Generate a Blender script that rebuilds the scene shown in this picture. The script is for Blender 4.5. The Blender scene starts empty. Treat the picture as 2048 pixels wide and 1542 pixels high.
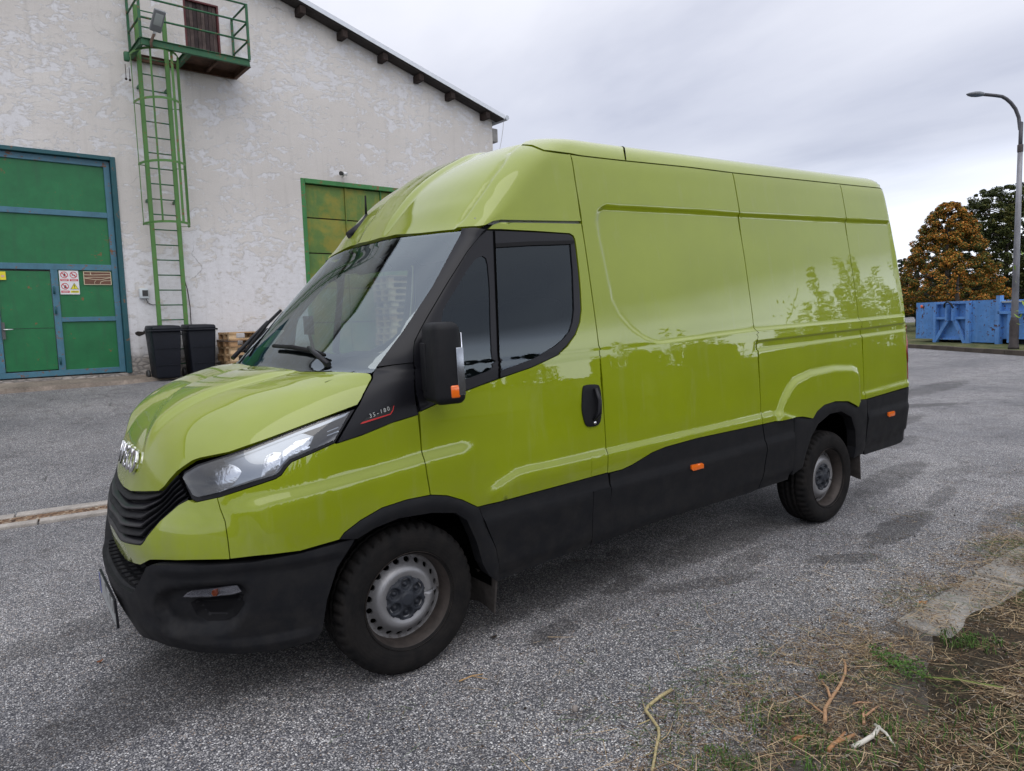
import bpy, bmesh, math, random, time
import numpy as np
from mathutils import Vector, Matrix
from mathutils.bvhtree import BVHTree
from mathutils.geometry import delaunay_2d_cdt
T0 = time.time()
random.seed(7); rng = np.random.default_rng(7)
sc = bpy.context.scene
COL = sc.collection
R = math.radians
# ------------------------------------------------------------------ camera
CC = np.array([-1.4223, -3.7217, 1.5876]); YAW, PITCH, ROLL, FPX = .6352, .0919, -.0321, 1400.0
def cam_axes():
    f = np.array([math.sin(YAW)*math.cos(PITCH), math.cos(YAW)*math.cos(PITCH), -math.sin(PITCH)])
    r = np.array([math.cos(YAW), -math.sin(YAW), 0.]); u = np.cross(r, f)
    c, s = math.cos(ROLL), math.sin(ROLL)
    return c*r+s*u, -s*r+c*u, f
CR, CU, CF = cam_axes()
cam = bpy.data.cameras.new('camera'); camo = bpy.data.objects.new('camera', cam); COL.objects.link(camo)
cam.sensor_width = 36; cam.lens = 36*FPX/2048; cam.clip_start = .05; cam.clip_end = 2000
camo.matrix_world = Matrix(((CR[0], CU[0], -CF[0], CC[0]), (CR[1], CU[1], -CF[1], CC[1]), (CR[2], CU[2], -CF[2], CC[2]), (0, 0, 0, 1)))
sc.camera = camo
# ------------------------------------------------------------------ sky, sun, exposure
SUN_EL, SUN_ROT = R(50), R(210)
w = bpy.data.worlds.new('World'); sc.world = w; w.use_nodes = True
N, Lk = w.node_tree.nodes, w.node_tree.links
N.clear()
def wn(t, **k):
    n = N.new(t)
    for a, b in k.items(): setattr(n, a, b)
    return n
out = wn('ShaderNodeOutputWorld'); tc = wn('ShaderNodeTexCoord')
sky = wn('ShaderNodeTexSky', sky_type='NISHITA'); sky.sun_disc = False; sky.sun_elevation = SUN_EL; sky.sun_rotation = SUN_ROT
bg1 = wn('ShaderNodeBackground'); bg1.inputs[1].default_value = .07
Lk.new(sky.outputs[0], bg1.inputs[0])
# cloud deck: direction -> plane far above, stretched noise
sep = wn('ShaderNodeSeparateXYZ'); Lk.new(tc.outputs['Generated'], sep.inputs[0])
def wm(op, a, b=None, c=None, clamp=False):
    n = wn('ShaderNodeMath', operation=op, use_clamp=clamp)
    for i, v in enumerate((a, b, c)):
        if v is None: continue
        if isinstance(v, (int, float)): n.inputs[i].default_value = v
        else: Lk.new(v, n.inputs[i])
    return n.outputs[0]
zz = wm('ADD', wm('MAXIMUM', sep.outputs[2], 0.0), .10)
cb = wn('ShaderNodeCombineXYZ'); Lk.new(wm('DIVIDE', sep.outputs[0], zz), cb.inputs[0]); Lk.new(wm('DIVIDE', sep.outputs[1], zz), cb.inputs[1])
# rotate so that streaks run like the cloud band in view
mp = wn('ShaderNodeMapping'); mp.inputs['Rotation'].default_value = (0, 0, R(-14)); mp.inputs['Scale'].default_value = (.50, .27, 1); mp.inputs['Location'].default_value = (3.1, 1.2, 0)
Lk.new(cb.outputs[0], mp.inputs[0])
n1 = wn('ShaderNodeTexNoise'); n1.inputs['Scale'].default_value = 1.0; n1.inputs['Detail'].default_value = 6; n1.inputs['Roughness'].default_value = .5; n1.inputs['Distortion'].default_value = .35
Lk.new(mp.outputs[0], n1.inputs[0])
n2 = wn('ShaderNodeTexNoise'); n2.inputs['Scale'].default_value = 3.2; n2.inputs['Detail'].default_value = 5; n2.inputs['Roughness'].default_value = .55
Lk.new(mp.outputs[0], n2.inputs[0])
fac = wm('ADD', wm('MULTIPLY', n1.outputs[0], .78), wm('MULTIPLY', n2.outputs[0], .22))
cr = wn('ShaderNodeValToRGB'); Lk.new(fac, cr.inputs[0])
e = cr.color_ramp.elements
e[0].position = .35; e[0].color = (.64, .68, .82, 1)
e[1].position = .60; e[1].color = (.99, 1.01, 1.08, 1)
m = e.new(.43); m.color = (.80, .835, .96, 1)
m = e.new(.52); m.color = (.92, .95, 1.06, 1)
# the deck thins to a bright gap near the horizon, under a heavier grey band
el = wm('ADD', sep.outputs[2], wm('MULTIPLY', wm('SUBTRACT', n1.outputs[0], .5), .16))
bd = wn('ShaderNodeValToRGB'); Lk.new(el, bd.inputs[0]); be = bd.color_ramp.elements
be[0].position = .0; be[0].color = (1.02, 1.03, 1.04, 1); be[1].position = 1.0; be[1].color = (1.65, 1.63, 1.60, 1)
for p_, c_ in ((.125, (1.08, 1.09, 1.08)), (.175, (.87, .88, .90)), (.225, (.83, .84, .87)), (.30, (.93, .93, .94)), (.38, (1.02, 1.01, 1.00)), (.55, (1.14, 1.13, 1.11)), (.78, (1.45, 1.43, 1.40))): be.new(p_).color = (*c_, 1)
# the gap is brightest in the quarter behind the camera, as the panels of the van mirror it
azd = wm('MAXIMUM', wm('ADD', wm('MULTIPLY', sep.outputs[0], .62), wm('MULTIPLY', sep.outputs[1], -.78)), 0.0)
gap = wn('ShaderNodeValToRGB'); Lk.new(sep.outputs[2], gap.inputs[0]); ge = gap.color_ramp.elements; ge[0].position = .16; ge[0].color = (1, 1, 1, 1); ge[1].position = .205; ge[1].color = (0, 0, 0, 1)
glow = wm('ADD', wm('MULTIPLY', wm('MULTIPLY', gap.outputs[0], wm('POWER', azd, 2.0)), 1.7), 1.0)
mlt = wn('ShaderNodeMix', data_type='RGBA', blend_type='MULTIPLY'); mlt.inputs[0].default_value = 1.0; Lk.new(cr.outputs[0], mlt.inputs[6]); Lk.new(bd.outputs[0], mlt.inputs[7])
bg2 = wn('ShaderNodeBackground'); bg2.inputs[1].default_value = 1.0; Lk.new(mlt.outputs[2], bg2.inputs[0]); Lk.new(glow, bg2.inputs[1])
mx = wn('ShaderNodeMixShader'); mx.inputs[0].default_value = .94
Lk.new(bg1.outputs[0], mx.inputs[1]); Lk.new(bg2.outputs[0], mx.inputs[2]); Lk.new(mx.outputs[0], out.inputs[0])
sl = bpy.data.lights.new('sun', 'SUN'); sl.energy = 1.15; sl.angle = R(60); sl.color = (1, .97, .93)
so = bpy.data.objects.new('sun', sl); COL.objects.link(so)
so.rotation_euler = (math.pi/2-SUN_EL, 0, math.pi-SUN_ROT)  # light comes from behind and left of the camera
vs = sc.view_settings; vs.view_transform = 'Standard'; vs.look = 'None'; vs.exposure = .0; vs.gamma = 1; vs.use_curve_mapping = False
# ------------------------------------------------------------------ helpers
def ray(x, y): return CF+CR*((x-1024)/FPX)-CU*((y-771)/FPX)
def onZ(x, y, Z): d = ray(x, y); return CC+d*((Z-CC[2])/d[2])
def onD(x, y, t): return CC+ray(x, y)*t
def tagged(o, label=None, cat=None, group=None, kind=None):
    for k, v in (('label', label), ('category', cat), ('group', group), ('kind', kind)):
        if v: o[k] = v
    return o
def empty(name, loc=(0, 0, 0), rz=0, **k):
    o = bpy.data.objects.new(name, None); COL.objects.link(o); o.location = loc; o.rotation_euler = (0, 0, rz); o.empty_display_size = .2
    return tagged(o, **k)
def link(name, me, parent=None, mats=None):
    o = bpy.data.objects.new(name, me); COL.objects.link(o)
    if mats is not None:
        me.materials.clear()
        for m in (mats if isinstance(mats, (list, tuple)) else [mats]): me.materials.append(m)
    if parent: o.parent = parent
    return o
class MB:
    def __init__(s): s.v = []; s.f = []; s.mi = []; s.sm = []
    def add(s, vs, fs, mi=0, sm=False):
        b = len(s.v); s.v += [tuple(map(float, q)) for q in vs]
        for f in fs: s.f.append(tuple(b+i for i in f)); s.mi.append(mi); s.sm.append(sm)
        return s
    def box(s, c, d, rz=0, mi=0, M=None):
        vs = []
        for k in (-1, 1):
            for j in (-1, 1):
                for i in (-1, 1):
                    p = Vector((i*d[0]/2, j*d[1]/2, k*d[2]/2))
                    if rz: p.rotate(Matrix.Rotation(rz, 3, 'Z'))
                    if M is not None: p = M @ p
                    vs.append((p.x+c[0], p.y+c[1], p.z+c[2]))
        return s.add(vs, [(0, 2, 3, 1), (4, 5, 7, 6), (0, 1, 5, 4), (2, 6, 7, 3), (0, 4, 6, 2), (1, 3, 7, 5)], mi)
    def bar(s, a, b, wd, ht=None, mi=0, up=(0, 0, 1)):
        a, b = Vector(a), Vector(b); ht = ht or wd; d = (b-a); L = d.length; d.normalize(); up = Vector(up)
        if abs(d.dot(up)) > .97: up = Vector((1, 0, 0))
        x = d.cross(up).normalized(); y = x.cross(d)
        vs = [p+x*(i*wd/2)+y*(j*ht/2) for p in (a, b) for i, j in ((-1, -1), (1, -1), (1, 1), (-1, 1))]
        return s.add(vs, [(3, 2, 1, 0), (4, 5, 6, 7), (0, 1, 5, 4), (1, 2, 6, 5), (2, 3, 7, 6), (3, 0, 4, 7)], mi)
    def tube(s, pts, r, n=8, mi=0, sm=True, caps=True, closed=False):
        pts = [Vector(p) for p in pts]; k = len(pts); rr = r if isinstance(r, (list, tuple)) else [r]*k
        vs = []; t0 = None; nx = None
        for i, p in enumerate(pts):
            a = pts[(i-1) % k] if (i or closed) else p; b = pts[(i+1) % k] if (i < k-1 or closed) else p
            t = (b-a).normalized()
            if nx is None:
                nx = t.cross(Vector((0, 0, 1)) if abs(t.z) < .9 else Vector((1, 0, 0))).normalized()
            else: nx = (nx-t*nx.dot(t)).normalized()
            ny = t.cross(nx)
            for j in range(n):
                an = 2*math.pi*j/n; vs.append(p+nx*(rr[i]*math.cos(an))+ny*(rr[i]*math.sin(an)))
        fs = []
        for i in range(k if closed else k-1):
            for j in range(n):
                a = i*n+j; b = i*n+(j+1) % n; c = ((i+1) % k)*n+(j+1) % n; d = ((i+1) % k)*n+j
                fs.append((a, b, c, d))
        s.add(vs, fs, mi, sm)
        if caps and not closed:
            b0 = len(s.v)-len(vs)
            s.f.append(tuple(b0+j for j in reversed(range(n)))); s.mi.append(mi); s.sm.append(False)
            s.f.append(tuple(b0+(k-1)*n+j for j in range(n))); s.mi.append(mi); s.sm.append(False)
        return s
    def lathe(s, prof, n=48, axis='Y', c=(0, 0, 0), mi=0, sm=True, fn=None):
        # prof: (radius, along-axis)
        vs = []
        for i in range(n):
            a = 2*math.pi*i/n
            for j, (r, h) in enumerate(prof):
                if fn: r, h = fn(i, j, r, h)
                if axis == 'Y': p = (c[0]+r*math.cos(a), c[1]+h, c[2]+r*math.sin(a))
                elif axis == 'Z': p = (c[0]+r*math.cos(a), c[1]+r*math.sin(a), c[2]+h)
                else: p = (c[0]+h, c[1]+r*math.cos(a), c[2]+r*math.sin(a))
                vs.append(p)
        k = len(prof); fs = []
        for i in range(n):
            for j in range(k-1):
                a = i*k+j; b = ((i+1) % n)*k+j
                fs.append((a, b, b+1, a+1))
        return s.add(vs, fs, mi, sm)
    def mesh(s, name):
        me = bpy.data.meshes.new(name); me.from_pydata(s.v, [], s.f); me.update()
        me.polygons.foreach_set('material_index', s.mi); me.polygons.foreach_set('use_smooth', s.sm)
        return me
    def obj(s, name, mats, parent=None, bevel=0, seg=2, **k):
        o = link(name, s.mesh(name), parent, mats)
        if bevel:
            b = o.modifiers.new('bevel', 'BEVEL'); b.width = bevel; b.segments = seg; b.limit_method = 'ANGLE'; b.angle_limit = R(40)
            if seg > 1: b.harden_normals = False
        return tagged(o, **k)
def rsolid(name, dims, bev, seg=3, taper=None):
    # bevelled box mesh through bmesh; taper(v)->v
    bm = bmesh.new(); bmesh.ops.create_cube(bm, size=1)
    for v in bm.verts: v.co = Vector((v.co.x*dims[0], v.co.y*dims[1], v.co.z*dims[2]))
    if taper:
        for v in bm.verts: v.co = taper(v.co)
    bmesh.ops.bevel(bm, geom=bm.edges[:], offset=bev, segments=seg, profile=.5, affect='EDGES')
    for f in bm.faces: f.smooth = True
    me = bpy.data.meshes.new(name); bm.to_mesh(me); bm.free()
    return me
# ------------------------------------------------------------------ materials
class NT:
    def __init__(s, name, rough=.6, metal=0, spec=.5, base=(.5, .5, .5), **kw):
        s.m = bpy.data.materials.new(name); s.m.use_nodes = True; s.t = s.m.node_tree; s.n = s.t.nodes; s.l = s.t.links
        s.p = s.n['Principled BSDF']; i = s.p.inputs
        i['Roughness'].default_value = rough; i['Metallic'].default_value = metal; i['Specular IOR Level'].default_value = spec
        i['Base Color'].default_value = (*base, 1)
        for k, v in kw.items():
            i[k.replace('_', ' ')].default_value = v
    def set(s, k, v):
        if hasattr(v, 'links') or hasattr(v, 'is_linked'): s.l.new(v, s.p.inputs[k])
        else: s.p.inputs[k].default_value = v
    def node(s, t, **k):
        n = s.n.new(t)
        for a, b in k.items(): setattr(n, a, b)
        return n
    def inp(s, n, i, v):
        if v is None: return
        if hasattr(v, 'is_linked'): s.l.new(v, n.inputs[i])
        else: n.inputs[i].default_value = v
    def co(s, kind='Object', scale=None, loc=None, rot=None):
        t = s.node('ShaderNodeTexCoord').outputs[kind]
        if scale or loc or rot:
            mp = s.node('ShaderNodeMapping'); s.l.new(t, mp.inputs[0])
            if scale: mp.inputs['Scale'].default_value = scale if isinstance(scale, tuple) else (scale,)*3
            if loc: mp.inputs['Location'].default_value = loc
            if rot: mp.inputs['Rotation'].default_value = rot
            t = mp.outputs[0]
        return t
    def noise(s, vec, scale, detail=4, rough=.55, dist=0):
        n = s.node('ShaderNodeTexNoise'); s.l.new(vec, n.inputs[0]); n.inputs['Scale'].default_value = scale
        n.inputs['Detail'].default_value = detail; n.inputs['Roughness'].default_value = rough; n.inputs['Distortion'].default_value = dist
        return n.outputs[0]
    def vor(s, vec, scale, feature='F1', out=0, rand=1):
        n = s.node('ShaderNodeTexVoronoi', feature=feature); s.l.new(vec, n.inputs[0]); n.inputs['Scale'].default_value = scale
        n.inputs['Randomness'].default_value = rand
        return n.outputs[out]
    def math(s, op, a, b=None, c=None, clamp=False):
        n = s.node('ShaderNodeMath', operation=op, use_clamp=clamp)
        for i, v in enumerate((a, b, c)): s.inp(n, i, v)
        return n.outputs[0]
    def ramp(s, f, stops, interp='LINEAR'):
        n = s.node('ShaderNodeValToRGB'); s.l.new(f, n.inputs[0]); r = n.color_ramp; r.interpolation = interp
        while len(r.elements) > 1: r.elements.remove(r.elements[-1])
        r.elements[0].position = stops[0][0]
        def c4(c): return (c, c, c, 1) if isinstance(c, (int, float)) else (*c, 1)
        r.elements[0].color = c4(stops[0][1])
        for p, c in stops[1:]: r.elements.new(p).color = c4(c)
        return n.outputs[0]
    def mix(s, f, a, b, blend='MIX'):
        n = s.node('ShaderNodeMix', data_type='RGBA', blend_type=blend)
        s.inp(n, 0, f)
        for i, v in ((6, a), (7, b)):
            if isinstance(v, tuple): v = (*v[:3], 1)
            s.inp(n, i, v)
        return n.outputs[2]
    def bump(s, h, strength=.3, dist=.01):
        n = s.node('ShaderNodeBump'); n.inputs['Strength'].default_value = strength; n.inputs['Distance'].default_value = dist
        s.l.new(h, n.inputs['Height']); s.l.new(n.outputs[0], s.p.inputs['Normal']); return n
def simple(name, base, rough=.6, metal=0, var=.0, vs=6, spec=.5, bump=0, bs=60, **kw):
    t = NT(name, rough, metal, spec, base, **kw)
    if var or bump:
        c = t.co()
    if var:
        f = t.ramp(t.noise(c, vs, 5, .65), [(.3, 1-var), (.7, 1+var)])
        t.set('Base Color', t.mix(1.0, (*base, 1), f, 'MULTIPLY'))
        rr = t.ramp(t.noise(c, vs*2.3, 4), [(.3, max(0, rough-.08)), (.7, min(1, rough+.1))]); t.set('Roughness', rr)
    if bump: t.bump(t.noise(c, bs, 3), bump, .004)
    return t.m
# ================================================================== GROUND
def gz(x, y):
    """height of the yard: level round the van, rising to the shed"""
    x = np.asarray(x, float); y = np.asarray(y, float)
    t = np.clip((y-3.85)/7.4, 0, 1.25); k = 1-np.clip((x-11)/9, 0, 1)**2*(3-2*np.clip((x-11)/9, 0, 1))
    return .70*np.where(t < .08, t*t/.16, t-.04)*k
def axis_lines(lo, hi, fine_lo, fine_hi, fine, coarse):
    a = list(np.arange(fine_lo, fine_hi+1e-6, fine)); s = fine; x = fine_hi
    while x < hi: s = min(coarse, s*1.35); x += s; a.append(x)
    s = fine; x = fine_lo
    while x > lo: s = min(coarse, s*1.35); x -= s; a.insert(0, x)
    return np.array(a)
gx = axis_lines(-500, 600, -8, 24, .5, 80); gy = axis_lines(-500, 700, -6, 13, .25, 80)
X, Y = np.meshgrid(gx, gy); Z = gz(X, Y)
mb = MB(); k = len(gx); mb.add(np.stack([X.ravel(), Y.ravel(), Z.ravel()], 1), [(j*k+i, j*k+i+1, (j+1)*k+i+1, (j+1)*k+i) for j in range(len(gy)-1) for i in range(k-1)], 0, True)
def asphalt():
    t = NT('worn_asphalt', .85, 0, .35); c = t.co()
    big = t.noise(c, .55, 5, .6); mid = t.noise(c, 3.5, 5, .65)
    v = t.node('ShaderNodeTexVoronoi'); t.l.new(c, v.inputs[0]); v.inputs['Scale'].default_value = 112
    stone = t.ramp(v.outputs['Distance'], [(.0, 1.), (.36, 1.), (.52, 0.)])
    sepc = t.node('ShaderNodeSeparateColor'); t.l.new(v.outputs['Color'], sepc.inputs[0])
    sc_ = t.ramp(sepc.outputs[0], [(0, (.055, .057, .065)), (.22, (.13, .13, .145)), (.40, (.27, .26, .255)), (.60, (.40, .39, .385)), (.78, (.28, .23, .19)), (.88, (.60, .59, .57))], 'CONSTANT')
    v2 = t.node('ShaderNodeTexVoronoi'); t.l.new(c, v2.inputs[0]); v2.inputs['Scale'].default_value = 230
    s2 = t.node('ShaderNodeSeparateColor'); t.l.new(v2.outputs['Color'], s2.inputs[0])
    base = t.ramp(s2.outputs[0], [(0, (.030, .031, .036)), (.55, (.060, .061, .068)), (.8, (.19, .185, .18)), (1, (.38, .37, .36))])
    cov = t.math('MULTIPLY', stone, t.ramp(t.math('ADD', t.math('MULTIPLY', sepc.outputs[1], .7), t.math('MULTIPLY', mid, .5)), [(.33, 0.), (.39, 1.)]))
    col = t.mix(cov, base, sc_)
    col = t.mix(1., col, t.ramp(big, [(.34, (.82, .83, .87)), (.66, (1.42, 1.41, 1.41))]), 'MULTIPLY')
    col = t.mix(t.ramp(mid, [(.52, 0.), (.70, .60)]), col, t.mix(.35, (.045, .040, .036), col))
    # old oil marks and damp patches; broad ones by the van paint in its shadow
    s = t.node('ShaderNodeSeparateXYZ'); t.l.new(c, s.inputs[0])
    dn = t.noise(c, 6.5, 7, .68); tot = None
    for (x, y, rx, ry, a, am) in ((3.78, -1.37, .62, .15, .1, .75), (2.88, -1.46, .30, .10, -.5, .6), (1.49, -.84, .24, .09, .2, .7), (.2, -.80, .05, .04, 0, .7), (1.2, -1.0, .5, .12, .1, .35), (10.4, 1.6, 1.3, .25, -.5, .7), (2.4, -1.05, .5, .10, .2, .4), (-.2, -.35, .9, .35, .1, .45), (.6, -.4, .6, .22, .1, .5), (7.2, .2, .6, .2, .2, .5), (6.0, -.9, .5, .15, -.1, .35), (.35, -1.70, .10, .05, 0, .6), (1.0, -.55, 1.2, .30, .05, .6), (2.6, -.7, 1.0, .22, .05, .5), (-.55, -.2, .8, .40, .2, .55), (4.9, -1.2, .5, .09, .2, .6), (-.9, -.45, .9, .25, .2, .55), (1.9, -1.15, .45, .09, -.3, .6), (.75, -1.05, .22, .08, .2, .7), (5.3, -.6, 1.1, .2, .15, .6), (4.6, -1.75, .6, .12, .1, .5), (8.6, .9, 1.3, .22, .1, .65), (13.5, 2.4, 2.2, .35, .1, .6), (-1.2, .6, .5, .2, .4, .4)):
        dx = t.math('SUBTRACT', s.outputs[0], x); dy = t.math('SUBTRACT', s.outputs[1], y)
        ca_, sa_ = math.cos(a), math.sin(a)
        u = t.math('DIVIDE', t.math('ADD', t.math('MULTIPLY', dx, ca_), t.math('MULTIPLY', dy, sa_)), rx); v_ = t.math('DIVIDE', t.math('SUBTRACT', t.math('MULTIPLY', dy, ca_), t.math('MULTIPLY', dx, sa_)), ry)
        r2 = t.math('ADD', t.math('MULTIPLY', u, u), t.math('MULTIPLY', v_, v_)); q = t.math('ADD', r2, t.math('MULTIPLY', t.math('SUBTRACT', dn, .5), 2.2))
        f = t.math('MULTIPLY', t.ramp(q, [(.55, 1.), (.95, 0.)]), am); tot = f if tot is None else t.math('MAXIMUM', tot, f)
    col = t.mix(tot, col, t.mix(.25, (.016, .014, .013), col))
    # cracks
    nz_ = t.node('ShaderNodeTexNoise'); t.l.new(c, nz_.inputs[0]); nz_.inputs['Scale'].default_value = 2.6; nz_.inputs['Detail'].default_value = 6; cw_ = t.mix(.30, c, nz_.outputs[1])
    vc = t.node('ShaderNodeTexVoronoi', feature='DISTANCE_TO_EDGE'); t.l.new(cw_, vc.inputs[0]); vc.inputs['Scale'].default_value = .42
    crk = t.math('MULTIPLY', t.ramp(vc.outputs[0], [(0., 1.), (.0045, 0.)]), t.ramp(t.noise(c, 1.1, 3), [(.54, 0.), (.60, .75)]))
    col = t.mix(crk, col, (.018, .017, .016))
    # trodden soil washed over the edge of the tarmac
    sx_ = t.node('ShaderNodeSeparateXYZ'); t.l.new(c, sx_.inputs[0])
    e_ = t.math('SUBTRACT', -2.0, sx_.outputs[1]); e_ = t.math('ADD', e_, t.math('MULTIPLY', t.math('SUBTRACT', t.noise(c, 4.5, 6, .7), .5), .95)); e_ = t.math('SUBTRACT', e_, t.math('MAXIMUM', t.math('MULTIPLY', t.math('SUBTRACT', .9, sx_.outputs[0]), .42), 0.0))
    sf = t.ramp(e_, [(.0, 0.), (.14, .62), (.45, 1.)]); ss = t.math('ADD', t.math('MULTIPLY', t.noise(c, 16, 6, .7), .5), t.math('MULTIPLY', t.noise(c, 95, 3, .7), .5))
    soilc = t.ramp(ss, [(.36, (.014, .011, .008)), (.49, (.040, .031, .021)), (.60, (.075, .057, .039)), (.72, (.16, .13, .09))])
    col = t.mix(t.math('MULTIPLY', sf, .92), col, soilc)
    t.set('Base Color', col)
    t.set('Roughness', t.ramp(mid, [(.3, .62), (.7, .88)]))
    h = t.math('ADD', t.math('MULTIPLY', stone, .5), t.math('MULTIPLY', mid, .35)); h = t.math('SUBTRACT', h, crk)
    t.bump(h, .55, .006)
    return t.m
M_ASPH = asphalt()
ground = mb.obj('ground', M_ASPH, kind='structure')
# fix the warp noise coordinates of the asphalt (object space)
# ------------------------------------------------------------------ verge where the photographer stands
KX0, KX1, KY = 1.95, 60, -2.23
def soil():
    t = NT('trodden_soil', .95, 0, .2); c = t.co(); n = t.noise(c, 9, 8, .7); f = t.noise(c, 70, 4, .7)
    ss = t.math('ADD', t.math('MULTIPLY', t.noise(c, 16, 6, .7), .5), t.math('MULTIPLY', t.noise(c, 95, 3, .7), .5))
    col = t.ramp(ss, [(.36, (.014, .011, .008)), (.49, (.040, .031, .021)), (.60, (.075, .057, .039)), (.72, (.16, .13, .09))])
    g = t.ramp(t.noise(c, 2.2, 5, .6), [(.52, 0.), (.68, .3)]); col = t.mix(g, col, (.036, .056, .016)); t.set('Base Color', col); t.bump(t.math('ADD', n, t.math('MULTIPLY', f, .5)), .9, .03); return t.m
M_SOIL = soil()
vx = axis_lines(-480, 560, -3, 9, .08, 60); vy = axis_lines(-480, -2.0, -4.6, -2.0, .08, 60)
X, Y = np.meshgrid(vx, vy)
edge = -2.30-.0*X+np.where(X < 2.1, -.75*sum(np.abs(X-2.1) for _ in (0,))**.8*.42, 0)+.05*np.sin(X*3.1)+.03*np.sin(X*7.7+1)
Z = np.clip((edge-Y)/.16, -1, 1)*.028+.006+.012*np.sin(X*2.3+Y*3.1)*np.clip((edge-Y)/.3, 0, 1)+.010*np.sin(X*6.3-Y*5.1)*np.clip((edge-Y)/.3, 0, 1)
mb = MB(); k = len(vx); mb.add(np.stack([X.ravel(), Y.ravel(), Z.ravel()], 1), [(j*k+i, j*k+i+1, (j+1)*k+i+1, (j+1)*k+i) for j in range(len(vy)-1) for i in range(k-1)], 0, True)
verge = mb.obj('verge', M_SOIL, kind='structure')
def concrete(name, base=(.30, .285, .26), var=.35, sc_=6):
    t = NT(name, .9, 0, .3); c = t.co(); n = t.noise(c, sc_, 8, .72); f = t.noise(c, sc_*14, 4, .7)
    col = t.mix(1., (*base, 1), t.ramp(n, [(.3, 1-var), (.7, 1+var*.6)]), 'MULTIPLY'); col = t.mix(1., col, t.ramp(f, [(.35, .75), (.65, 1.15)]), 'MULTIPLY')
    t.set('Base Color', col); t.bump(t.math('ADD', n, t.math('MULTIPLY', f, .6)), .5, .01); return t.m
M_CONC = concrete('weathered_concrete'); M_CONCL = concrete('pale_concrete', (.36, .33, .30))
def kslab():
    t = NT('soiled_kerb_concrete', .92, 0, .25); c = t.co('Object'); g = t.node('ShaderNodeNewGeometry').outputs['Position']; n = t.noise(g, 6, 8, .72); f = t.noise(g, 80, 4, .7); m_ = t.noise(g, 2.4, 5, .65)
    col = t.mix(1., (.30, .285, .265), t.ramp(n, [(.3, .7), (.7, 1.2)]), 'MULTIPLY'); col = t.mix(1., col, t.ramp(f, [(.35, .75), (.65, 1.2)]), 'MULTIPLY')
    col = t.mix(t.ramp(t.math('ADD', m_, t.math('MULTIPLY', n, .35)), [(.80, 0.), (.87, .9)]), col, t.ramp(f, [(.35, (.035, .027, .018)), (.65, (.13, .10, .065))])); t.set('Base Color', col); t.bump(t.math('ADD', n, f), .5, .01); return t.m
M_KSLAB = kslab()
# flush kerb slabs half buried under straw
kr = empty('flush_kerb', (2.12, KY, 0), label='half buried pale concrete kerb slabs between asphalt and straw covered verge', cat='kerb')
for i in range(14):
    me = rsolid('kerb_slab', (.97, .26, .08), .012, 2); o = link('kerb_slab', me, kr, M_KSLAB); o.location = (.5+i, .02*math.sin(i*2.2), -.020+.004*math.sin(i*1.7)); o.rotation_euler = (0, 0, R(1.2*math.sin(i*3.3)))
# drain channel in front of the van
dr = empty('drain_channel', (-1.49, 3.60, .0), R(-6.0), label='narrow concrete drain channel crossing the asphalt in front of the van', cat='drain')
mbd = MB(); mbd.box((1.5, 0, .012), (16, .22, .012)); 
def debrisbed():
    t = NT('leaf_litter_bed', .95, 0, .2); c = t.co(); v = t.vor(c, 45, out=1); s = t.node('ShaderNodeSeparateColor'); t.l.new(v, s.inputs[0])
    t.set('Base Color', t.ramp(s.outputs[0], [(0, (.05, .03, .02)), (.4, (.14, .08, .05)), (.7, (.24, .16, .10)), (1, (.34, .30, .24))])); t.bump(s.outputs[1], .8, .02); return t.m
mbd.obj('channel_bed', debrisbed(), dr)
for i in range(15):
    for yy, wd in ((.175, .15), (-.165, .12)):
        me = rsolid('kerb_stone', (.985, wd, .06), .008, 2); o = link('kerb_stone', me, dr, M_CONCL); o.location = (-5.6+i+(.19 if yy > 0 else -.62), yy, .000+.004*math.sin(i*2+yy*9)); o.rotation_euler = (0, 0, R(.5*math.sin(i*5+yy)))
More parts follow.
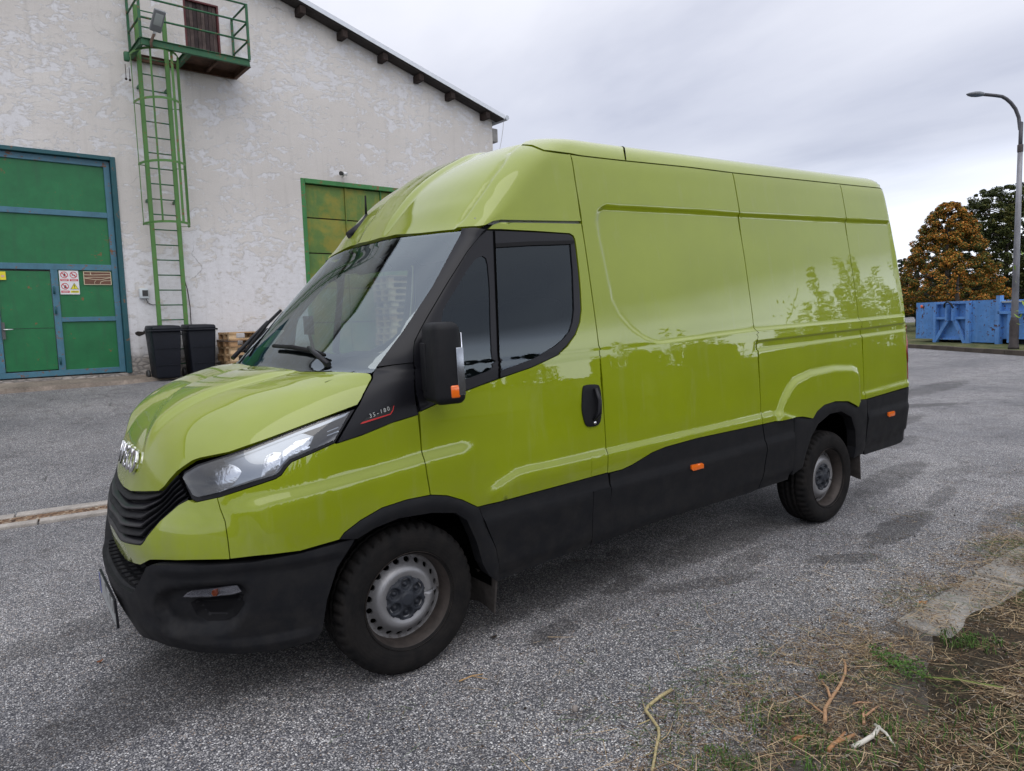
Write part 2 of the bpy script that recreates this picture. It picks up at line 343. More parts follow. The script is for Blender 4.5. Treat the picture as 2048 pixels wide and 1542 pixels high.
# ================================================================== SHED
WANG = math.atan(.054); W0 = np.array([1.29, 11.75]); WDv = np.array([math.cos(WANG), math.sin(WANG)]); WN = np.array([WDv[1], -WDv[0]])
def WP(x, y, off=0.):
    d = ray(x, y); t = ((W0-CC[:2])@WN+off)/(d[:2]@WN); P = CC+d*t
    return float((P[:2]-W0)@WDv), -off, float(P[2])
WL = (W0[0], W0[1], 0)
def wroot(name, **k): return empty(name, WL, WANG, **k)
def plaster():
    t = NT('peeling_plaster', .93, 0, .2); c = t.co(); s = t.node('ShaderNodeSeparateXYZ'); t.l.new(c, s.inputs[0]); z = s.outputs[2]
    flat = t.co(scale=(1, 1, 1.7))
    n1 = t.noise(flat, 2.1, 12, .70, .5); n2 = t.noise(flat, 7.5, 9, .74); soft = t.noise(c, .35, 4, .5); fine = t.noise(c, 45, 5, .7)
    base = t.ramp(soft, [(.35, (.535, .505, .475)), (.65, (.63, .60, .57))])
    low = t.ramp(z, [(0., 1.), (.20, 1.), (.31, .0), (1., 0.)])
    zf = t.math('DIVIDE', z, 10.0); low = t.ramp(zf, [(.10, 1.), (.27, .85), (.36, 0.)])
    thr = t.math('ADD', t.math('ADD', t.math('MULTIPLY', n1, .62), t.math('MULTIPLY', n2, .38)), t.math('ADD', t.math('MULTIPLY', low, .10), t.math('MULTIPLY', t.math('SUBTRACT', soft, .5), .22)))
    pat = t.ramp(thr, [(.515, 0.), (.545, .9)])
    col = t.mix(pat, base, t.ramp(n2, [(.35, (.59, .58, .59)), (.7, (.69, .69, .71))]))
    # darker bits where even the whitewash has gone near the foot
    bare = t.math('MULTIPLY', t.ramp(n2, [(.30, 1.), (.40, 0.)]), low); col = t.mix(t.math('MULTIPLY', bare, .75), col, (.30, .27, .24))
    foot = t.ramp(t.math('ADD', zf, t.math('MULTIPLY', n1, .05)), [(.125, 1.), (.158, 0.)])
    rub = t.vor(t.co(scale=(3.2, 1, 6.)), 1.6, 'DISTANCE_TO_EDGE'); stone = t.ramp(rub, [(.0, (.10, .09, .08)), (.10, (.25, .22, .19)), (.4, (.34, .31, .27))]); stone = t.mix(1., stone, t.ramp(n2, [(.3, .7), (.7, 1.3)]), 'MULTIPLY')
    col = t.mix(t.math('MULTIPLY', foot, .85), col, stone)
    # damp streaks below the platform and roof line
    st = t.noise(t.co(scale=(3.5, 1, .25)), 2.0, 5, .6); col = t.mix(t.ramp(st, [(.54, 0.), (.74, .22)]), col, (.30, .285, .265))
    # hairline cracks
    nz_ = t.node('ShaderNodeTexNoise'); t.l.new(c, nz_.inputs[0]); nz_.inputs['Scale'].default_value = 1.9; nz_.inputs['Detail'].default_value = 7; vc = t.node('ShaderNodeTexVoronoi', feature='DISTANCE_TO_EDGE'); t.l.new(t.mix(.35, c, nz_.outputs[1]), vc.inputs[0]); vc.inputs['Scale'].default_value = .55
    ck = t.math('MULTIPLY', t.ramp(vc.outputs[0], [(0., 1.), (.0035, 0.)]), t.ramp(t.noise(c, .8, 2), [(.58, 0.), (.64, .5)])); col = t.mix(ck, col, (.10, .09, .08))
    col = t.mix(1., col, t.ramp(fine, [(.3, .92), (.7, 1.06)]), 'MULTIPLY')
    t.set('Base Color', col)
    t.bump(t.math('ADD', t.math('ADD', t.math('MULTIPLY', pat, -.5), t.math('MULTIPLY', fine, .25)), t.math('ADD', t.math('MULTIPLY', n2, .5), t.math('MULTIPLY', t.math('MULTIPLY', foot, rub), 3.))), .6, .02)
    return t.m
M_PLAST = plaster()
shed = wroot('shed', label='large shed with peeling off-white plaster gable and shallow pitched roof', cat='shed')
RS = -.287; RU, RZ = 9.0, 7.05
def roofz(u): return RZ+RS*(u-RU) if u > -4.2 else RZ+RS*(-4.2-RU)+RS*(-4.2-u)
UC, UL = 8.66, -17.0
G1 = (-4.75, -.56, .82, 4.93); G2 = (3.12, 7.25, .80, 4.93)
from mathutils.geometry import tessellate_polygon
def ngon_wall(outer, holes, y0, thick, name, mat, parent):
    loops = [[Vector((u, 0, z)) for u, z in outer]]+[[Vector((u, 0, z)) for u, z in h] for h in holes]
    tr = tessellate_polygon(loops); pts = [p for L in loops for p in L]; mb = MB()
    vs = [(p.x, y0, p.z) for p in pts]; b = len(vs); vs += [(p.x, y0+thick, p.z) for p in pts]
    fs = []
    for a, b_, c in tr:
        A, B, Cc = pts[a], pts[b_], pts[c]; s = (B.x-A.x)*(Cc.z-A.z)-(B.z-A.z)*(Cc.x-A.x)
        f = (a, b_, c) if s > 0 else (c, b_, a); fs.append(f); fs.append(tuple(b+i for i in f[::-1]))
    o = 0
    for L in loops:
        k = len(L)
        for i in range(k): fs.append((o+i, b+o+i, b+o+(i+1) % k, o+(i+1) % k))
        o += k
    mb.add(vs, fs, 0); return mb.obj(name, mat, parent)
DU = (.88, 1.56, 6.98, 8.22)
outer = [(UL, .0), (UC, .0), (UC, roofz(UC)-.13), (-4.2, roofz(-4.2)-.13), (UL, roofz(UL)-.13)]
rect = lambda q: [(q[0], q[2]), (q[1], q[2]), (q[1], q[3]), (q[0], q[3])]
wallo = ngon_wall(outer, [rect(G1), rect(G2), rect(DU)], 0, .38, 'gable_wall', M_PLAST, shed)
mb = MB(); mb.box((UC-.19, 15.38, 3.4), (.38, 30, 6.8)); mb.obj('side_wall', M_PLAST, shed)
M_VERGE = simple('white_verge_sheet', (.62, .65, .70), .4, var=.06); M_UND = simple('dark_soffit', (.035, .03, .028), .9, var=.3)
mb = MB(); FO = -.34
for (a, b_) in ((-4.2, 8.82), (-4.2, -17.4)):
    za, zb = roofz(a), RZ+RS*(abs(b_+4.2)-(RU+4.2)) if b_ < -4.2 else roofz(b_)
    vs = [(a, FO, za), (b_, FO, zb), (b_, 31, zb), (a, 31, za), (a, FO, za-.06), (b_, FO, zb-.06), (b_, 31, zb-.06), (a, 31, za-.06)]
    mb.add(vs, [(0, 1, 2, 3), (7, 6, 5, 4), (0, 4, 5, 1), (1, 5, 6, 2), (3, 2, 6, 7)], 0)
mb.obj('roof', simple('roof_sheet', (.30, .30, .32), .5, var=.2), shed)
mb = MB(); u0, u1 = -4.2, 9.10
for (ya, dz, hh) in ((FO-.012, .005, .105),):
    u1 = 8.84; vs = [(u0, ya, roofz(u0)+dz), (u1, ya, roofz(u1)+dz), (u1, ya, roofz(u1)+dz-hh), (u0, ya, roofz(u0)+dz-hh)]; vs += [(x, y+.010, z) for x, y, z in vs]; vs += [(u0, ya+.16, roofz(u0)+.012), (u1, ya+.16, roofz(u1)+.012)]
    mb.add(vs, [(3, 2, 1, 0), (4, 5, 6, 7), (0, 1, 9, 8), (2, 3, 7, 6)], 0)
mb.obj('verge_flashing', M_VERGE, shed)
mb = MB(); vs = [(u0, FO+.02, roofz(u0)-.125), (8.80, FO+.02, roofz(8.80)-.125), (8.80, -.002, roofz(8.80)-.125), (u0, -.002, roofz(u0)-.125)]; vs += [(x, y, z+.05) for x, y, z in vs]
mb.add(vs, [(3, 2, 1, 0), (4, 5, 6, 7), (0, 1, 5, 4)], 0); mb.obj('soffit_board', M_UND, shed)
mb = MB(); mb.tube([(8.90, FO-.03, 7.04), (8.90, 30, 7.04)], .065, 10); mb.obj('gutter', simple('zinc', (.42, .44, .46), .4, .7), shed)
M_BEAM = simple('old_beam_wood', (.022, .013, .010), .9, var=.5, vs=8, bump=.5, bs=30)
for px in ((602, 15), (686, 65), (767, 110), (839, 152), (902, 188), (972, 228)):
    u, _, z = WP(px[0], px[1], .20); mb = MB(); mb.box((u, -.15, roofz(u)-.125-.09), (.135, .30, .17)); mb.obj('beam_end', M_BEAM, shed, bevel=.012)
for u in (1.45, .6, -.4, -1.5, -2.6): mb = MB(); mb.box((u, -.18, roofz(u)-.24), (.17, .36, .22)); mb.obj('beam_end', M_BEAM, shed)
mb = MB(); mb.box((2, 15.3, 3.6), (14, .1, 7.0)); mb.obj('back_wall', M_PLAST, shed)
# --- painted steel
def steelpaint(name, base, rust=.0, rough=.5, var=.12, dirt=.2):
    t = NT(name, rough, 0, .4); c = t.co(); n = t.noise(c, 3, 8, .7); f = t.noise(c, 14, 7, .72)
    col = t.mix(1., (*base, 1), t.ramp(n, [(.3, 1-var), (.7, 1+var)]), 'MULTIPLY')
    if dirt:
        s = t.noise(t.co(scale=(6, 6, .6)), 1.6, 5, .6); col = t.mix(t.ramp(s, [(.52, 0.), (.75, dirt)]), col, tuple(b*.45+.02 for b in base))
    if rust:
        r = t.ramp(t.math('ADD', t.math('MULTIPLY', f, .6), t.math('MULTIPLY', n, .4)), [(.60-rust*.1, 0.), (.64-rust*.1, 1.)]); col = t.mix(r, col, t.ramp(f, [(.4, (.10, .035, .015)), (.7, (.22, .09, .035))]))
    t.set('Base Color', col); t.set('Roughness', t.ramp(f, [(.3, rough-.08), (.7, rough+.15)])); t.bump(f, .12, .004); return t.m
M_TEAL = steelpaint('teal_frame_paint', (.055, .155, .215), .45, .42, .18, .35); M_TEALD = steelpaint('dark_teal_paint', (.012, .075, .090), .2, .5)
M_GRN = steelpaint('green_sheet_paint', (.011, .135, .045), .08, .42, .16, .45); M_LGRN = steelpaint('ladder_green_paint', (.075, .185, .045), .35, .5)
M_DGRN = steelpaint('platform_green_paint', (.022, .105, .045), .5, .5); M_FRG = steelpaint('gate_edge_green', (.035, .17, .045), .5, .5)
def rusty():
    t = NT('yellow_green_rusty_paint', .6, 0, .35); c = t.co(); n = t.noise(c, 1.4, 6, .65); m_ = t.noise(t.co(scale=(2.5, 1, .8)), 1.5, 7, .7); f = t.noise(c, 12, 8, .75)
    col = t.ramp(n, [(.32, (.065, .14, .040)), (.47, (.10, .17, .035)), (.60, (.21, .20, .030))])
    col = t.mix(t.ramp(m_, [(.54, 0.), (.68, .8)]), col, (.20, .20, .032))
    r = t.ramp(t.math('ADD', t.math('MULTIPLY', f, .65), t.math('MULTIPLY', m_, .35)), [(.61, 0.), (.65, 1.)]); col = t.mix(r, col, t.ramp(f, [(.5, (.10, .030, .012)), (.75, (.20, .085, .035))]))
    t.set('Base Color', col); t.bump(f, .2, .004); return t.m
M_RUSTY = rusty()
# ------------------------------------------------------------------ gate with teal frame
g1 = wroot('shed_gate', label='big bright green sheet gate in a teal steel frame with a wicket door', cat='gate')
L_, R_, B_, T_ = G1; Yg = .10
def fbar(a, b, wd, d, mat, parent, name, y=Yg):
    mb = MB(); (u0, z0), (u1, z1) = a, b
    if abs(u0-u1) < 1e-6: mb.box((u0, y, (z0+z1)/2), (wd, d, abs(z1-z0)))
    else: mb.box(((u0+u1)/2, y, z0), (abs(u1-u0), d, wd))
    return mb.obj(name, mat, parent, bevel=.004, seg=1)
fbar((R_-.045, B_), (R_-.045, T_), .088, .16, M_TEALD, g1, 'jamb', .05); fbar((L_+.045, B_), (L_+.045, T_), .088, .16, M_TEALD, g1, 'jamb', .05)
fbar((L_+.09, T_-.035), (R_-.09, T_-.035), .07, .17, M_TEALD, g1, 'lintel', .045)
ri, le = R_-.095, L_+.095
fbar((ri-.05, B_+.02), (ri-.05, T_-.075), .10, .07, M_TEAL, g1, 'stile'); fbar((le+.05, B_+.02), (le+.05, T_-.075), .10, .07, M_TEAL, g1, 'stile')
fbar((le+.10, T_-.13), (ri-.10, T_-.13), .11, .068, M_TEAL, g1, 'rail'); fbar((le+.10, 3.84), (ri-.10, 3.84), .10, .066, M_TEAL, g1, 'rail'); fbar((le+.10, 2.85), (ri-.10, 2.85), .11, .066, M_TEAL, g1, 'rail')
fbar((-1.70, B_+.12), (-1.70, 2.795), .11, .068, M_TEAL, g1, 'post'); fbar((-2.62, B_+.12), (-2.62, 2.795), .11, .068, M_TEAL, g1, 'post')
fbar((-1.645, 1.88), (ri-.10, 1.88), .085, .060, M_TEAL, g1, 'rail'); fbar((le+.10, B_+.075), (ri-.10, B_+.075), .10, .064, M_TEAL, g1, 'rail'); fbar((le+.10, 1.88), (-2.675, 1.88), .085, .060, M_TEAL, g1, 'rail')
def sheet(u0, u1, z0, z1, name='sheet_panel', mat=None, y=Yg+.012, parent=None):
    mb = MB(); mb.box(((u0+u1)/2, y, (z0+z1)/2), (u1-u0, .012, z1-z0)); return mb.obj(name, mat or M_GRN, parent or g1)
sheet(le+.10, ri-.10, 3.89, T_-.185); sheet(le+.10, ri-.10, 2.905, 3.79); sheet(-1.645, ri-.10, 1.9225, 2.795); sheet(-1.645, ri-.10, B_+.125, 1.8375); sheet(le+.10, -2.675, B_+.125, 2.795)
wd_ = empty('wicket_door'); wd_.parent = g1
sheet(-2.555, -1.765, 1.735, 2.765, 'door_sheet', y=Yg-.006, parent=wd_); sheet(-2.555, -1.765, B_+.145, 1.728, 'door_sheet', y=Yg+.002, parent=wd_)
mb = MB(); mb.box((-2.54, .04, 1.70), (.05, .02, .30)); mb.obj('lock_plate', simple('lock_steel', (.10, .10, .10), .5, .5), wd_)
mb = MB(); mb.tube([(-2.54, .03, 1.72), (-2.54, -.03, 1.72), (-2.40, -.03, 1.72)], .011, 8); mb.obj('lever_handle', simple('bright_steel', (.7, .7, .7), .3, .9), wd_)
for (u, z) in ((-1.725, 2.42), (-1.725, 1.12), (-.625, 4.55), (-.625, 3.35), (-.625, 2.10), (-.625, 1.10), (-1.725, 2.05)):
    mb = MB(); mb.tube([(u, .045, z-.07), (u, .045, z+.07)], .016, 8); mb.obj('hinge', M_TEALD, g1)
# signs on the gate
def wsign(name, u0, u1, z0, z1, mat, y=.085, **k):
    r = wroot(name, **k); mb = MB(); mb.box(((u0+u1)/2, y, (z0+z1)/2), (u1-u0, .006, z1-z0)); mb.obj('sign_plate', mat, r); return r
M_SW = simple('sign_white', (.66, .66, .66), .4); M_SR = simple('sign_red', (.50, .025, .04), .4); M_SY = simple('sign_yellow', (.66, .58, .02), .4); M_SK = simple('sign_black', (.03, .03, .03), .5)
M_SP = simple('sign_pale_red', (.60, .22, .22), .4)
sg = wsign('warning_sign', -1.625, -1.315, 2.345, 2.785, M_SW, label='white sheet of three red prohibition circles and a yellow triangle on green gate', cat='sign')
def ringm(u, z, r, wdt, mat, parent, y=.0795, n=28):
    mb = MB(); vs = []
    for i in range(n):
        a = 2*math.pi*i/n; vs += [(u+r*math.cos(a), y, z+r*math.sin(a)), (u+(r-wdt)*math.cos(a), y, z+(r-wdt)*math.sin(a))]
    mb.add(vs, [(2*i, 2*i+1, (2*i+3) % (2*n), (2*i+2) % (2*n)) for i in range(n)]); 
    d = (r-wdt)*.72; w2 = wdt*.45; mb.add([(u-d-w2, y-.0005, z+d-w2), (u-d+w2, y-.0005, z+d+w2), (u+d+w2, y-.0005, z-d+w2), (u+d-w2, y-.0005, z-d-w2)], [(0, 3, 2, 1)])
    return mb.obj('prohibition_ring', mat, parent)
def flat(pts, mat, parent, name, y=.0795): mb = MB(); mb.add([(u, y, z) for u, z in pts], [tuple(range(len(pts)))]); return mb.obj(name, mat, parent)
rc_ = lambda u, z, a, b: [(u-a/2, z-b/2), (u+a/2, z-b/2), (u+a/2, z+b/2), (u-a/2, z+b/2)]
for (u, z) in ((-1.545, 2.705), (-1.395, 2.705), (-1.545, 2.495)): ringm(u, z, .060, .012, M_SR, sg)
for (u, z) in ((-1.542, 2.705), (-1.545, 2.487)): flat([(u-.012, z-.03), (u+.018, z-.028), (u+.022, z+.01), (u+.004, z+.034), (u-.014, z+.012)], M_SK, sg, 'pictogram', .0798)
flat(rc_(-1.395, 2.702, .06, .012), M_SK, sg, 'pictogram', .0798)
for (u, z, m) in ((-1.545, 2.610, M_SR), (-1.395, 2.610, M_SR), (-1.545, 2.395, M_SR), (-1.395, 2.395, M_SY)):
    flat(rc_(u, z, .132, .040), m, sg, 'caption_strip')
    flat(rc_(u, z+.007, .105, .006), M_SW if m is M_SR else M_SK, sg, 'caption_line', .0788); flat(rc_(u, z-.008, .085, .006), M_SW if m is M_SR else M_SK, sg, 'caption_line', .0788)
flat([(-1.462, 2.440), (-1.328, 2.440), (-1.395, 2.556)], M_SK, sg, 'triangle', .0797); flat([(-1.450, 2.447), (-1.340, 2.447), (-1.395, 2.542)], M_SY, sg, 'triangle_field', .0790)
letter_y = .0782
flat([(-1.399, 2.475), (-1.391, 2.475), (-1.387, 2.518), (-1.403, 2.518)], M_SK, sg, 'exclamation_mark', letter_y); flat(rc_(-1.395, 2.462, .010, .010), M_SK, sg, 'exclamation_dot', letter_y)
M_BR = simple('map_brown', (.125, .050, .028), .5, var=.2, vs=12); M_CR = simple('map_cream', (.55, .47, .32), .5)
mp_ = wsign('map_board', -1.235, -.775, 2.525, 2.775, M_CR, label='brown site map board with cream road lines beside the warning sign', cat='sign')
flat(rc_(-1.005, 2.650, .435, .225), M_BR, mp_, 'map_field')
def road(pts, w_, y=.0788):
    mb = MB(); P = [Vector((a, y, b)) for a, b in pts]; vs = []
    for i, p in enumerate(P):
        d = (P[min(i+1, len(P)-1)]-P[max(i-1, 0)]).normalized(); n = Vector((-d.z, 0, d.x)); vs += [p+n*w_/2, p-n*w_/2]
    mb.add(vs, [(2*i, 2*i+1, 2*i+3, 2*i+2) for i in range(len(P)-1)]); return mb.obj('map_road', M_CR, mp_)
road([(-1.22, 2.712), (-1.08, 2.710), (-.92, 2.716), (-.79, 2.722)], .010); road([(-1.22, 2.652), (-1.08, 2.668), (-.93, 2.668), (-.79, 2.672)], .008, .0786); road([(-1.21, 2.648), (-1.08, 2.628), (-.95, 2.622), (-.79, 2.664)], .009, .0784)
road([(-1.115, 2.712), (-1.118, 2.760)], .012, .0782); road([(-.97, 2.54), (-.955, 2.582), (-.90, 2.602), (-.79, 2.606)], .009, .0780); road([(-1.06, 2.54), (-1.06, 2.58), (-1.03, 2.61)], .006, .0778)
ys_ = wsign('yellow_sign', -2.62, -2.43, 2.60, 2.745, M_SY, .055, label='small yellow sign at the top of the green wicket door', cat='sign')
flat(rc_(-2.475, 2.665, .05, .035), simple('sign_pink', (.6, .35, .3), .5), ys_, 'sign_mark', .0505)
# apron
mb = MB(); mb.add([(-6.5, 0, .50), (-.50, 0, .50), (.35, -.05, .50), (.20, -.62, .50), (-.8, -.80, .50), (-6.5, -.80, .50), (-6.5, .34, .80), (-.52, .34, .80), (.25, -.04, .77), (.10, -.50, .71), (-.8, -.72, .72), (-6.5, -.72, .72)],
    [(6, 11, 10, 9, 8, 7), (5, 4, 10, 11), (4, 3, 9, 10), (3, 2, 8, 9), (2, 1, 7, 8), (0, 5, 11, 6)]); ap = mb.obj('concrete_apron', concrete('stained_concrete', (.24, .20, .165), .5, 2.2)); ap.location = WL; ap.rotation_euler = (0, 0, WANG); ap['kind'] = 'structure'
# ------------------------------------------------------------------ rusty gate
g2 = wroot('rusty_gate', label='old rusty yellow-green panelled steel gate behind the van', cat='gate')
L2, R2, B2, T2_ = G2
fbar((L2+.05, B2), (L2+.05, T2_), .10, .12, M_FRG, g2, 'jamb', .05); fbar((R2-.05, B2), (R2-.05, T2_), .10, .12, M_FRG, g2, 'jamb', .05); fbar((L2+.10, T2_-.05), (R2-.10, T2_-.05), .10, .13, M_FRG, g2, 'lintel', .045)
cols = [L2+.105, 4.225, 5.165, 6.10, R2-.105]; rows = [T2_-.105, 4.075, 3.28, 2.49, 1.69, B2+.05]
for i in range(4):
    for j in range(5):
        u0, u1, z1, z0 = cols[i]+.018, cols[i+1]-.018, rows[j]-.014, rows[j+1]+.014; um, zm = (u0+u1)/2, (z0+z1)/2
        mb = MB(); y = .085; mb.add([(u0, y, z0), (u1, y, z0), (u1, y, z1), (u0, y, z1), (um, y-.022, zm), (u0, y+.02, z0), (u1, y+.02, z0), (u1, y+.02, z1), (u0, y+.02, z1)], [(0, 1, 4), (1, 2, 4), (2, 3, 4), (3, 0, 4), (0, 5, 6, 1), (1, 6, 7, 2), (2, 7, 8, 3), (3, 8, 5, 0)]); mb.obj('gate_panel', M_RUSTY, g2)
for i in (1, 2, 3): fbar((cols[i], B2), (cols[i], T2_-.105), .022, .05, M_FRG if i == 2 else M_RUSTY, g2, 'gate_stile', .075)
mb = MB(); mb.box(((L2+R2)/2, .13, (B2+T2_)/2), (R2-L2-.2, .01, T2_-B2-.1)); mb.obj('gate_backing', simple('gate_gap_dark', (.03, .018, .01), .9), g2)
mb = MB(); mb.box(((L2+R2)/2, .14, .55), (R2-L2, .4, .5)); mb.obj('sill', M_CONC, g2)
# ------------------------------------------------------------------ hatch, platform, ladder
hd = wroot('loft_hatch', label='dark plank loft hatch with dark red frame above the platform', cat='hatch')
M_PLANK = [simple('hatch_plank', c, .9, var=.5, vs=5, bump=.4, bs=40) for c in ((.052, .036, .034), (.075, .055, .050), (.038, .026, .026))]; M_DRED = simple('dark_red_paint', (.085, .012, .014), .6, var=.3)
hu0, hu1, hz0, hz1 = DU
for i in range(8):
    a = hu0+.04+(hu1-hu0-.08)*i/8; b_ = a+(hu1-hu0-.08)/8-.008; mb = MB(); mb.box(((a+b_)/2, .05+.005*(i % 3), (hz0+hz1)/2), (b_-a, .03, hz1-hz0-.06)); mb.obj('plank', M_PLANK[i % 3], hd)
fbar((hu0+.018, hz0), (hu0+.018, hz1), .036, .08, M_DRED, hd, 'frame_side', .03); fbar((hu1-.018, hz0), (hu1-.018, hz1), .036, .08, M_DRED, hd, 'frame_side', .03); fbar((hu0+.036, hz1-.018), (hu1-.036, hz1-.018), .036, .08, M_DRED, hd, 'frame_top', .03)
pf = wroot('access_platform', label='green steel access platform with railings high on the plastered gable', cat='platform')
PU0, PU1, PD, PZ = -.16, 1.80, .93, 6.80
H_ = .13
def chan(a, b, name, mat=M_DGRN):
    # channel section: web with two flanges
    mb = MB(); (x0, y0), (x1, y1) = a, b
    mb.bar((x0, y0, PZ+H_/2), (x1, y1, PZ+H_/2), .012, H_); mb.bar((x0, y0, PZ+.006), (x1, y1, PZ+.006), .07, .010); mb.bar((x0, y0, PZ+H_-.006), (x1, y1, PZ+H_-.006), .07, .010); return mb.obj(name, mat, pf)
M_RUSTB = simple('rusty_frame', (.085, .045, .028), .85, var=.5, vs=7)
chan((PU0, -PD), (PU1, -PD), 'edge_beam'); chan((PU0, -PD+.03), (PU0, -.02), 'edge_beam'); chan((PU1, -PD+.03), (PU1, -.02), 'edge_beam', M_RUSTB); chan((PU0, -.03), (PU1, -.03), 'edge_beam', M_RUSTB); chan((.68, -PD+.04), (.68, -.07), 'cross_beam')
mb = MB(); mb.box((1.24, -PD/2, PZ+H_+.008), (1.12, PD-.04, .014)); mb.obj('deck_plate', M_RUSTB, pf)
mb = MB(); mb.box((1.24, -.40, PZ+.055), (.05, .8, .05)); mb.obj('deck_joist', M_RUSTB, pf)
def post(u, y, z0=PZ+H_, z1=PZ+H_+1.06, name='railing_post', w_=.042): mb = MB(); mb.box((u, y, (z0+z1)/2), (w_, w_, z1-z0)); return mb.obj(name, M_DGRN, pf)
for (u, y) in ((PU0, -PD), (PU1, -PD), (PU0, -.06), (PU1, -.06)): post(u, y)
zs = (PZ+H_+1.05, PZ+H_+.71, PZ+H_+.36)
for z in zs:
    mb = MB(); mb.tube([(PU0, -PD, z), (PU1, -PD, z)], .020, 8); mb.obj('rail', M_DGRN, pf)
    mb = MB(); mb.tube([(PU1, -PD, z), (PU1, -.06, z)], .019, 8); mb.obj('rail', M_DGRN, pf)
    mb = MB(); mb.tube([(PU0, -PD, z), (PU0, -.06, z)], .019, 8); mb.obj('rail', M_DGRN, pf)
# ladder
ld = wroot('caged_ladder', label='tall green wall ladder with safety cage hoops leading up to the platform', cat='ladder')
LU0, LU1, LO = -.065, .425, -.27
for u in (LU0, LU1): mb = MB(); mb.box((u, LO, (.72+7.75)/2), (.078, .050, 7.03)); mb.obj('ladder_stile', M_LGRN, ld, bevel=.006, seg=1)
zr = .95
while zr < 7.7: mb = MB(); mb.tube([(LU0+.027, LO, zr), (LU1-.027, LO, zr)], .0125, 8); mb.obj('rung', M_DGRN, ld); zr += .292
hz = [3.66, 4.78, 5.92, 6.80]; cu_, rr_ = (LU0+LU1)/2, .40
def hoop_pt(a): return (cu_+rr_*math.cos(a)*1.02, LO-.05-.62*max(0, math.sin(a)))
for z in hz:
    mb = MB(); n = 20; vs = []
    for i in range(n+1):
        a = math.pi*i/n; x, y = hoop_pt(a); nx, ny = math.cos(a), -math.sin(a)
        for (o, dz) in ((0, -.022), (0, .022), (.006, .022), (.006, -.022)): vs.append((x+nx*o, y+ny*o, z+dz))
    mb.add(vs, [(i*4+j, i*4+(j+1) % 4, (i+1)*4+(j+1) % 4, (i+1)*4+j) for i in range(n) for j in range(4)])
    for (u, s_) in ((LU0, -1), (LU1, 1)): mb.bar((cu_+s_*rr_*1.02, LO-.05, z), (u, LO, z), .04, .008, up=(0, 0, 1))
    mb.obj('cage_hoop', M_LGRN, ld)
for a in (.02, .55, 1.12, 2.05, 3.10):
    x, y = hoop_pt(a); mb = MB(); mb.box((x-.004*math.cos(a), y+.004, (hz[0]+hz[-1])/2), (.046, .008, hz[-1]-hz[0]), rz=math.atan2(.62*math.cos(a), -rr_*math.sin(a))+math.pi*0); mb.obj('cage_strip', M_LGRN, ld)
for z in (1.3, 4.15, 6.3):
    for u in (LU0, LU1): mb = MB(); mb.box((u, LO/2, z), (.04, abs(LO), .05)); mb.obj('wall_bracket', M_DGRN, ld)
# floodlight at the platform corner
def head(px, off): u, y, z = WP(px[0], px[1], off); return Vector((u, y, z))
a_ = head((302, 84), 1.0); b_ = head((309, 66), 1.05); c_ = head((317, 34), 1.25)
fl = wroot('street_lamp_head', label='grey LED lamp head on a short arm at the platform corner', cat='lamp')
mb = MB(); mb.tube([a_+Vector((0, 0, -.1)), a_, b_], .024, 8); mb.obj('lamp_arm', simple('lamp_arm_brown', (.10, .06, .04), .7, var=.3), fl)
d = (c_-b_).normalized(); x_ = d.cross(Vector((0, .75, .66))).normalized(); n_ = x_.cross(d)
def lbox(name, cen, dims, mat, bev=.02, parent=fl):
    me = rsolid(name, dims, bev, 3); me.transform(Matrix(((x_.x, d.x, n_.x, cen.x), (x_.y, d.y, n_.y, cen.y), (x_.z, d.z, n_.z, cen.z), (0, 0, 0, 1)))); return link(name, me, parent, mat)
cen = b_+d*.23
lbox('lamp_body', cen, (.20, .40, .06), simple('lamp_grey', (.20, .21, .22), .45, .3)); sgn = -1 if n_.y > 0 else 1
lbox('lamp_glass', cen+n_*(.031*sgn)+d*.03, (.135, .21, .008), simple('lamp_lens_grey', (.34, .37, .36), .15), .003); lbox('lamp_collar', b_+d*.0, (.05, .10, .05), simple('lamp_white', (.55, .56, .57), .4), .012)
# bell-shaped box with hanging chain at the platform's wall side
bl2 = wroot('siren_box', label='small dark green box with hanging cords under the left platform end', cat='siren'); u, y, z = WP(253, 113, .55)
me = rsolid('siren_box', (.09, .09, .17), .02, 2); me.transform(Matrix.Translation((u, y, z))); link('siren_housing', me, bl2, M_DGRN)
for k_, (px, L) in enumerate((((250, 128), .26), ((258, 135), .22))):
    u, y, z = WP(px[0], px[1], .5); mb = MB(); mb.tube([(u, y, z), (u, y, z-L)], .006, 6); mb.lathe([(0, -.03), (.02, -.02), (.022, .0), (.0, .03)], 10, 'Z', (u, y, z-L)); mb.obj('hanging_cord', M_BEAM, bl2)
# camera over the rusty gate
cm = wroot('security_camera', label='small white bullet security camera above the rusty gate', cat='camera'); u, y, z = WP(686, 348, .15)
mb = MB(); mb.tube([(u+.05, 0, z-.03), (u+.03, -.12, z-.02)], .02, 8); mb.obj('camera_bracket', M_SW, cm)
mb = MB(); mb.tube([(u+.10, -.12, z+.02), (u-.04, -.19, z)], .042, 12); mb.obj('camera_body', M_SW, cm); mb = MB(); mb.tube([(u-.04, -.19, z), (u-.09, -.215, z-.005)], [.046, .050], 12); mb.obj('camera_hood', M_SK, cm)
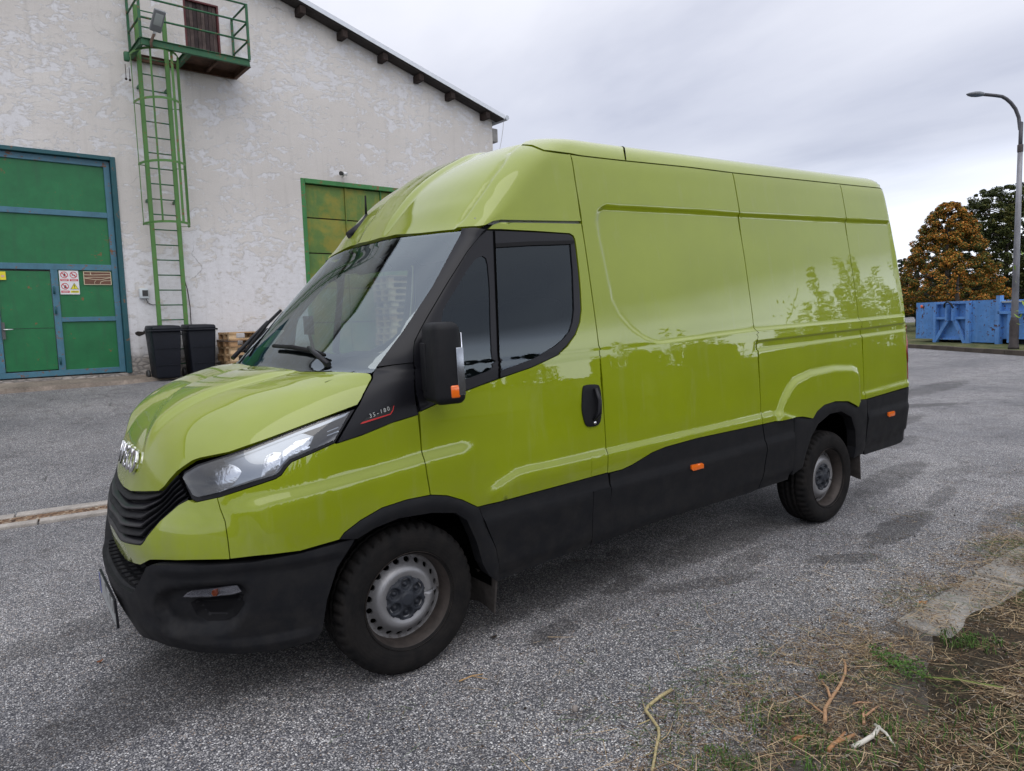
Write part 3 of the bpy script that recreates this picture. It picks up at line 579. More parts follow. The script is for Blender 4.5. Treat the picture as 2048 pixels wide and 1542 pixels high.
# meter box
eb = wroot('meter_box', label='small white and dark electrical box on the wall left of the ladder', cat='electrical box'); u, y, z = WP(288, 587, .06)
me = rsolid('box_case', (.16, .09, .20), .015, 2); me.transform(Matrix.Translation((u, -.045, z))); link('box_case', me, eb, simple('pale_case', (.5, .54, .56), .4))
mb = MB(); mb.box((u+.015, -.093, z+.005), (.10, .008, .115)); mb.obj('box_window', M_SK, eb)
mb = MB(); mb.tube([(u+.03, -.05, z-.10), (u+.06, -.04, z-.18), (u+.14, -.03, z-.22), (u+.24, -.03, z-.22), (u+.27, -.10, z-.20)], .008, 6); mb.obj('cable', M_SK, eb)
cd = wroot('cable_conduit', label='thin dark conduit running down the wall right of the ladder', cat='conduit'); P = [WP(x, y, .03) for x, y in ((362, 465), (365, 545), (375, 580), (380, 612), (383, 660))]
mb = MB(); mb.tube(P+[(P[-1][0], P[-1][1], .7)], .009, 6); mb.obj('conduit_pipe', M_BEAM, cd)
hl_ = wroot('wall_hole', label='dark broken hole in the plaster left of the bins', cat='hole'); u, y, z = WP(281, 667, .0)
mb = MB(); mb.add([(u-.10, -.004, z+.02), (u-.05, -.004, z+.045), (u+.08, -.004, z+.03), (u+.10, -.004, z), (u+.04, -.004, z-.03), (u-.03, -.004, z-.055), (u-.09, -.004, z-.02)], [tuple(range(6, -1, -1))]); mb.obj('hole_shadow', simple('hole_dark', (.02, .016, .013), 1.), hl_)
# unit on the corner and loose wire
cbx = wroot('corner_unit', label='small grey louvred box on the shed side just under the eaves', cat='vent'); u, y, z = WP(989, 270, 0)
me = rsolid('vent_case', (.20, .22, .36), .02, 2); me.transform(Matrix.Translation((UC+.10, .12, z))); link('vent_case', me, cbx, simple('vent_grey', (.26, .25, .24), .7, var=.2))
lw = wroot('loose_wire', label='thin loose wire hanging from the roof corner', cat='wire'); P = [WP(x, y, .3) for x, y in ((1007, 242), (1006, 258), (1003, 280), (998, 305), (994, 330))]
mb = MB(); mb.tube(P, .007, 5); mb.obj('wire_strand', simple('wire_grey', (.35, .35, .36), .6), lw)
# ------------------------------------------------------------------ bins
M_BIN = simple('bin_plastic', (.0065, .008, .013), .5, var=.15, bump=.1, spec=.25)
def make_bin():
    r = empty('wheelie_bin')
    def tp(v):
        k = .80+.20*((v.z+.46)/.92); return Vector((v.x*k, v.y*k+(.02*(1-k)), v.z))
    me = rsolid('bin_body', (.56, .62, .92), .035, 3, tp); me.transform(Matrix.Translation((0, 0, .50))); link('bin_body', me, r, M_BIN)
    mb = MB(); mb.box((0, -.02, .965), (.60, .70, .035)); mb.obj('bin_rim', M_BIN, r, bevel=.012)
    me = rsolid('bin_lid', (.57, .70, .075), .03, 3, lambda v: Vector((v.x*(.92 if v.z > 0 else 1), v.y*(.92 if v.z > 0 else 1), v.z+(.02 if v.z > 0 and v.y > 0 else 0)))); me.transform(Matrix.Translation((0, 0, 1.018))); ld_ = link('bin_lid', me, r, M_BIN)
    mb = MB(); mb.tube([(-.24, .36, 1.0), (.24, .36, 1.0)], .018, 8); mb.obj('lid_hinge', M_BIN, ld_)
    for s_ in (-1, 1): mb = MB(); mb.lathe([(0, -.03), (.085, -.03), (.10, -.02), (.10, .02), (.085, .03), (0, .03)], 18, 'X', (s_*.27, .30, .10)); mb.obj('bin_wheel', M_SK, r)
    for z in (.30, .62): mb = MB(); mb.box((0, -.272-.010*(z-.3)*6, z), (.44, .012, .012)); mb.obj('moulded_line', M_BIN, r)
    mb = MB(); mb.box((-.255, -.21, .86), (.012, .03, .10)); mb.obj('paper_label', M_SW, r)
    return r
def copy_tree(o, parent=None):
    c = o.copy(); COL.objects.link(c)
    if parent is not None: c.parent = parent
    for ch in list(o.children): copy_tree(ch, c)
    return c
def wl2w(u, y, z): return (W0[0]+u*WDv[0]-y*WDv[1]*1., W0[1]+u*WDv[1]+y*WDv[0], z)
bn = make_bin()
for (px, o, nm, lb, rot) in (((341, 757), .58, 0, 'black wheelie bin nearest the green gate, in front of the ladder', 0), ((412, 752), .60, 1, 'black wheelie bin between the first bin and the stack of pallets', -1)):
    u, y, z = WP(px[0], px[1], .85); q = bn if nm == 0 else copy_tree(bn)
    p = wl2w(u, -.55, 0); q.location = (p[0], p[1], float(gz(p[0], p[1]))+.0); q.rotation_euler = (0, 0, WANG+R(rot)); tagged(q, label=lb, cat='bin', group='wheelie bins at the shed wall'); q.scale = (.93, .93, .985)
# ------------------------------------------------------------------ pallets
M_PW = [simple('pallet_wood', c, .85, var=.35, vs=5, bump=.3, bs=35) for c in ((.42, .27, .14), (.34, .20, .10), (.22, .15, .10), (.50, .36, .21), (.13, .09, .065))]
def bmesh_box(name, d): mb = MB(); mb.box((0, 0, 0), d); return mb.mesh(name)
PM = {}
def pbx(name, d, m):
    k_ = (name, d, m)
    if k_ not in PM: me = bmesh_box(name, d); me.materials.append(M_PW[m]); PM[k_] = me
    return PM[k_]
def make_pallet(tone):
    r = empty('pallet'); rr = random.Random(tone*31+5)
    def add(name, c, d):
        o = bpy.data.objects.new(name, pbx(name, d, (tone+rr.choice((0, 0, 0, 1, 3)) if tone < 3 else tone) % 5)); COL.objects.link(o); o.parent = r; o.location = c
    for y in (-.33, 0, .33): add('bottom_board', (0, y, .011), (1.2, .10, .022))
    for x in (-.53, 0, .53):
        for y in (-.33, 0, .33): add('block', (x, y, .061), (.14, .10, .078))
    for x in (-.53, 0, .53): add('stringer_board', (x, 0, .111), (.14, .80, .022))
    for y, w_ in ((-.335, .13), (-.165, .10), (0, .13), (.165, .10), (.335, .13)): add('deck_board', (0, y, .133), (1.2, w_, .022))
    return r
protos = [make_pallet(i) for i in range(4)]; used = [False]*4; ordn = ['topmost', 'second', 'third', 'fourth', 'fifth', 'sixth', 'seventh', 'eighth', 'ninth', 'tenth', 'eleventh', 'twelfth', 'thirteenth', 'fourteenth', 'fifteenth', 'sixteenth']
def stack(u, y, n, rz, lab, grp, seed):
    rr = random.Random(seed); p = wl2w(u, y, 0); z0 = float(gz(p[0], p[1]))
    for i in range(n):
        t_ = rr.choice((0, 1, 2, 0, 3)); 
        if used[t_]: q = copy_tree(protos[t_])
        else: q = protos[t_]; used[t_] = True
        q.location = (p[0]+rr.uniform(-.03, .03), p[1]+rr.uniform(-.03, .03), z0+i*.146); q.rotation_euler = (0, 0, WANG+rz+R(rr.uniform(-2.5, 2.5)))
        k_ = n-1-i; tagged(q, label=lab % (ordn[k_]+(' from the top' if k_ else '')), cat='pallet', group=grp)
stack(1.62, -.62, 6, 0, 'weathered wooden pallet, %s in the low stack beside the bins', 'pallets in the low stack', 3)
stack(5.25, -.72, 14, 0, 'pale wooden pallet, %s in the tall stack by the rusty gate', 'pallets in the tall stack', 9)
for i, p_ in enumerate(protos):
    if not used[i]:
        for ch in list(p_.children): bpy.data.objects.remove(ch)
        bpy.data.objects.remove(p_)
print('shed', round(time.time()-T0, 1))
# ================================================================== RIGHT BACKGROUND
KA, KB = np.array([27.76, 8.93]), np.array([24.2, 4.27]); kd = (KB-KA)/np.linalg.norm(KB-KA); kn = np.array([-kd[1], kd[0]])  # kn points away from the yard?
if kn@(np.array([40, 10])-KA) < 0: kn = -kn
kang = math.atan2(kd[1], kd[0])
def kp(a, b, z=0): p = KA+kd*a+kn*b; return (float(p[0]), float(p[1]), z)
gk = empty('far_kerb', (0, 0, 0), label='low dark kerb along the grass strip in front of the blue containers', cat='kerb')
M_KERB = concrete('mossy_kerb', (.085, .070, .055), .4, 4)
for i in range(-26, 26):
    me = PM.get('kerb1')
    if me is None: me = bmesh_box('kerb_block', (.98, .22, .26)); me.materials.append(M_KERB); PM['kerb1'] = me
    o = bpy.data.objects.new('kerb_block', me); COL.objects.link(o); o.parent = gk; o.location = kp(i+.5, .10, .015+.008*math.sin(i*1.7)); o.rotation_euler = (0, 0, kang)
M_GRASSG = (lambda t: (t.set('Base Color', t.ramp(t.noise(t.co(), 1.8, 7, .7), [(.32, (.030, .045, .014)), (.5, (.075, .085, .030)), (.68, (.20, .17, .085))])), t.bump(t.noise(t.co(), 14, 5), .9, .06), t.m)[2])(NT('far_grass', .95, 0, .2))
mb = MB(); A, B = kp(-40, .2, .12), kp(40, .2, .12); C_, D_ = kp(60, 90, .12), kp(-60, 90, .12); mb.add([A, B, C_, D_], [(0, 1, 2, 3)]); mb.obj('grass_strip', M_GRASSG, kind='structure')
# straw edge in front of the kerb
# ---- containers
def cont_plane(px, z0):
    return onZ(px[0], px[1], z0)
P0 = cont_plane((1830.5, 683), .12); P1 = cont_plane((1993, 689), .10)
cdv = (P1[:2]-P0[:2]); cdv /= np.linalg.norm(cdv); cnv = np.array([-cdv[1], cdv[0]])
if cnv@(P0[:2]-CC[:2]) < 0: cnv = -cnv
cang = math.atan2(cdv[1], cdv[0])
def CP(x, y, off=0.):
    d = ray(x, y); t = ((P0[:2]-CC[:2])@cnv+off)/(d[:2]@cnv); P = CC+d*t; return float((P[:2]-P0[:2])@cdv), float(P[2])
CY = 1 if (np.array([-math.sin(cang), math.cos(cang)])@cnv) > 0 else -1     # local +y*CY points away from the camera
def bluepaint(name, base=(.10, .25, .56), rust=1.):
    t = NT(name, .6, 0, .35); c = t.co(); n = t.noise(c, 1.6, 8, .7); f = t.noise(c, 5.5, 8, .75); s = t.noise(t.co(scale=(5, 5, .6)), 1.4, 5, .6)
    col = t.mix(1., (*base, 1), t.ramp(n, [(.3, .75), (.7, 1.25)]), 'MULTIPLY'); col = t.mix(t.ramp(s, [(.50, 0.), (.75, .35)]), col, (.17, .27, .42))
    r = t.ramp(t.math('ADD', t.math('MULTIPLY', f, .7), t.math('MULTIPLY', n, .3)), [(.60-.03*rust, 0.), (.615-.03*rust, 1.)]); col = t.mix(r, col, t.ramp(f, [(.55, (.045, .022, .018)), (.8, (.16, .06, .03))]))
    t.set('Base Color', col); t.bump(f, .2, .01); return t.m
M_BLUE = bluepaint('blue_container_paint'); M_BLUE2 = bluepaint('worn_blue_paint', (.085, .23, .52), 1.6); M_BDARK = simple('container_inside', (.01, .012, .018), .9)
def croot(name, **k): return empty(name, (float(P0[0]), float(P0[1]), 0), cang, **k)
c1 = croot('blue_container', label='blue roll-off container end with a hook frame and rust spots', cat='container')
def cb(a0, a1, z0, z1, y0, y1, name, mat, parent, bev=0): mb = MB(); mb.box(((a0+a1)/2, CY*(y0+y1)/2, (z0+z1)/2), (a1-a0, abs(y1-y0), z1-z0)); return mb.obj(name, mat, parent, bevel=bev, seg=1)
ax = lambda px, py=640: CP(px, py)[0]
zt = CP(1900, 603)[1]; zb = CP(1900, 684)[1]; zlp = CP(1850, 677)[1]
cb(ax(1833), ax(1992), zb+.12, zt-.02, .10, 5.5, 'container_body', M_BLUE, c1)
cb(ax(1833), ax(1871), zlp, zt, -.02, .08, 'front_plate', M_BLUE2, c1); cb(ax(1944), ax(1992), zb+.02, zt, -.02, .08, 'front_plate', M_BLUE2, c1)
cb(ax(1871), ax(1876), zb-.08, zt, -.12, .08, 'frame_post', M_BLUE, c1); cb(ax(1936), ax(1944), zb-.12, zt, -.12, .08, 'frame_post', M_BLUE, c1); cb(ax(1876), ax(1936), zt-.10, zt, -.10, .08, 'top_rail', M_BLUE, c1)
zm = CP(1900, 636)[1]
cb(ax(1876), ax(1900), zm-.05, zm+.05, -.10, .08, 'middle_rail', M_BLUE, c1); cb(ax(1911), ax(1936), zm-.05, zm+.05, -.10, .08, 'middle_rail', M_BLUE, c1)
zh = CP(1905, 610)[1]
cb(ax(1899), ax(1902), zm-.1, zh, -.22, .08, 'hook_cheek', M_BLUE, c1); cb(ax(1911.5), ax(1914), zm-.1, zh, -.22, .08, 'hook_cheek', M_BLUE, c1)
mb = MB(); mb.tube([(ax(1898), -CY*.24, zh-.1), (ax(1899), -CY*.26, zh+.05), (ax(1905), -CY*.28, zh+.14), (ax(1912), -CY*.26, zh+.05), (ax(1916), -CY*.24, zh-.12)], .035, 8); mb.obj('hook_bow', M_BDARK, c1)
for (a, b_) in ((1900, 1873), (1911, 1934)): mb = MB(); mb.bar((ax(a), -CY*.06, zm-.04), (ax(b_), -CY*.06, zb-.02), .09, .16); mb.obj('brace', M_BLUE, c1)
cb(ax(1876), ax(1936), zb+.10, zb+.16, -.02, .10, 'bottom_rail', M_BLUE, c1)
mb = MB(); mb.lathe([(0, -.03), (.06, -.02), (.07, 0)], 14, 'Y', (ax(1844), -CY*.03 if CY > 0 else .05, CP(1844, 613)[1])); mb.obj('reflector', simple('orange_reflector', (.7, .12, .04), .3), c1)
for px in (1874, 1940): mb = MB(); mb.lathe([(0, -.15), (.14, -.15), (.16, -.1), (.16, .1), (.14, .15), (0, .15)], 16, 'X', (ax(px), CY*.35, .29)); mb.obj('roller', M_BDARK, c1)
c2 = croot('ribbed_container', label='blue ribbed container side right of the hook container, behind the lamp post', cat='container')
a0 = ax(1997); zr_ = CP(2010, 625)[1]; zt2 = CP(2010, 602)[1]; zl2 = CP(2010, 678)[1]
cb(a0, a0+9, zl2, zt2-.04, .12, 2.6, 'container_body', M_BLUE, c2); cb(a0, a0+9, zr_-.05, zr_+.05, -.06, .12, 'side_rail', M_BLUE, c2); cb(a0, a0+9, zt2-.06, zt2, .02, .14, 'top_rail', simple('faded_rail', (.35, .40, .42), .6, var=.3), c2)
cb(ax(1993.5), ax(2001), zb-.05, CP(1997, 591)[1], -.06, .12, 'corner_post', M_BLUE, c2)
for i in range(9): a_ = a0+.42+i*.92; cb(a_, a_+.16, .18, zr_-.05, -.04, .12, 'rib', M_BLUE, c2)
cb(a0+.2, a0+8.8, .13, .3, .3, 2.3, 'skid', M_BDARK, c2)
c3 = croot('far_container', label='dull blue container end just showing past the van rear', cat='container')
cb(ax(1815), ax(1829), .35, CP(1825, 609)[1], 1.2, 5, 'container_body', bluepaint('dull_blue', (.04, .075, .14), 1.2), c3); cb(ax(1815), ax(1829.5), CP(1825, 609)[1]-.0, CP(1825, 606.5)[1], 1.15, 5, 'top_rail', simple('pale_edge', (.40, .38, .30), .7), c3)
# ---- lamp post
lp0 = onZ(2027, 698, .12); dpt = (lp0-CC)@CF
lp = empty('lamp_post', tuple(map(float, lp0)), label='tall galvanised street lamp with a curved arm beside the containers', cat='street lamp')
def LPp(x, y): P = onD(x, y, dpt); return Vector((float(P[0]-lp0[0]), float(P[1]-lp0[1]), float(P[2]-lp0[2])))
zz_ = lambda py: LPp(2030, py).z
M_GALV = (lambda t: (t.set('Base Color', t.ramp(t.noise(t.co(scale=(1, 1, .3)), 2.2, 6, .7), [(.35, (.12, .12, .13)), (.6, (.26, .26, .28))])), t.m)[1])(NT('galvanised_steel', .55, .4, .5)); M_LPD = simple('lamp_base_paint', (.055, .045, .045), .7, var=.4, vs=3)
h1, h2, h3 = zz_(648), zz_(305), zz_(215)
mb = MB(); mb.lathe([(.0, 0), (.16, 0), (.16, .08), (.135, .15), (.135, h1*.95), (.145, h1), (.10, h1+.25)], 16, 'Z'); mb.obj('post_base', M_LPD, lp)
h1b = zz_(610)
mb = MB(); mb.lathe([(.0, h1-.1), (.105, h1+.1), (.085, h2*.6), (.072, h2), (.0, h2)], 16, 'Z'); mb.obj('post_shaft', M_GALV, lp)
tp_ = [Vector((0, 0, h2-.15)), Vector((0, 0, h2+.8))]+[LPp(x, y) for x, y in ((2040, 258), (2037.5, 235), (2031, 218), (2022, 206), (2013, 198), (2004, 193), (1990, 191), (1968, 189))]
tp_[0].x = tp_[0].y = tp_[1].x = tp_[1].y = 0
mb = MB(); mb.tube(tp_, [.062, .060]+[.055]*8, 10); mb.obj('curved_arm', simple('arm_dark', (.05, .05, .06), .5), lp); mb = MB(); mb.lathe([(.08, h2-.12), (.085, h2-.1), (.085, h2+.1), (.08, h2+.12), (0, h2+.12)], 14, 'Z'); mb.obj('collar', M_LPD, lp)
q0, q1 = LPp(1968, 188.5), LPp(1933, 188.5); dd = (q1-q0).normalized(); L_ = (q1-q0).length; sx = dd.cross(Vector((0, 0, 1))).normalized()
mb = MB(); prof = [(0, .06, .05), (.12, .10, .07), (.35, .15, .09), (.6, .16, .08), (.85, .11, .05), (1., .02, .015)]; vs = []
for (f_, a, b_) in prof:
    c = q0+dd*(L_*f_)
    for j in range(8): an = 2*math.pi*j/8; vs.append(c+sx*(a*math.cos(an))+Vector((0, 0, b_*math.sin(an))))
mb.add(vs, [(i*8+j, i*8+(j+1) % 8, (i+1)*8+(j+1) % 8, (i+1)*8+j) for i in range(5) for j in range(8)], 0, True); mb.obj('lamp_head', simple('lamp_head_grey', (.16, .17, .19), .5, .3), lp)
# ---- trees
def leafmat(name, stops, sc_=.5, trans=.15):
    t = NT(name, .7, 0, .25); c = t.co(); n = t.noise(c, sc_, 3, .6); i_ = t.node('ShaderNodeNewGeometry').outputs['Random Per Island']
    t.set('Base Color', t.ramp(t.math('ADD', t.math('MULTIPLY', n, .62), t.math('MULTIPLY', i_, .38)), stops)); return t.m
def blade_cloud(centers, norms, size, rg, asp=.55):
    """leaf quads (bent along the middle) around given centres"""
    n = len(centers); d = rg.normal(size=(n, 3)); d /= np.linalg.norm(d, axis=1, keepdims=True)
    nn = norms+rg.normal(scale=.7, size=(n, 3)); nn /= np.linalg.norm(nn, axis=1, keepdims=True); t = np.cross(nn, d); t /= np.linalg.norm(t, axis=1, keepdims=True)+1e-9; b = np.cross(nn, t)
    s = size*rg.uniform(.6, 1.35, size=(n, 1)); v = np.empty((n, 4, 3)); v[:, 0] = centers-t*s*.5; v[:, 1] = centers-b*s*asp*.5+nn*s*.08; v[:, 2] = centers+t*s*.5; v[:, 3] = centers+b*s*asp*.5+nn*s*.08
    return v
def quads_mesh(name, v):
    n = len(v); me = bpy.data.meshes.new(name); me.vertices.add(n*4); me.vertices.foreach_set('co', v.reshape(-1).astype(np.float32)); me.loops.add(n*4); me.loops.foreach_set('vertex_index', np.arange(n*4, dtype=np.int32))
    me.polygons.add(n); me.polygons.foreach_set('loop_start', np.arange(0, n*4, 4, dtype=np.int32)); me.polygons.foreach_set('loop_total', np.full(n, 4, np.int32)); me.update(calc_edges=True); return me
M_BARK = simple('tree_bark', (.055, .045, .038), .95, var=.4, vs=6, bump=.6, bs=20)
def tree(name, base, H, prof, mats, nleaf, size, seed, label, cat='tree', group=None, trunk_r=.22, z0f=.12, clumps=90):
    rg = np.random.default_rng(seed); r = empty(name, tuple(base), label=label, cat=cat, group=group)
    mb = MB(); mb.tube([(0, 0, -.2), (.05, .03, H*.3), (-.06, .05, H*.6), (0, 0, H*.9)], [trunk_r, trunk_r*.75, trunk_r*.45, .03], 8)
    cl = []
    clumps = int(clumps*3.2)
    for k_ in range(clumps):
        zf = rg.uniform(z0f, .99)**.9; rad = prof(zf)*rg.uniform(.35, 1.)**.5; a = rg.uniform(0, 2*math.pi); cl.append((rad*math.cos(a), rad*math.sin(a), zf*H, (.055 if 'tree' in name and H < 20 else .07)*H*rg.uniform(.4, 1.15)*(.55+.45*(1-zf))))
        if k_ % 9 == 0: mb.tube([(0, 0, max(.1, zf*H-.25*rad)), (cl[-1][0]*.5, cl[-1][1]*.5, zf*H-.06*rad), cl[-1][:3]], [.05, .03, .012], 5)
    mb.obj('trunk', M_BARK, r)
    cl = np.array(cl); idx = rg.integers(0, len(cl), nleaf); d = rg.normal(size=(nleaf, 3)); d /= np.linalg.norm(d, axis=1, keepdims=True); rr = rg.uniform(.2, 1., size=(nleaf, 1))**.45
    c = cl[idx, :3]+d*rr*cl[idx, 3:4]*np.array([1, 1, .72]); keep = c[:, 2] > .3; c = c[keep]; d = d[keep]
    v = blade_cloud(c, d*.6+np.array([0, 0, .8]), size, rg, .7); me = quads_mesh('crown', v); link('crown', me, r, mats); return r
def treebase(px, dist): P = onD(px, 640, dist); return (float(P[0]), float(P[1]), .1)
def hpx(px, py, dist): return float(onD(px, py, dist)[2])-.1
M_MAPLE = leafmat('maple_leaves', [(.34, (.040, .055, .012)), (.43, (.075, .095, .018)), (.49, (.16, .15, .024)), (.54, (.36, .17, .026)), (.62, (.52, .17, .032)), (.74, (.44, .27, .04))], .30)
M_DLEAF = leafmat('dark_green_leaves', [(.3, (.018, .028, .008)), (.5, (.045, .060, .014)), (.65, (.090, .098, .022)), (.8, (.15, .11, .02))], .45); M_SPR = leafmat('spruce_needles', [(.3, (.008, .016, .008)), (.7, (.022, .040, .016))], .4)
pm = lambda zf: 3.3*min(1, (1-zf)*1.35+.02)*min(1, .75+zf*1.2)
pr = lambda zf: 4.6*math.sqrt(max(0, 1-((zf-.42)/.60)**2))
D1 = 44
tree('maple_tree', treebase(1893, D1), hpx(1893, 408, D1), lambda zf: 3.9*min(1, math.sqrt(max(0, 1-zf))*1.12+.02)*min(1, .8+zf)*(1-.35*zf), M_MAPLE, 95000, .098, 11, 'cone-shaped maple with orange and brown autumn leaves behind the containers', clumps=150)
tree('maple_tree', treebase(1915, 40), hpx(1915, 528, 40), lambda zf: 1.3*min(1, (1-zf)*1.5+.03)*min(1, .8+zf), M_MAPLE, 18000, .09, 12, 'small orange maple directly behind the hook container', clumps=40)
tree('broadleaf_tree', treebase(2010, 47), hpx(2010, 372, 47), lambda zf: 3.9*math.sqrt(max(0, 1-((zf-.45)/.56)**2))*1., M_DLEAF, 75000, .115, 13, 'large dark green rounded tree behind the lamp post', clumps=190)
tree('broadleaf_tree', treebase(1958, 52), hpx(1958, 432, 52), lambda zf: 4.2*math.sqrt(max(0, 1-((zf-.40)/.62)**2)), M_DLEAF, 42000, .14, 14, 'dark green tree filling the gap between the orange maple and the tallest tree', clumps=100)
tree('broadleaf_tree', treebase(2085, 45), hpx(2085, 400, 45), lambda zf: 4.0*math.sqrt(max(0, 1-((zf-.45)/.58)**2)), M_DLEAF, 30000, .14, 15, 'dark green tree cut off by the right edge of the photo', clumps=100)
tree('broadleaf_tree', treebase(1836, 56), hpx(1836, 508, 56), lambda zf: 2.6*math.sqrt(max(0, 1-((zf-.40)/.62)**2)), M_SPR, 22000, .15, 16, 'dark tree left of the orange maple, just beyond the van rear', clumps=70)
tree('broadleaf_tree', treebase(1790, 62), hpx(1790, 560, 62), lambda zf: 2.9*math.sqrt(max(0, 1-((zf-.40)/.62)**2)), M_SPR, 9000, .24, 17, 'dark low tree hidden mostly by the van body', clumps=60)
# hanging twig with bright leaves at the right edge of view
tw = empty('leafy_branch', tuple(onD(2062, 560, 5.0)), label='thin branch with fresh yellow-green leaves entering at the right edge', cat='branch')
def twp(x, y, t): P = onD(x, y, t); return Vector(P)-tw.location
mb = MB(); mb.tube([twp(2100, 470, 5.1), twp(2064, 540, 5.0), twp(2050, 600, 4.9), twp(2052, 680, 4.9)], .004, 6); mb.obj('twig', simple('twig_green', (.10, .13, .03), .7), tw)
rg = np.random.default_rng(3); cs = np.array([tuple(twp(2050+rg.uniform(-24, 26), rg.uniform(490, 680), 4.95+rg.uniform(-.12, .12))) for _ in range(26)])
link('leaves', quads_mesh('leaves', blade_cloud(cs, rg.normal(size=(26, 3)), .055, rg, .38)), tw, leafmat('fresh_leaves', [(.3, (.13, .22, .03)), (.7, (.24, .33, .05))]))
# ---- far wood closing the horizon beyond the yard
rg = np.random.default_rng(5); n = 42000; a = rg.uniform(-.35, 2.3, n); rr = 150+rg.uniform(-9, 9, n); hh = 6.5+2.2*np.sin(a*17)+1.5*np.sin(a*41+1)+.8*np.sin(a*93)
cz = hh*rg.uniform(0, 1, n)**.8; cw3 = np.stack([rr*np.cos(a), rr*np.sin(a), cz], 1)
fw = link('far_wood', quads_mesh('far_wood', blade_cloud(cw3, np.tile([[0, 0, 1.]], (n, 1)), 1.25, rg, .8)), None, M_DLEAF); tagged(fw, label='dark far wood along the horizon', kind='stuff')
# ---- behind the camera: tall weeds and a line of spruces that the paint and glass mirror
M_WEED = leafmat('weed_leaves', [(.3, (.030, .055, .012)), (.7, (.075, .12, .03))], 2.0); M_STEM = simple('weed_stem', (.09, .11, .035), .8)
def weed(x, y, H, seed, label):
    rg = np.random.default_rng(seed); r = empty('tall_weed', (x, y, 0), label=label, cat='weed', group='tall weeds behind the photographer'); mb = MB(); C_ = []; Nn = []
    for s_ in range(rg.integers(3, 6)):
        a = rg.uniform(0, 6.28); sp = rg.uniform(.05, .38); h = H*rg.uniform(.6, 1.); pts = [(0, 0, 0), (sp*.35*math.cos(a), sp*.35*math.sin(a), h*.5), (sp*math.cos(a), sp*math.sin(a), h)]; mb.tube(pts, [.014, .010, .004], 5)
        for q in range(int(h*48)):
            f = rg.uniform(.12, 1.); b = rg.uniform(0, 6.28); e_ = .14*(1-f*.6); C_.append((sp*f*math.cos(a)+e_*math.cos(b), sp*f*math.sin(a)+e_*math.sin(b), h*f)); Nn.append((0, 0, 1.))
    mb.obj('stems', M_STEM, r); link('leaves', quads_mesh('leaves', blade_cloud(np.array(C_), np.array(Nn), .17, rg, .28)), r, M_WEED)
rg = np.random.default_rng(77)
for i in range(46):
    x = 5.2+i*.28+rg.uniform(-.15, .15); H = (2.9 if 6.9 < x < 9.2 else 4.3 if x > 12.6 else 3.1 if x > 10.9 else 1.9)*rg.uniform(.78, 1.08); weed(x, -6.3+rg.uniform(-.4, .4), H, 100+i, 'tall leafy weed of the thicket behind the photographer, seen only in reflection')
M_SPR2 = M_SPR
for i in range(40):
    x = -45+i*4.9+rg.uniform(-2, 2); H = rg.uniform(8.0, 11.5)*(.85 if i % 3 else 1.1); tree('spruce_tree', (x, -88+rg.uniform(-8, 8), 0), H, (lambda HH: (lambda zf: HH*.34*(1-zf)+.1))(H), M_SPR2, 3200, .75, 300+i, 'dark spruce in the distant tree line behind the photographer, seen only in reflection', group='distant spruces behind the photographer', clumps=60, z0f=.05)
print('right', round(time.time()-T0, 1))
# ================================================================== VAN
SL = .0279; VCA, VSA = math.cos(math.atan(SL)), math.sin(math.atan(SL))
def w2b(v): return np.array([VCA*v[0]+VSA*v[2], v[1], -VSA*v[0]+VCA*v[2]])
van = empty('delivery_van', (0, 0, 0), label='lime green high-roof panel van with black lower cladding and mirror', cat='van')
body_pitch = math.atan(SL)
BODY = Matrix.Rotation(-body_pitch, 4, 'Y')
def pitch_mesh(me): me.transform(BODY)
def vlink(name, me, mats, parent=None, label=None):
    pitch_mesh(me); o = link(name, me, parent or van, mats)
    if label: o['label'] = label
    return o
# --- materials
def paint_mat():
    t = NT('lime_paint', .5, 0, .15, (.25, .31, .002)); c = t.co()
    f = t.ramp(t.noise(c, 2.1, 5, .6), [(.35, .94), (.65, 1.03)])
    dz = t.node('ShaderNodeSeparateXYZ'); t.l.new(c, dz.inputs[0])
    dirt = t.math('MULTIPLY', t.ramp(dz.outputs[2], [(.55, 1.), (1.0, 0.)]), t.ramp(t.noise(c, 7, 6, .7), [(.35, 0.), (.8, .5)]))
    col = t.mix(1.0, (.218, .272, .0015), f, 'MULTIPLY')
    g_ = t.node('ShaderNodeNewGeometry'); gn = t.node('ShaderNodeSeparateXYZ'); t.l.new(g_.outputs['Normal'], gn.inputs[0])
    dust = t.math('MULTIPLY', t.ramp(gn.outputs[2], [(.15, 0.), (.75, .15)]), t.ramp(t.noise(c, 5, 7, .7), [(.3, .55), (.7, 1.)]))
    streak = t.math('MULTIPLY', t.ramp(t.noise(t.co(scale=(3, 3, .45)), 4.5, 6, .65), [(.56, 0.), (.78, .11)]), 1.0)
    col = t.mix(t.math('MAXIMUM', dust, streak), col, (.36, .37, .24))
    t.set('Base Color', t.mix(dirt, col, (.16, .15, .10)))
    t.set('Coat Weight', 1.0); t.set('Coat IOR', 1.62)
    t.set('Coat Roughness', t.math('ADD', t.math('MULTIPLY', dirt, .35), t.ramp(t.noise(c, 3, 4, .6), [(.3, .008), (.75, .03)])))
    n = t.node('ShaderNodeBump'); n.inputs['Strength'].default_value = .07; n.inputs['Distance'].default_value = .006
    t.l.new(t.noise(c, 6.5, 2, .4), n.inputs['Height']); t.l.new(n.outputs[0], t.p.inputs['Coat Normal'])
    return t.m
M_PAINT = paint_mat()
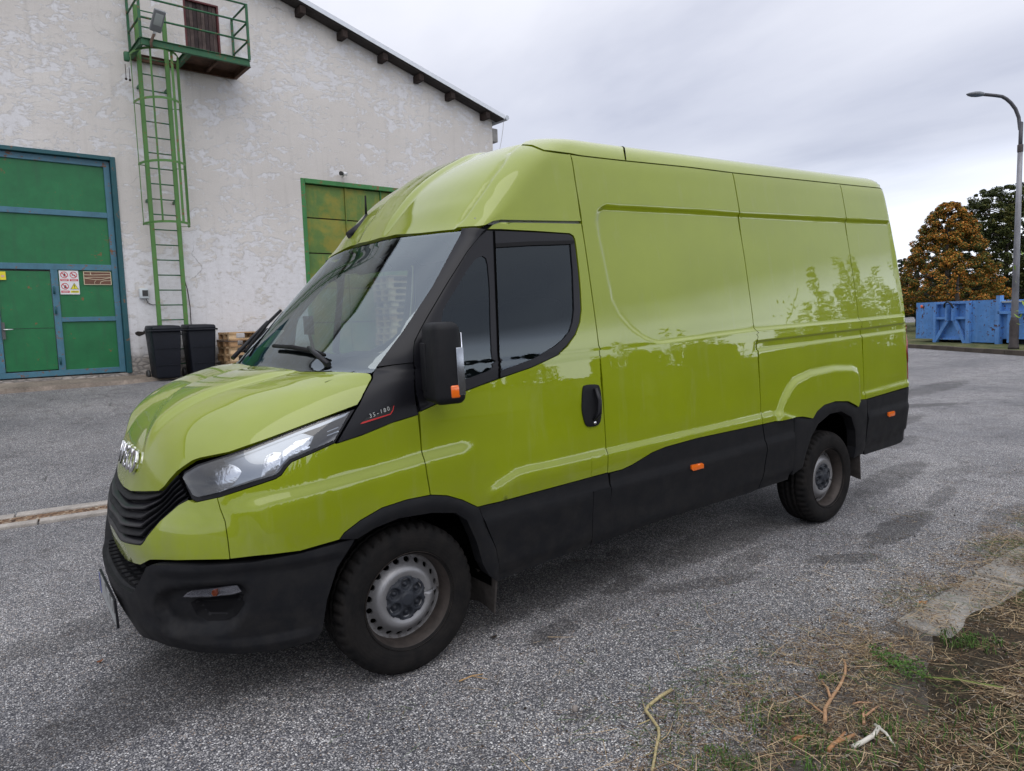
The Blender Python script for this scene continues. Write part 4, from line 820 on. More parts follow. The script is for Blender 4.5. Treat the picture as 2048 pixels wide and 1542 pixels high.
def plastic(name, base, rough, dirt=.6):
    t = NT(name, rough, 0, .22, base); c = t.co()
    dz = t.node('ShaderNodeSeparateXYZ'); t.l.new(c, dz.inputs[0])
    k = t.math('MULTIPLY', t.ramp(dz.outputs[2], [(.15, 1.), (.75, 0.3)]), t.ramp(t.noise(c, 9, 8, .75), [(.42, 0.), (.72, dirt)]))
    t.set('Base Color', t.mix(k, base, (.032, .029, .026)))
    t.set('Roughness', t.ramp(t.noise(c, 14, 4), [(.3, rough-.05), (.7, rough+.1)]))
    t.bump(t.noise(c, 420, 2), .12, .001)
    return t.m
M_CLAD = plastic('black_plastic', (.0065, .007, .009), .55)
M_BUMP = plastic('bumper_plastic', (.0055, .006, .008), .58)
M_GAP = simple('gap_black', (.003, .003, .003), .95, spec=.0)
M_RUB = simple('rubber_black', (.006, .006, .007), .65, bump=.2, spec=.2)
M_TRIM = simple('satin_black_trim', (.008, .008, .011), .36, spec=.3)
M_INT = simple('cab_interior', (.022, .023, .026), .75, bump=.2, spec=.2)
M_SEAT = simple('seat_fabric', (.035, .037, .045), .9, bump=.4, bs=300)
M_CHROME = simple('chrome', (.78, .78, .80), .12, 1)
M_AMBER = NT('amber_lens', .15, 0, .5, (.75, .14, .01), Coat_Weight=.6).m
M_RED = NT('red_lens', .12, 0, .5, (.22, .008, .008), Coat_Weight=1.0).m
M_WHITE = simple('white_plate', (.62, .63, .62), .4)
M_GRAPH = simple('printed_grey', (.45, .46, .45), .5)
M_REDLINE = simple('red_line', (.5, .02, .02), .4)
def glass(name, tint, refl=1.0, rough=.005, ior=1.9):
    m = bpy.data.materials.new(name); m.use_nodes = True; t = m.node_tree; t.nodes.clear()
    o = t.nodes.new('ShaderNodeOutputMaterial'); tr = t.nodes.new('ShaderNodeBsdfTransparent'); gl = t.nodes.new('ShaderNodeBsdfGlossy')
    fr = t.nodes.new('ShaderNodeFresnel'); mx = t.nodes.new('ShaderNodeMixShader')
    tr.inputs[0].default_value = (*tint, 1); gl.inputs[0].default_value = (*refl, 1) if isinstance(refl, tuple) else (refl, refl, refl, 1); gl.inputs[1].default_value = rough; fr.inputs[0].default_value = ior
    t.links.new(fr.outputs[0], mx.inputs[0]); t.links.new(tr.outputs[0], mx.inputs[1]); t.links.new(gl.outputs[0], mx.inputs[2]); t.links.new(mx.outputs[0], o.inputs[0])
    return m
M_GLASS = glass('windscreen_glass', (.78, .90, .88), (.86, .96, 1.0), ior=2.5); M_SGLASS = glass('tinted_side_glass', (.34, .41, .42), (.76, .86, .92), ior=1.62); M_LENS = glass('clear_lens', (.93, .95, .97))
# --- body surface families: rows V, z, half width, nose x, corner start x, exponent
def pchip(xs, ys):
    xs = np.array(xs, float); ys = np.array(ys, float); h = np.diff(xs); d = np.diff(ys)/h; m = np.zeros_like(xs)
    for i in range(1, len(xs)-1):
        if d[i-1]*d[i] > 0:
            w1 = 2*h[i]+h[i-1]; w2 = h[i]+2*h[i-1]; m[i] = (w1+w2)/(w1/d[i-1]+w2/d[i])
    m[0] = d[0]; m[-1] = d[-1]
    def f(q):
        q = np.clip(q, xs[0], xs[-1]); i = np.clip(np.searchsorted(xs, q, side='right')-1, 0, len(xs)-2)
        t = (q-xs[i])/h[i]; t2 = t*t; t3 = t2*t
        return (2*t3-3*t2+1)*ys[i]+(t3-2*t2+t)*h[i]*m[i]+(-2*t3+3*t2)*ys[i+1]+(t3-t2)*h[i]*m[i+1]
    return f
LF = 1.45
def make_G():
    n = 2.7; ph = np.linspace(0, 1, 2001)*math.pi/2
    x = -.68*np.cos(ph)**(2/n); y = -np.sin(ph)**(2/n)
    L = np.concatenate([[0], np.cumsum(np.hypot(np.diff(x), np.diff(y)))]); L /= L[-1]
    return L, ph
GL_, GP_ = make_G()
class Fam:
    def __init__(s, rows, feats=None):
        a = np.array(rows, float); s.V = a[:, 0]
        s.z, s.w, s.xn, s.xs, s.n, s.xr = [pchip(a[:, 0], a[:, k]) for k in range(1, 7)]
        s.feats = feats or []; s.bvh = None
    def base(s, S, V):
        S = np.asarray(S, float); V = np.asarray(V, float)
        z, w_, xn, xs, n, xr = s.z(V), s.w(V), s.xn(V), s.xs(V), s.n(V), s.xr(V)
        t = np.clip(1+S/LF, 0, 1); ph = np.interp(t, GL_, GP_)
        c = np.clip(np.cos(ph), 0, 1)**(2/n); sn = np.clip(np.sin(ph), 0, 1)**(2/n)
        xf = xs-(xs-xn)*c; yf = -w_*sn
        xq = xs+S; r = np.minimum(.11, w_*.9+1e-6); al = np.maximum(0, xq-(xr-r)); a = np.minimum(al/r, math.pi/2); ex = np.maximum(0, al-r*math.pi/2)
        xb = np.where(al > 0, xr-r+r*np.sin(a), xq); yb = np.where(al > 0, -(w_-r+r*np.cos(a))+ex, -w_)
        yb = np.minimum(yb, 0)
        return np.stack([np.where(S < 0, xf, xb), np.where(S < 0, yf, yb), z], -1)
    def normal(s, S, V, fn):
        e = 2e-3
        S0 = np.clip(S, -LF, None); sp = np.where(S0-e < -LF, S0, S0-e)
        du = fn(S0+e, V)-fn(sp, V)
        vl = np.clip(V-e, s.V[0], s.V[-1]); vh = np.clip(V+e, s.V[0], s.V[-1])
        dv = fn(S0, vh)-fn(S0, vl); n = np.cross(du, dv); L = np.linalg.norm(n, axis=-1, keepdims=True)
        return n/np.maximum(L, 1e-12)
    def surf(s, S, V, off=0., disp=True):
        P = s.base(S, V); Nn = s.normal(S, V, s.base)
        o = np.zeros(len(P))+off
        if disp:
            for f in s.feats: o = o+(f(S, V) if getattr(f, 'sv', False) else f(P))
        return P+Nn*o[:, None]
    def build_bvh(s, ns=260, nv=200):
        S = np.concatenate([np.linspace(-LF, 0, 150), np.linspace(0, 5.6, 240)[1:]]); V = np.linspace(s.V[0], s.V[-1], nv)
        SS, VV = np.meshgrid(S, V); s.gS, s.gV = SS.ravel(), VV.ravel()
        P = s.base(s.gS, s.gV); s.gP = P; k = len(S); polys = []
        for j in range(len(V)-1):
            for i in range(k-1):
                a = j*k+i; polys.append((a, a+1, a+k+1)); polys.append((a, a+k+1, a+k))
        s.tri = polys; s.bvh = BVHTree.FromPolygons([tuple(p) for p in P], polys, all_triangles=True)
    def hit_sv(s, loc, idx):
        a, b, c = s.tri[idx]; A, B, Cc = s.gP[a], s.gP[b], s.gP[c]; P = np.array(loc)
        v0, v1, v2 = B-A, Cc-A, P-A; d00, d01, d11, d20, d21 = v0@v0, v0@v1, v1@v1, v2@v0, v2@v1; D = d00*d11-d01*d01
        if abs(D) < 1e-18: return float(s.gS[a]), float(s.gV[a])
        v = (d11*d20-d01*d21)/D; w_ = (d00*d21-d01*d20)/D; u = 1-v-w_
        return float(u*s.gS[a]+v*s.gS[b]+w_*s.gS[c]), float(u*s.gV[a]+v*s.gV[b]+w_*s.gV[c])
    def T(s, pts, dens=True):
        if s.bvh is None: s.build_bvh()
        if dens and len(pts) > 1:
            q = []
            for a, b in zip(pts[:-1], pts[1:]):
                n = max(1, int(math.hypot(b[0]-a[0], b[1]-a[1])/9)); q += [(a[0]+(b[0]-a[0])*i/n, a[1]+(b[1]-a[1])*i/n) for i in range(n)]
            pts = q+[pts[-1]]
        o = Vector(w2b(CC)); r = []
        for (x, y) in pts:
            d = Vector(w2b(ray(x, y))).normalized()
            loc, nn, idx, dist = s.bvh.ray_cast(o, d)
            if loc is None:
                best = None
                for t in np.linspace(1.5, 9, 160):
                    q, n_, i_, dd = s.bvh.find_nearest(o+d*t)
                    if best is None or dd < best[0]: best = (dd, q, i_)
                loc, idx = best[1], best[2]
            r.append(s.hit_sv(loc, idx))
        return r
    def at(s, P):
        # nearest (s,v) for a body point on the near side
        if s.bvh is None: s.build_bvh()
        q, n_, i_, dd = s.bvh.find_nearest(Vector(P)); return s.hit_sv(q, i_)
    def XZ(s, x, z):
        # side point by body x,z
        if not hasattr(s, 'zt'): s.vt = np.linspace(s.V[0], s.V[-1], 2000); s.zt = s.z(s.vt)
        v = float(np.interp(z, s.zt, s.vt))
        xs, xn, n = float(s.xs(v)), float(s.xn(v)), float(s.n(v))
        if x >= xs: return (x-xs, v)
        c = ((xs-x)/(xs-xn))**(n/2); ph = math.acos(max(0, min(1, c))); t = float(np.interp(ph, GP_, GL_)); return (-LF*(1-t), v)
    def YZ(s, y, v):
        wv, n = float(s.w(v)), float(s.n(v)); ph = math.asin(min(1, (abs(y)/wv)**(n/2))); t = float(np.interp(ph, GP_, GL_)); return (-LF*(1-t), v)
# ---- displacement features (body coordinates)
def sdist(P2, poly, closed=False):
    poly = np.array(poly, float); best = np.full(len(P2), 1e9); sign = np.ones(len(P2)); par = np.zeros(len(P2))
    m = len(poly) if closed else len(poly)-1; Ls = 0
    for i in range(m):
        a = poly[i]; b = poly[(i+1) % len(poly)]; ab = b-a; L2 = ab@ab
        t = np.clip(((P2-a)@ab)/L2, 0, 1); d = P2-(a+t[:, None]*ab); dd = np.hypot(d[:, 0], d[:, 1])
        cr_ = ab[0]*(P2[:, 1]-a[1])-ab[1]*(P2[:, 0]-a[0]); u = dd < best-1e-9
        best = np.where(u, dd, best); sign = np.where(u, np.sign(cr_), sign); par = np.where(u, Ls+t*math.sqrt(L2), par); Ls += math.sqrt(L2)
    return best, sign, par/Ls
def inpoly(P, poly):
    x, y = P[:, 0], P[:, 1]; poly = np.asarray(poly, float); c = np.zeros(len(P), bool); j = len(poly)-1
    for i in range(len(poly)):
        xi, yi = poly[i]; xj, yj = poly[j]
        if yi != yj:
            c ^= ((yi > y) != (yj > y)) & (x < (xj-xi)*(y-yi)/(yj-yi)+xi)
        j = i
    return c
def sstep(t): t = np.clip(t, 0, 1); return t*t*(3-2*t)
def crease(ax, line, wid, amp, D, side=1, xr=(-9, 9), e0=.12, e1=.12, zr=(-9, 9)):
    # offset rises by amp over wid on one side of the line, then dies away over D
    def f(P):
        o = np.zeros(len(P)); m = (P[:, ax[0]] > xr[0]) & (P[:, ax[0]] < xr[1]) & (P[:, 2] > zr[0]) & (P[:, 2] < zr[1])
        if not m.any(): return o
        Q = P[m][:, ax]; d, sg, par = sdist(Q, line); d = d*sg*side
        v = np.where(d > 0, amp*sstep(d/wid)*np.exp(-(np.maximum(0, d-wid)/D)**2), 0)
        v = v*sstep(par/e0)*sstep((1-par)/e1); o[m] = v; return o
    return f
def pocket(ax, poly, wid, amp, zr=(-9, 9), xr=(-9, 9)):
    def f(P):
        o = np.zeros(len(P)); m = (P[:, 2] > zr[0]) & (P[:, 2] < zr[1]) & (P[:, 0] > xr[0]) & (P[:, 0] < xr[1])
        if not m.any(): return o
        Q = P[m][:, ax]; ins = inpoly(Q, poly); d, sg, par = sdist(Q, poly, True)
        o[m] = np.where(ins, amp*sstep(d/wid), 0); return o
    return f
def pocket_sv(poly, wid, amp):
    def f(S, V):
        Q = np.stack([S, V], 1); ins = inpoly(Q, poly); d = sdist(Q, poly, True)[0]
        return np.where(ins, amp*sstep(d/wid), 0)
    f.sv = True; return f
def catmull(pts, k=5):
    P = [np.array(p, float) for p in pts]; P = [2*P[0]-P[1]]+P+[2*P[-1]-P[-2]]; r = []
    for i in range(1, len(P)-2):
        for j in range(k):
            t = j/k; a, b, c, d = P[i-1:i+3]
            r.append(tuple(.5*((2*b)+(c-a)*t+(2*a-5*b+4*c-d)*t*t+(-a+3*b-3*c+d)*t**3)))
    r.append(tuple(P[-2])); return r
F1 = Fam([
 (.12,.12,.94,-.95,-.3,2.7,4.74),(.30,.30,.975,-.985,-.3,2.7,4.76),(.45,.45,.990,-1.0,-.3,2.7,4.775),(.60,.60,.997,-1.005,-.3,2.7,4.78),(.70,.70,1.0,-1.015,-.3,2.7,4.785),
 (.80,.80,1.003,-1.0,-.3,2.7,4.79),(.905,.905,1.003,-.955,-.3,2.7,4.79),(1.0,1.0,1.0,-.928,-.3,2.7,4.79),(1.07,1.07,.998,-.905,-.27,2.7,4.79),(1.13,1.13,.996,-.88,-.20,2.7,4.79),
 (1.19,1.19,.993,-.845,-.09,2.7,4.79),(1.25,1.25,.990,-.785,.05,2.7,4.79),(1.32,1.30,.987,-.70,.17,2.7,4.79),(1.40,1.335,.985,-.61,.25,2.7,4.79),(1.50,1.36,.983,-.51,.30,2.7,4.79),
 (1.62,1.382,.981,-.40,.31,2.75,4.79),(1.72,1.398,.980,-.305,.255,2.6,4.79),(1.80,1.455,.974,-.24,.20,2.35,4.79),(2.0,1.60,.955,-.085,.255,2.1,4.788),(2.2,1.745,.935,.07,.36,2.1,4.785),
 (2.4,1.89,.914,.225,.47,2.1,4.78),(2.6,2.035,.891,.385,.60,2.2,4.77),(2.75,2.18,.868,.51,.85,3,4.76),(2.9,2.31,.846,.635,1.0,3,4.75),(3.05,2.43,.822,.80,1.15,2.9,4.74),
 (3.12,2.485,.797,.90,1.25,2.8,4.73),(3.18,2.525,.755,.985,1.35,2.7,4.71),(3.26,2.55,.69,1.08,1.45,2.6,4.68),(3.45,2.575,.51,1.25,1.6,2.5,4.62),(3.65,2.59,.31,1.5,1.8,2.5,4.58),(4.0,2.60,.001,1.9,2.1,2.5,4.55)])
F2 = Fam([(.20,.20,.945,-.97,-.2,2.6,4.7),(.30,.30,.978,-1.01,-.2,2.6,4.7),(.40,.40,.992,-1.045,-.2,2.65,4.7),(.50,.50,.999,-1.06,-.2,2.7,4.7),(.60,.60,1.002,-1.062,-.2,2.7,4.7),(.75,.75,1.002,-1.05,-.2,2.7,4.7)])
def bpts(fam, px): 
    sv = fam.T(px, False); return fam.base(np.array([a for a, b in sv]), np.array([b for a, b in sv]))
def side_line(px): return [(p[0], p[2]) for p in bpts(F1, px)]
def top_line(px): return [(p[0], p[1]) for p in bpts(F1, px)]
XZA = [0, 2]; XYA = [0, 1]
fend_c = side_line([(437, 1012), (493, 994), (535, 983), (600, 968), (692, 944), (740, 931), (827, 906), (858, 897), (924, 881), (960, 877)])
feats = []
feats.append(crease(XZA, fend_c, .06, .015, .20, side=-1, xr=(-1.2, 1.0), e0=.1, e1=.10, zr=(.5, 1.2)))
feats.append(crease(XZA, side_line([(957, 994), (989, 965), (1031, 937), (1054, 930), (1100, 921), (1207, 897), (1327, 870), (1522, 826), (1543, 821), (1560, 822), (1586, 830), (1620, 835)]), .035, .014, .12, side=-1, xr=(.2, 3.4), e0=.04, e1=.02, zr=(.4, 1.1)))
feats.append(crease(XZA, side_line([(1722.5, 783), (1812, 760), (1830, 756)]), .03, .014, .12, side=-1, xr=(3.9, 4.8), e0=.05, e1=.01, zr=(.4, 1.1)))
arch_b = side_line([(1551, 822), (1560, 797), (1574, 770), (1586, 755), (1617, 740), (1665, 730), (1702, 730), (1714, 736), (1718, 750), (1720, 791), (1727, 860), (1560, 900), (1545, 850)])
feats.append(pocket(XZA, arch_b, .045, .024, zr=(.3, 1.3), xr=(2.5, 4.5)))
recess = side_line([(1193, 440), (1195, 424), (1200, 414), (1209, 409), (1236, 411), (1400, 420), (1482, 426), (1695, 437.5), (1784, 441.5)])+[(4.68, 1.8)]+side_line([(1811, 633), (1727, 642), (1511, 662), (1367, 682), (1323, 688), (1309, 686), (1288, 677), (1265, 660), (1240, 632), (1224, 600), (1209, 527), (1197, 470)])
feats.append(pocket(XZA, recess, .020, -.016, zr=(1.2, 2.4), xr=(1.0, 4.8)))
rail = side_line([(1511.4, 681.6), (1724, 656.4), (1811.4, 644.4), (1830, 642), (1832, 657.5), (1811.4, 661), (1727, 673), (1511.4, 702.5)])
feats.append(pocket(XZA, rail, .012, -.012, zr=(1.0, 1.5), xr=(2.3, 4.75)))
# bonnet: valley either side of the raised centre
feats.append(crease(XYA, [(-.93, -.30), (-.86, -.345), (-.75, -.40), (-.6, -.455), (-.45, -.51), (-.3, -.56), (-.2, -.60)], .055, .020, .55, side=1, xr=(-1.0, -.12), e0=.12, e1=.3, zr=(.9, 1.42)))
# drip channel up the cab cap
capline = [tuple(p) for p in bpts(F1, [(922, 444), (945, 411), (965, 383), (1000, 335), (1030, 298), (1046, 288)])]
def capgroove(P):
    o = np.zeros(len(P)); m = (P[:, 2] > 2.0) & (P[:, 0] < 1.6)
    if not m.any(): return o
    Q = P[m]; L = np.array(capline); d = np.full(len(Q), 9.); sg = np.ones(len(Q))
    for a, b in zip(L[:-1], L[1:]):
        ab = b-a; t = np.clip(((Q-a)@ab)/(ab@ab), 0, 1); v = Q-(a+t[:, None]*ab); dd = np.linalg.norm(v, axis=1)
        cr_ = ab[2]*v[:, 1]*-1+ab[1]*v[:, 2]; u = dd < d; d = np.where(u, dd, d); sg = np.where(u, np.sign(cr_), sg)
    ds = d*sg
    o[m] = -.014*np.exp(-(ds/.012)**2)+.012*sstep((ds+.01)/.03)*np.exp(-(np.maximum(0, ds)/.22)**2)*(Q[:, 2] < 2.57); return o
feats.append(capgroove)
# centre swell of the cab cap
feats.append(crease(XYA, [(.36, -.19), (.55, -.21), (.75, -.24), (.95, -.27), (1.2, -.30)], .06, .018, .5, side=1, xr=(.3, 1.4), e0=.15, e1=.3, zr=(2.03, 2.62)))
F1.feats = feats
F2.feats = [pocket_sv(F2.T([(308, 1208), (314, 1191), (332, 1180), (364, 1175), (469, 1167), (487, 1170), (499, 1185), (493, 1214), (475, 1250), (449, 1266), (399, 1267), (349, 1262), (332, 1253), (314, 1227), (308, 1208)])[:-1], .018, -.040),
            pocket_sv(F2.T([(372, 1210), (388, 1203), (484, 1196), (484, 1214), (468, 1243), (446, 1254), (404, 1256), (380, 1240), (372, 1210)])[:-1], .03, -.025),
            crease(XZA, [(p[0], p[2]) for p in bpts(F2, [(290, 1160), (330, 1152), (413, 1150), (510, 1141), (600, 1128), (700, 1108)])], .012, .012, .06, side=1, zr=(.3, .9)),
            crease(XZA, [(p[0], p[2]) for p in bpts(F2, [(300, 1230), (340, 1262), (400, 1276), (480, 1280), (560, 1272), (640, 1250)])], .012, .016, .05, side=-1, zr=(.1, .5))]
# ---- panel builder
def densify(poly, h=.05, closed=True):
    r = []; k = len(poly); m = k if closed else k-1
    for i in range(m):
        a = np.array(poly[i]); b = np.array(poly[(i+1) % k]); n = max(1, int(np.linalg.norm(b-a)/h))
        for j in range(n): r.append(tuple(a+(b-a)*j/n))
    if not closed: r.append(tuple(poly[-1]))
    return r
def area2(p):
    p = np.array(p); x, y = p[:, 0], p[:, 1]; return .5*np.sum(x*np.roll(y, -1)-np.roll(x, -1)*y)
def inset_poly(p, d, keep=None):
    p = np.array(p, float)
    if area2(p) < 0: p = p[::-1]
    a = p-np.roll(p, 1, 0); b = np.roll(p, -1, 0)-p
    na = np.stack([-a[:, 1], a[:, 0]], 1)/(np.linalg.norm(a, axis=1, keepdims=True)+1e-12); nb = np.stack([-b[:, 1], b[:, 0]], 1)/(np.linalg.norm(b, axis=1, keepdims=True)+1e-12)
    m = na+nb; L = np.linalg.norm(m, axis=1, keepdims=True); m = m/np.maximum(L, 1e-9); c = np.clip((m*na).sum(1), .45, 1)
    q = p+m*(d/c)[:, None]
    if keep is not None: q = np.where(keep(p)[:, None], p, q)
    return q
def center_keep(p): return p[:, 0] < -LF+1e-4
class MeshAcc:
    def __init__(s): s.v = []; s.f = []; s.n = 0
def clean(poly, eps=.0008):
    r = []
    for p in poly:
        if not r or math.hypot(p[0]-r[-1][0], p[1]-r[-1][1]) > eps: r.append((float(p[0]), float(p[1])))
    while len(r) > 3 and math.hypot(r[0][0]-r[-1][0], r[0][1]-r[-1][1]) < eps: r.pop()
    return r
def fill2d(outer, holes, h, extra=None):
    """triangulate a 2-D outline with holes over an inner grid"""
    pts = []; edges = []; loops = [np.array(outer)]+[np.array(q) for q in holes]
    for L in loops:
        b = len(pts); pts += [tuple(q) for q in L]; edges += [(b+i, b+(i+1) % len(L)) for i in range(len(L))]
    lo = loops[0].min(0); hi = loops[0].max(0)
    gx = np.arange(lo[0]+h*.5, hi[0], h); gy = np.arange(lo[1]+h*.5, hi[1], h*.9)
    if len(gx) and len(gy):
        X, Y = np.meshgrid(gx, gy); X = X+(np.arange(len(gy)) % 2)[:, None]*h*.5
        G = np.stack([X.ravel(), Y.ravel()], 1)
        m = inpoly(G, loops[0])
        for q in loops[1:]: m &= ~inpoly(G, q)
        G = G[m]
        if len(G):
            d = np.full(len(G), 9.)
            for L in loops: d = np.minimum(d, sdist(G, L, True)[0])
            G = G[d > h*.42]; pts += [tuple(q) for q in G]
    if extra is not None: pts += [tuple(q) for q in extra]
    V, E_, F_, ov, oe, of = delaunay_2d_cdt([Vector(p) for p in pts], edges, [], 0, 1e-6)
    V = np.array([(v.x, v.y) for v in V]); F_ = [tuple(f) for f in F_]
    cen = np.array([V[list(f)].mean(0) for f in F_]); m = inpoly(cen, loops[0])
    for q in loops[1:]: m &= ~inpoly(cen, q)
    F_ = [f for f, k in zip(F_, m) if k]
    used = sorted({i for f in F_ for i in f}); mp = {o: n for n, o in enumerate(used)}
    F_ = [tuple(mp[i] for i in f) for f in F_]; V = V[used]
    return V, [f if area2([V[i] for i in f]) > 0 else f[::-1] for f in F_]
def panel_mesh(name, fam, outline, holes=(), h=.03, off=0., inset=.003, rim=.014, join=False, disp=True, back=0., mirror_in=False, bulge=0.):
    keep = center_keep if join else None
    o = clean(densify(inset_poly(clean(outline), inset, keep), h*1.3)); hs = [clean(densify(inset_poly(clean(q), -inset)[::-1], h*1.3)) for q in holes]
    V, F_ = fill2d(o, hs, h)
    S, W_ = V[:, 0], V[:, 1]
    offv = np.zeros(len(S))+off
    if bulge:
        d = sdist(V, o, True)[0]
        for q in hs: d = np.minimum(d, sdist(V, q, True)[0])
        offv = offv+bulge*(1-np.exp(-(d/.02)))
    P = fam.surf(S, W_, 0, disp); Nn = fam.normal(S, W_, fam.base); P = P+Nn*offv[:, None]
    vs = [tuple(p) for p in P]; fs = list(F_); sm = [True]*len(fs)
    if rim:
        for L in [o]+hs:
            L = np.array(L); A = fam.surf(L[:, 0], L[:, 1], 0, disp); nn = fam.normal(L[:, 0], L[:, 1], fam.base); A = A+nn*off; B = A-nn*rim
            b = len(vs); k = len(L); vs += [tuple(p) for p in A]+[tuple(p) for p in B]
            for i in range(k):
                j = (i+1) % k
                if join and L[i][0] < -LF+1e-4 and L[j][0] < -LF+1e-4: continue
                fs.append((b+i, b+k+i, b+k+j, b+j)); sm.append(False)
    if join or mirror_in:
        b = len(vs); vs += [(x, -y, z) for x, y, z in vs]; fs += [tuple(b+i for i in f[::-1]) for f in fs]; sm += sm
    me = bpy.data.meshes.new(name); me.from_pydata(vs, [], fs); me.update()
    me.polygons.foreach_set('use_smooth', sm)
    if join:
        bm = bmesh.new(); bm.from_mesh(me); vv = [v for v in bm.verts if abs(v.co.y) < 2e-3 and v.co.x < 2.5]
        for v in vv: v.co.y = 0
        bmesh.ops.remove_doubles(bm, verts=vv, dist=.0015); bm.to_mesh(me); bm.free()
    return me
def panel(name, fam, outline, mat, parent=None, both=False, label=None, **k):
    me = panel_mesh(name, fam, outline, **k); o = vlink(name, me, mat, parent, label)
    if both:
        c = bpy.data.objects.new(name, me); COL.objects.link(c); c.scale = (1, -1, 1); c.parent = parent or van
        if parent is not None and parent.get('_m'): pass
        return o, c
    return o
def mirrored(o, parent=None):
    """copy of a part for the far side of the van (and of its own children)"""
    c = o.copy(); COL.objects.link(c); c.parent = parent or van
    if parent is None or parent is van: c.matrix_local = Matrix.Diagonal((1, -1, 1, 1)) @ o.matrix_local
    for ch in list(o.children):
        k = ch.copy(); COL.objects.link(k); k.parent = c
    return c
T1 = F1.T
def TC(px, fam=None): return (fam or F1).T(list(px)+[px[0]])[:-1]
def snap(px, X):
    sv = F1.T(px); z = F1.z(np.array([b for a, b in sv])); return [F1.XZ(X, float(q)) for q in z]
def cv(*p, k=4): return T1(catmull(p, k))
cY = lambda v, fam=F1: (-LF, v)
# seams in image coordinates (2048 x 1542 photograph)
SEAM_NOSE = [(434, 995), (440, 1017), (450, 1043), (456, 1084), (460, 1118.5)]
SEAM_DOORF = [(838, 829), (843, 900), (851, 949), (859, 989.5)]
HL_LOW = [(672, 885.5), (621, 908), (584, 923.5), (574, 934), (563, 950), (551, 957.7), (516, 969.4), (436, 995)]
FL_TOP = [(678, 1077.5), (687.5, 1065), (720, 1039.5), (762, 1015), (811, 999), (859, 989.5), (892, 991), (924, 1000), (955, 1014.5)]
PIL_LOW = [(838, 829), (786, 845), (726, 870), (674, 887)]
SEAM_PIL = [(838, 829), (832, 790), (829, 760), (828, 731), (826, 700), (829, 682), (840, 660), (853.5, 635), (895, 565), (934, 503), (956, 475), (973, 459), (984, 450), (1000, 444)]
DOOR_REAR = [(1163.5, 445), (1183, 560), (1196, 640), (1200.5, 701), (1205, 800), (1208.6, 899), (1213.5, 945)]
CAP_SEAM = [(1140, 308.5), (1151, 370), (1163.5, 445)]
GUTTER = [(1138, 308), (1160, 312), (1250, 322), (1380, 335), (1466, 346), (1681.6, 368.6), (1769, 377.5)]
SEAM2 = [(1466, 346), (1482, 422), (1493.5, 509.7), (1507, 620), (1511.4, 659), (1519.5, 746.5), (1522, 848.5)]
SEAM3 = [(1681.6, 368.6), (1699.5, 470.8), (1713, 570), (1723.8, 642.7), (1727, 746.5), (1731, 798)]
SEAM4 = [(1769, 377.5), (1784, 441), (1801.6, 568), (1811, 633), (1813, 700), (1812, 774)]
DR_X, S2_X, S3_X = 1.224, 2.641, 3.987
S_DR, S_CAP, S_2, S_3 = snap(DOOR_REAR, DR_X), snap(CAP_SEAM, DR_X), snap(SEAM2, S2_X), snap(SEAM3, S3_X)
CLAD_TOP = [(1215, 946), (1242.6, 939), (1262, 929.6), (1301, 905), (1327, 894), (1391.8, 876), (1522, 848.5)]
ARCH_R = [(1522, 848.5), (1585, 834), (1600, 833), (1619.8, 836.8), (1628, 822.5), (1642.6, 809.7), (1665, 802.6), (1691, 802.6), (1705, 809.7), (1711.7, 814), (1714, 805.4), (1722.5, 799.7), (1731, 798)]
rev = lambda l: l[::-1]
HLOW_A = [(716, 809), (633, 840.5), (535, 877.7), (457, 905), (398.6, 916.7), (384, 922), (369, 932), (354, 943)]
HLOW_B = [(354, 943), (338.7, 960), (328, 974), (317, 983), (301, 983.5)]
HC = [F1.YZ(-.2, .905), F1.YZ(-.1, .900), (-LF, .898)]
def hood_low(): return T1(HLOW_A+HLOW_B[1:])+HC
# --- bonnet
hood_edge = hood_low()
hood = [(-LF, 1.715), F1.YZ(-.3, 1.715), F1.YZ(-.5, 1.71)]+T1([(672, 743), (725, 745.5), (736, 746.5), (742, 749), (744, 754), (740, 763), (728, 787)])+hood_edge
bonnet = panel('bonnet', F1, hood, M_PAINT, h=.022, join=True, rim=.02)
# --- front wing, nose panel
wing = TC(SEAM_NOSE+[(600, 1101.5), (678, 1079)]+FL_TOP[1:6]+rev(SEAM_DOORF)[1:]+PIL_LOW[1:]+HL_LOW)
fender = panel('front_wing', F1, wing, M_PAINT, h=.02, inset=.0025)
mirrored(fender)
gr_in = T1([(376, 999.5), (357, 1009.5), (320, 1042), (295, 1071.6), (286, 1086), (281, 1090)])+[F1.YZ(-.18, .688), F1.YZ(-.08, .70), (-LF, .702)]
nose = gr_in+[(-LF, .60), F1.YZ(-.2, .60)]+T1([(281, 1130), (300, 1120), (320, 1120), (355, 1121), (460, 1119)]+rev(SEAM_NOSE)[1:]+[(389, 1005), (382, 1002), (376, 999.5)])
nose_p = panel('nose_panel', F1, nose, M_PAINT, h=.02, join=True, rim=.03, inset=.002)
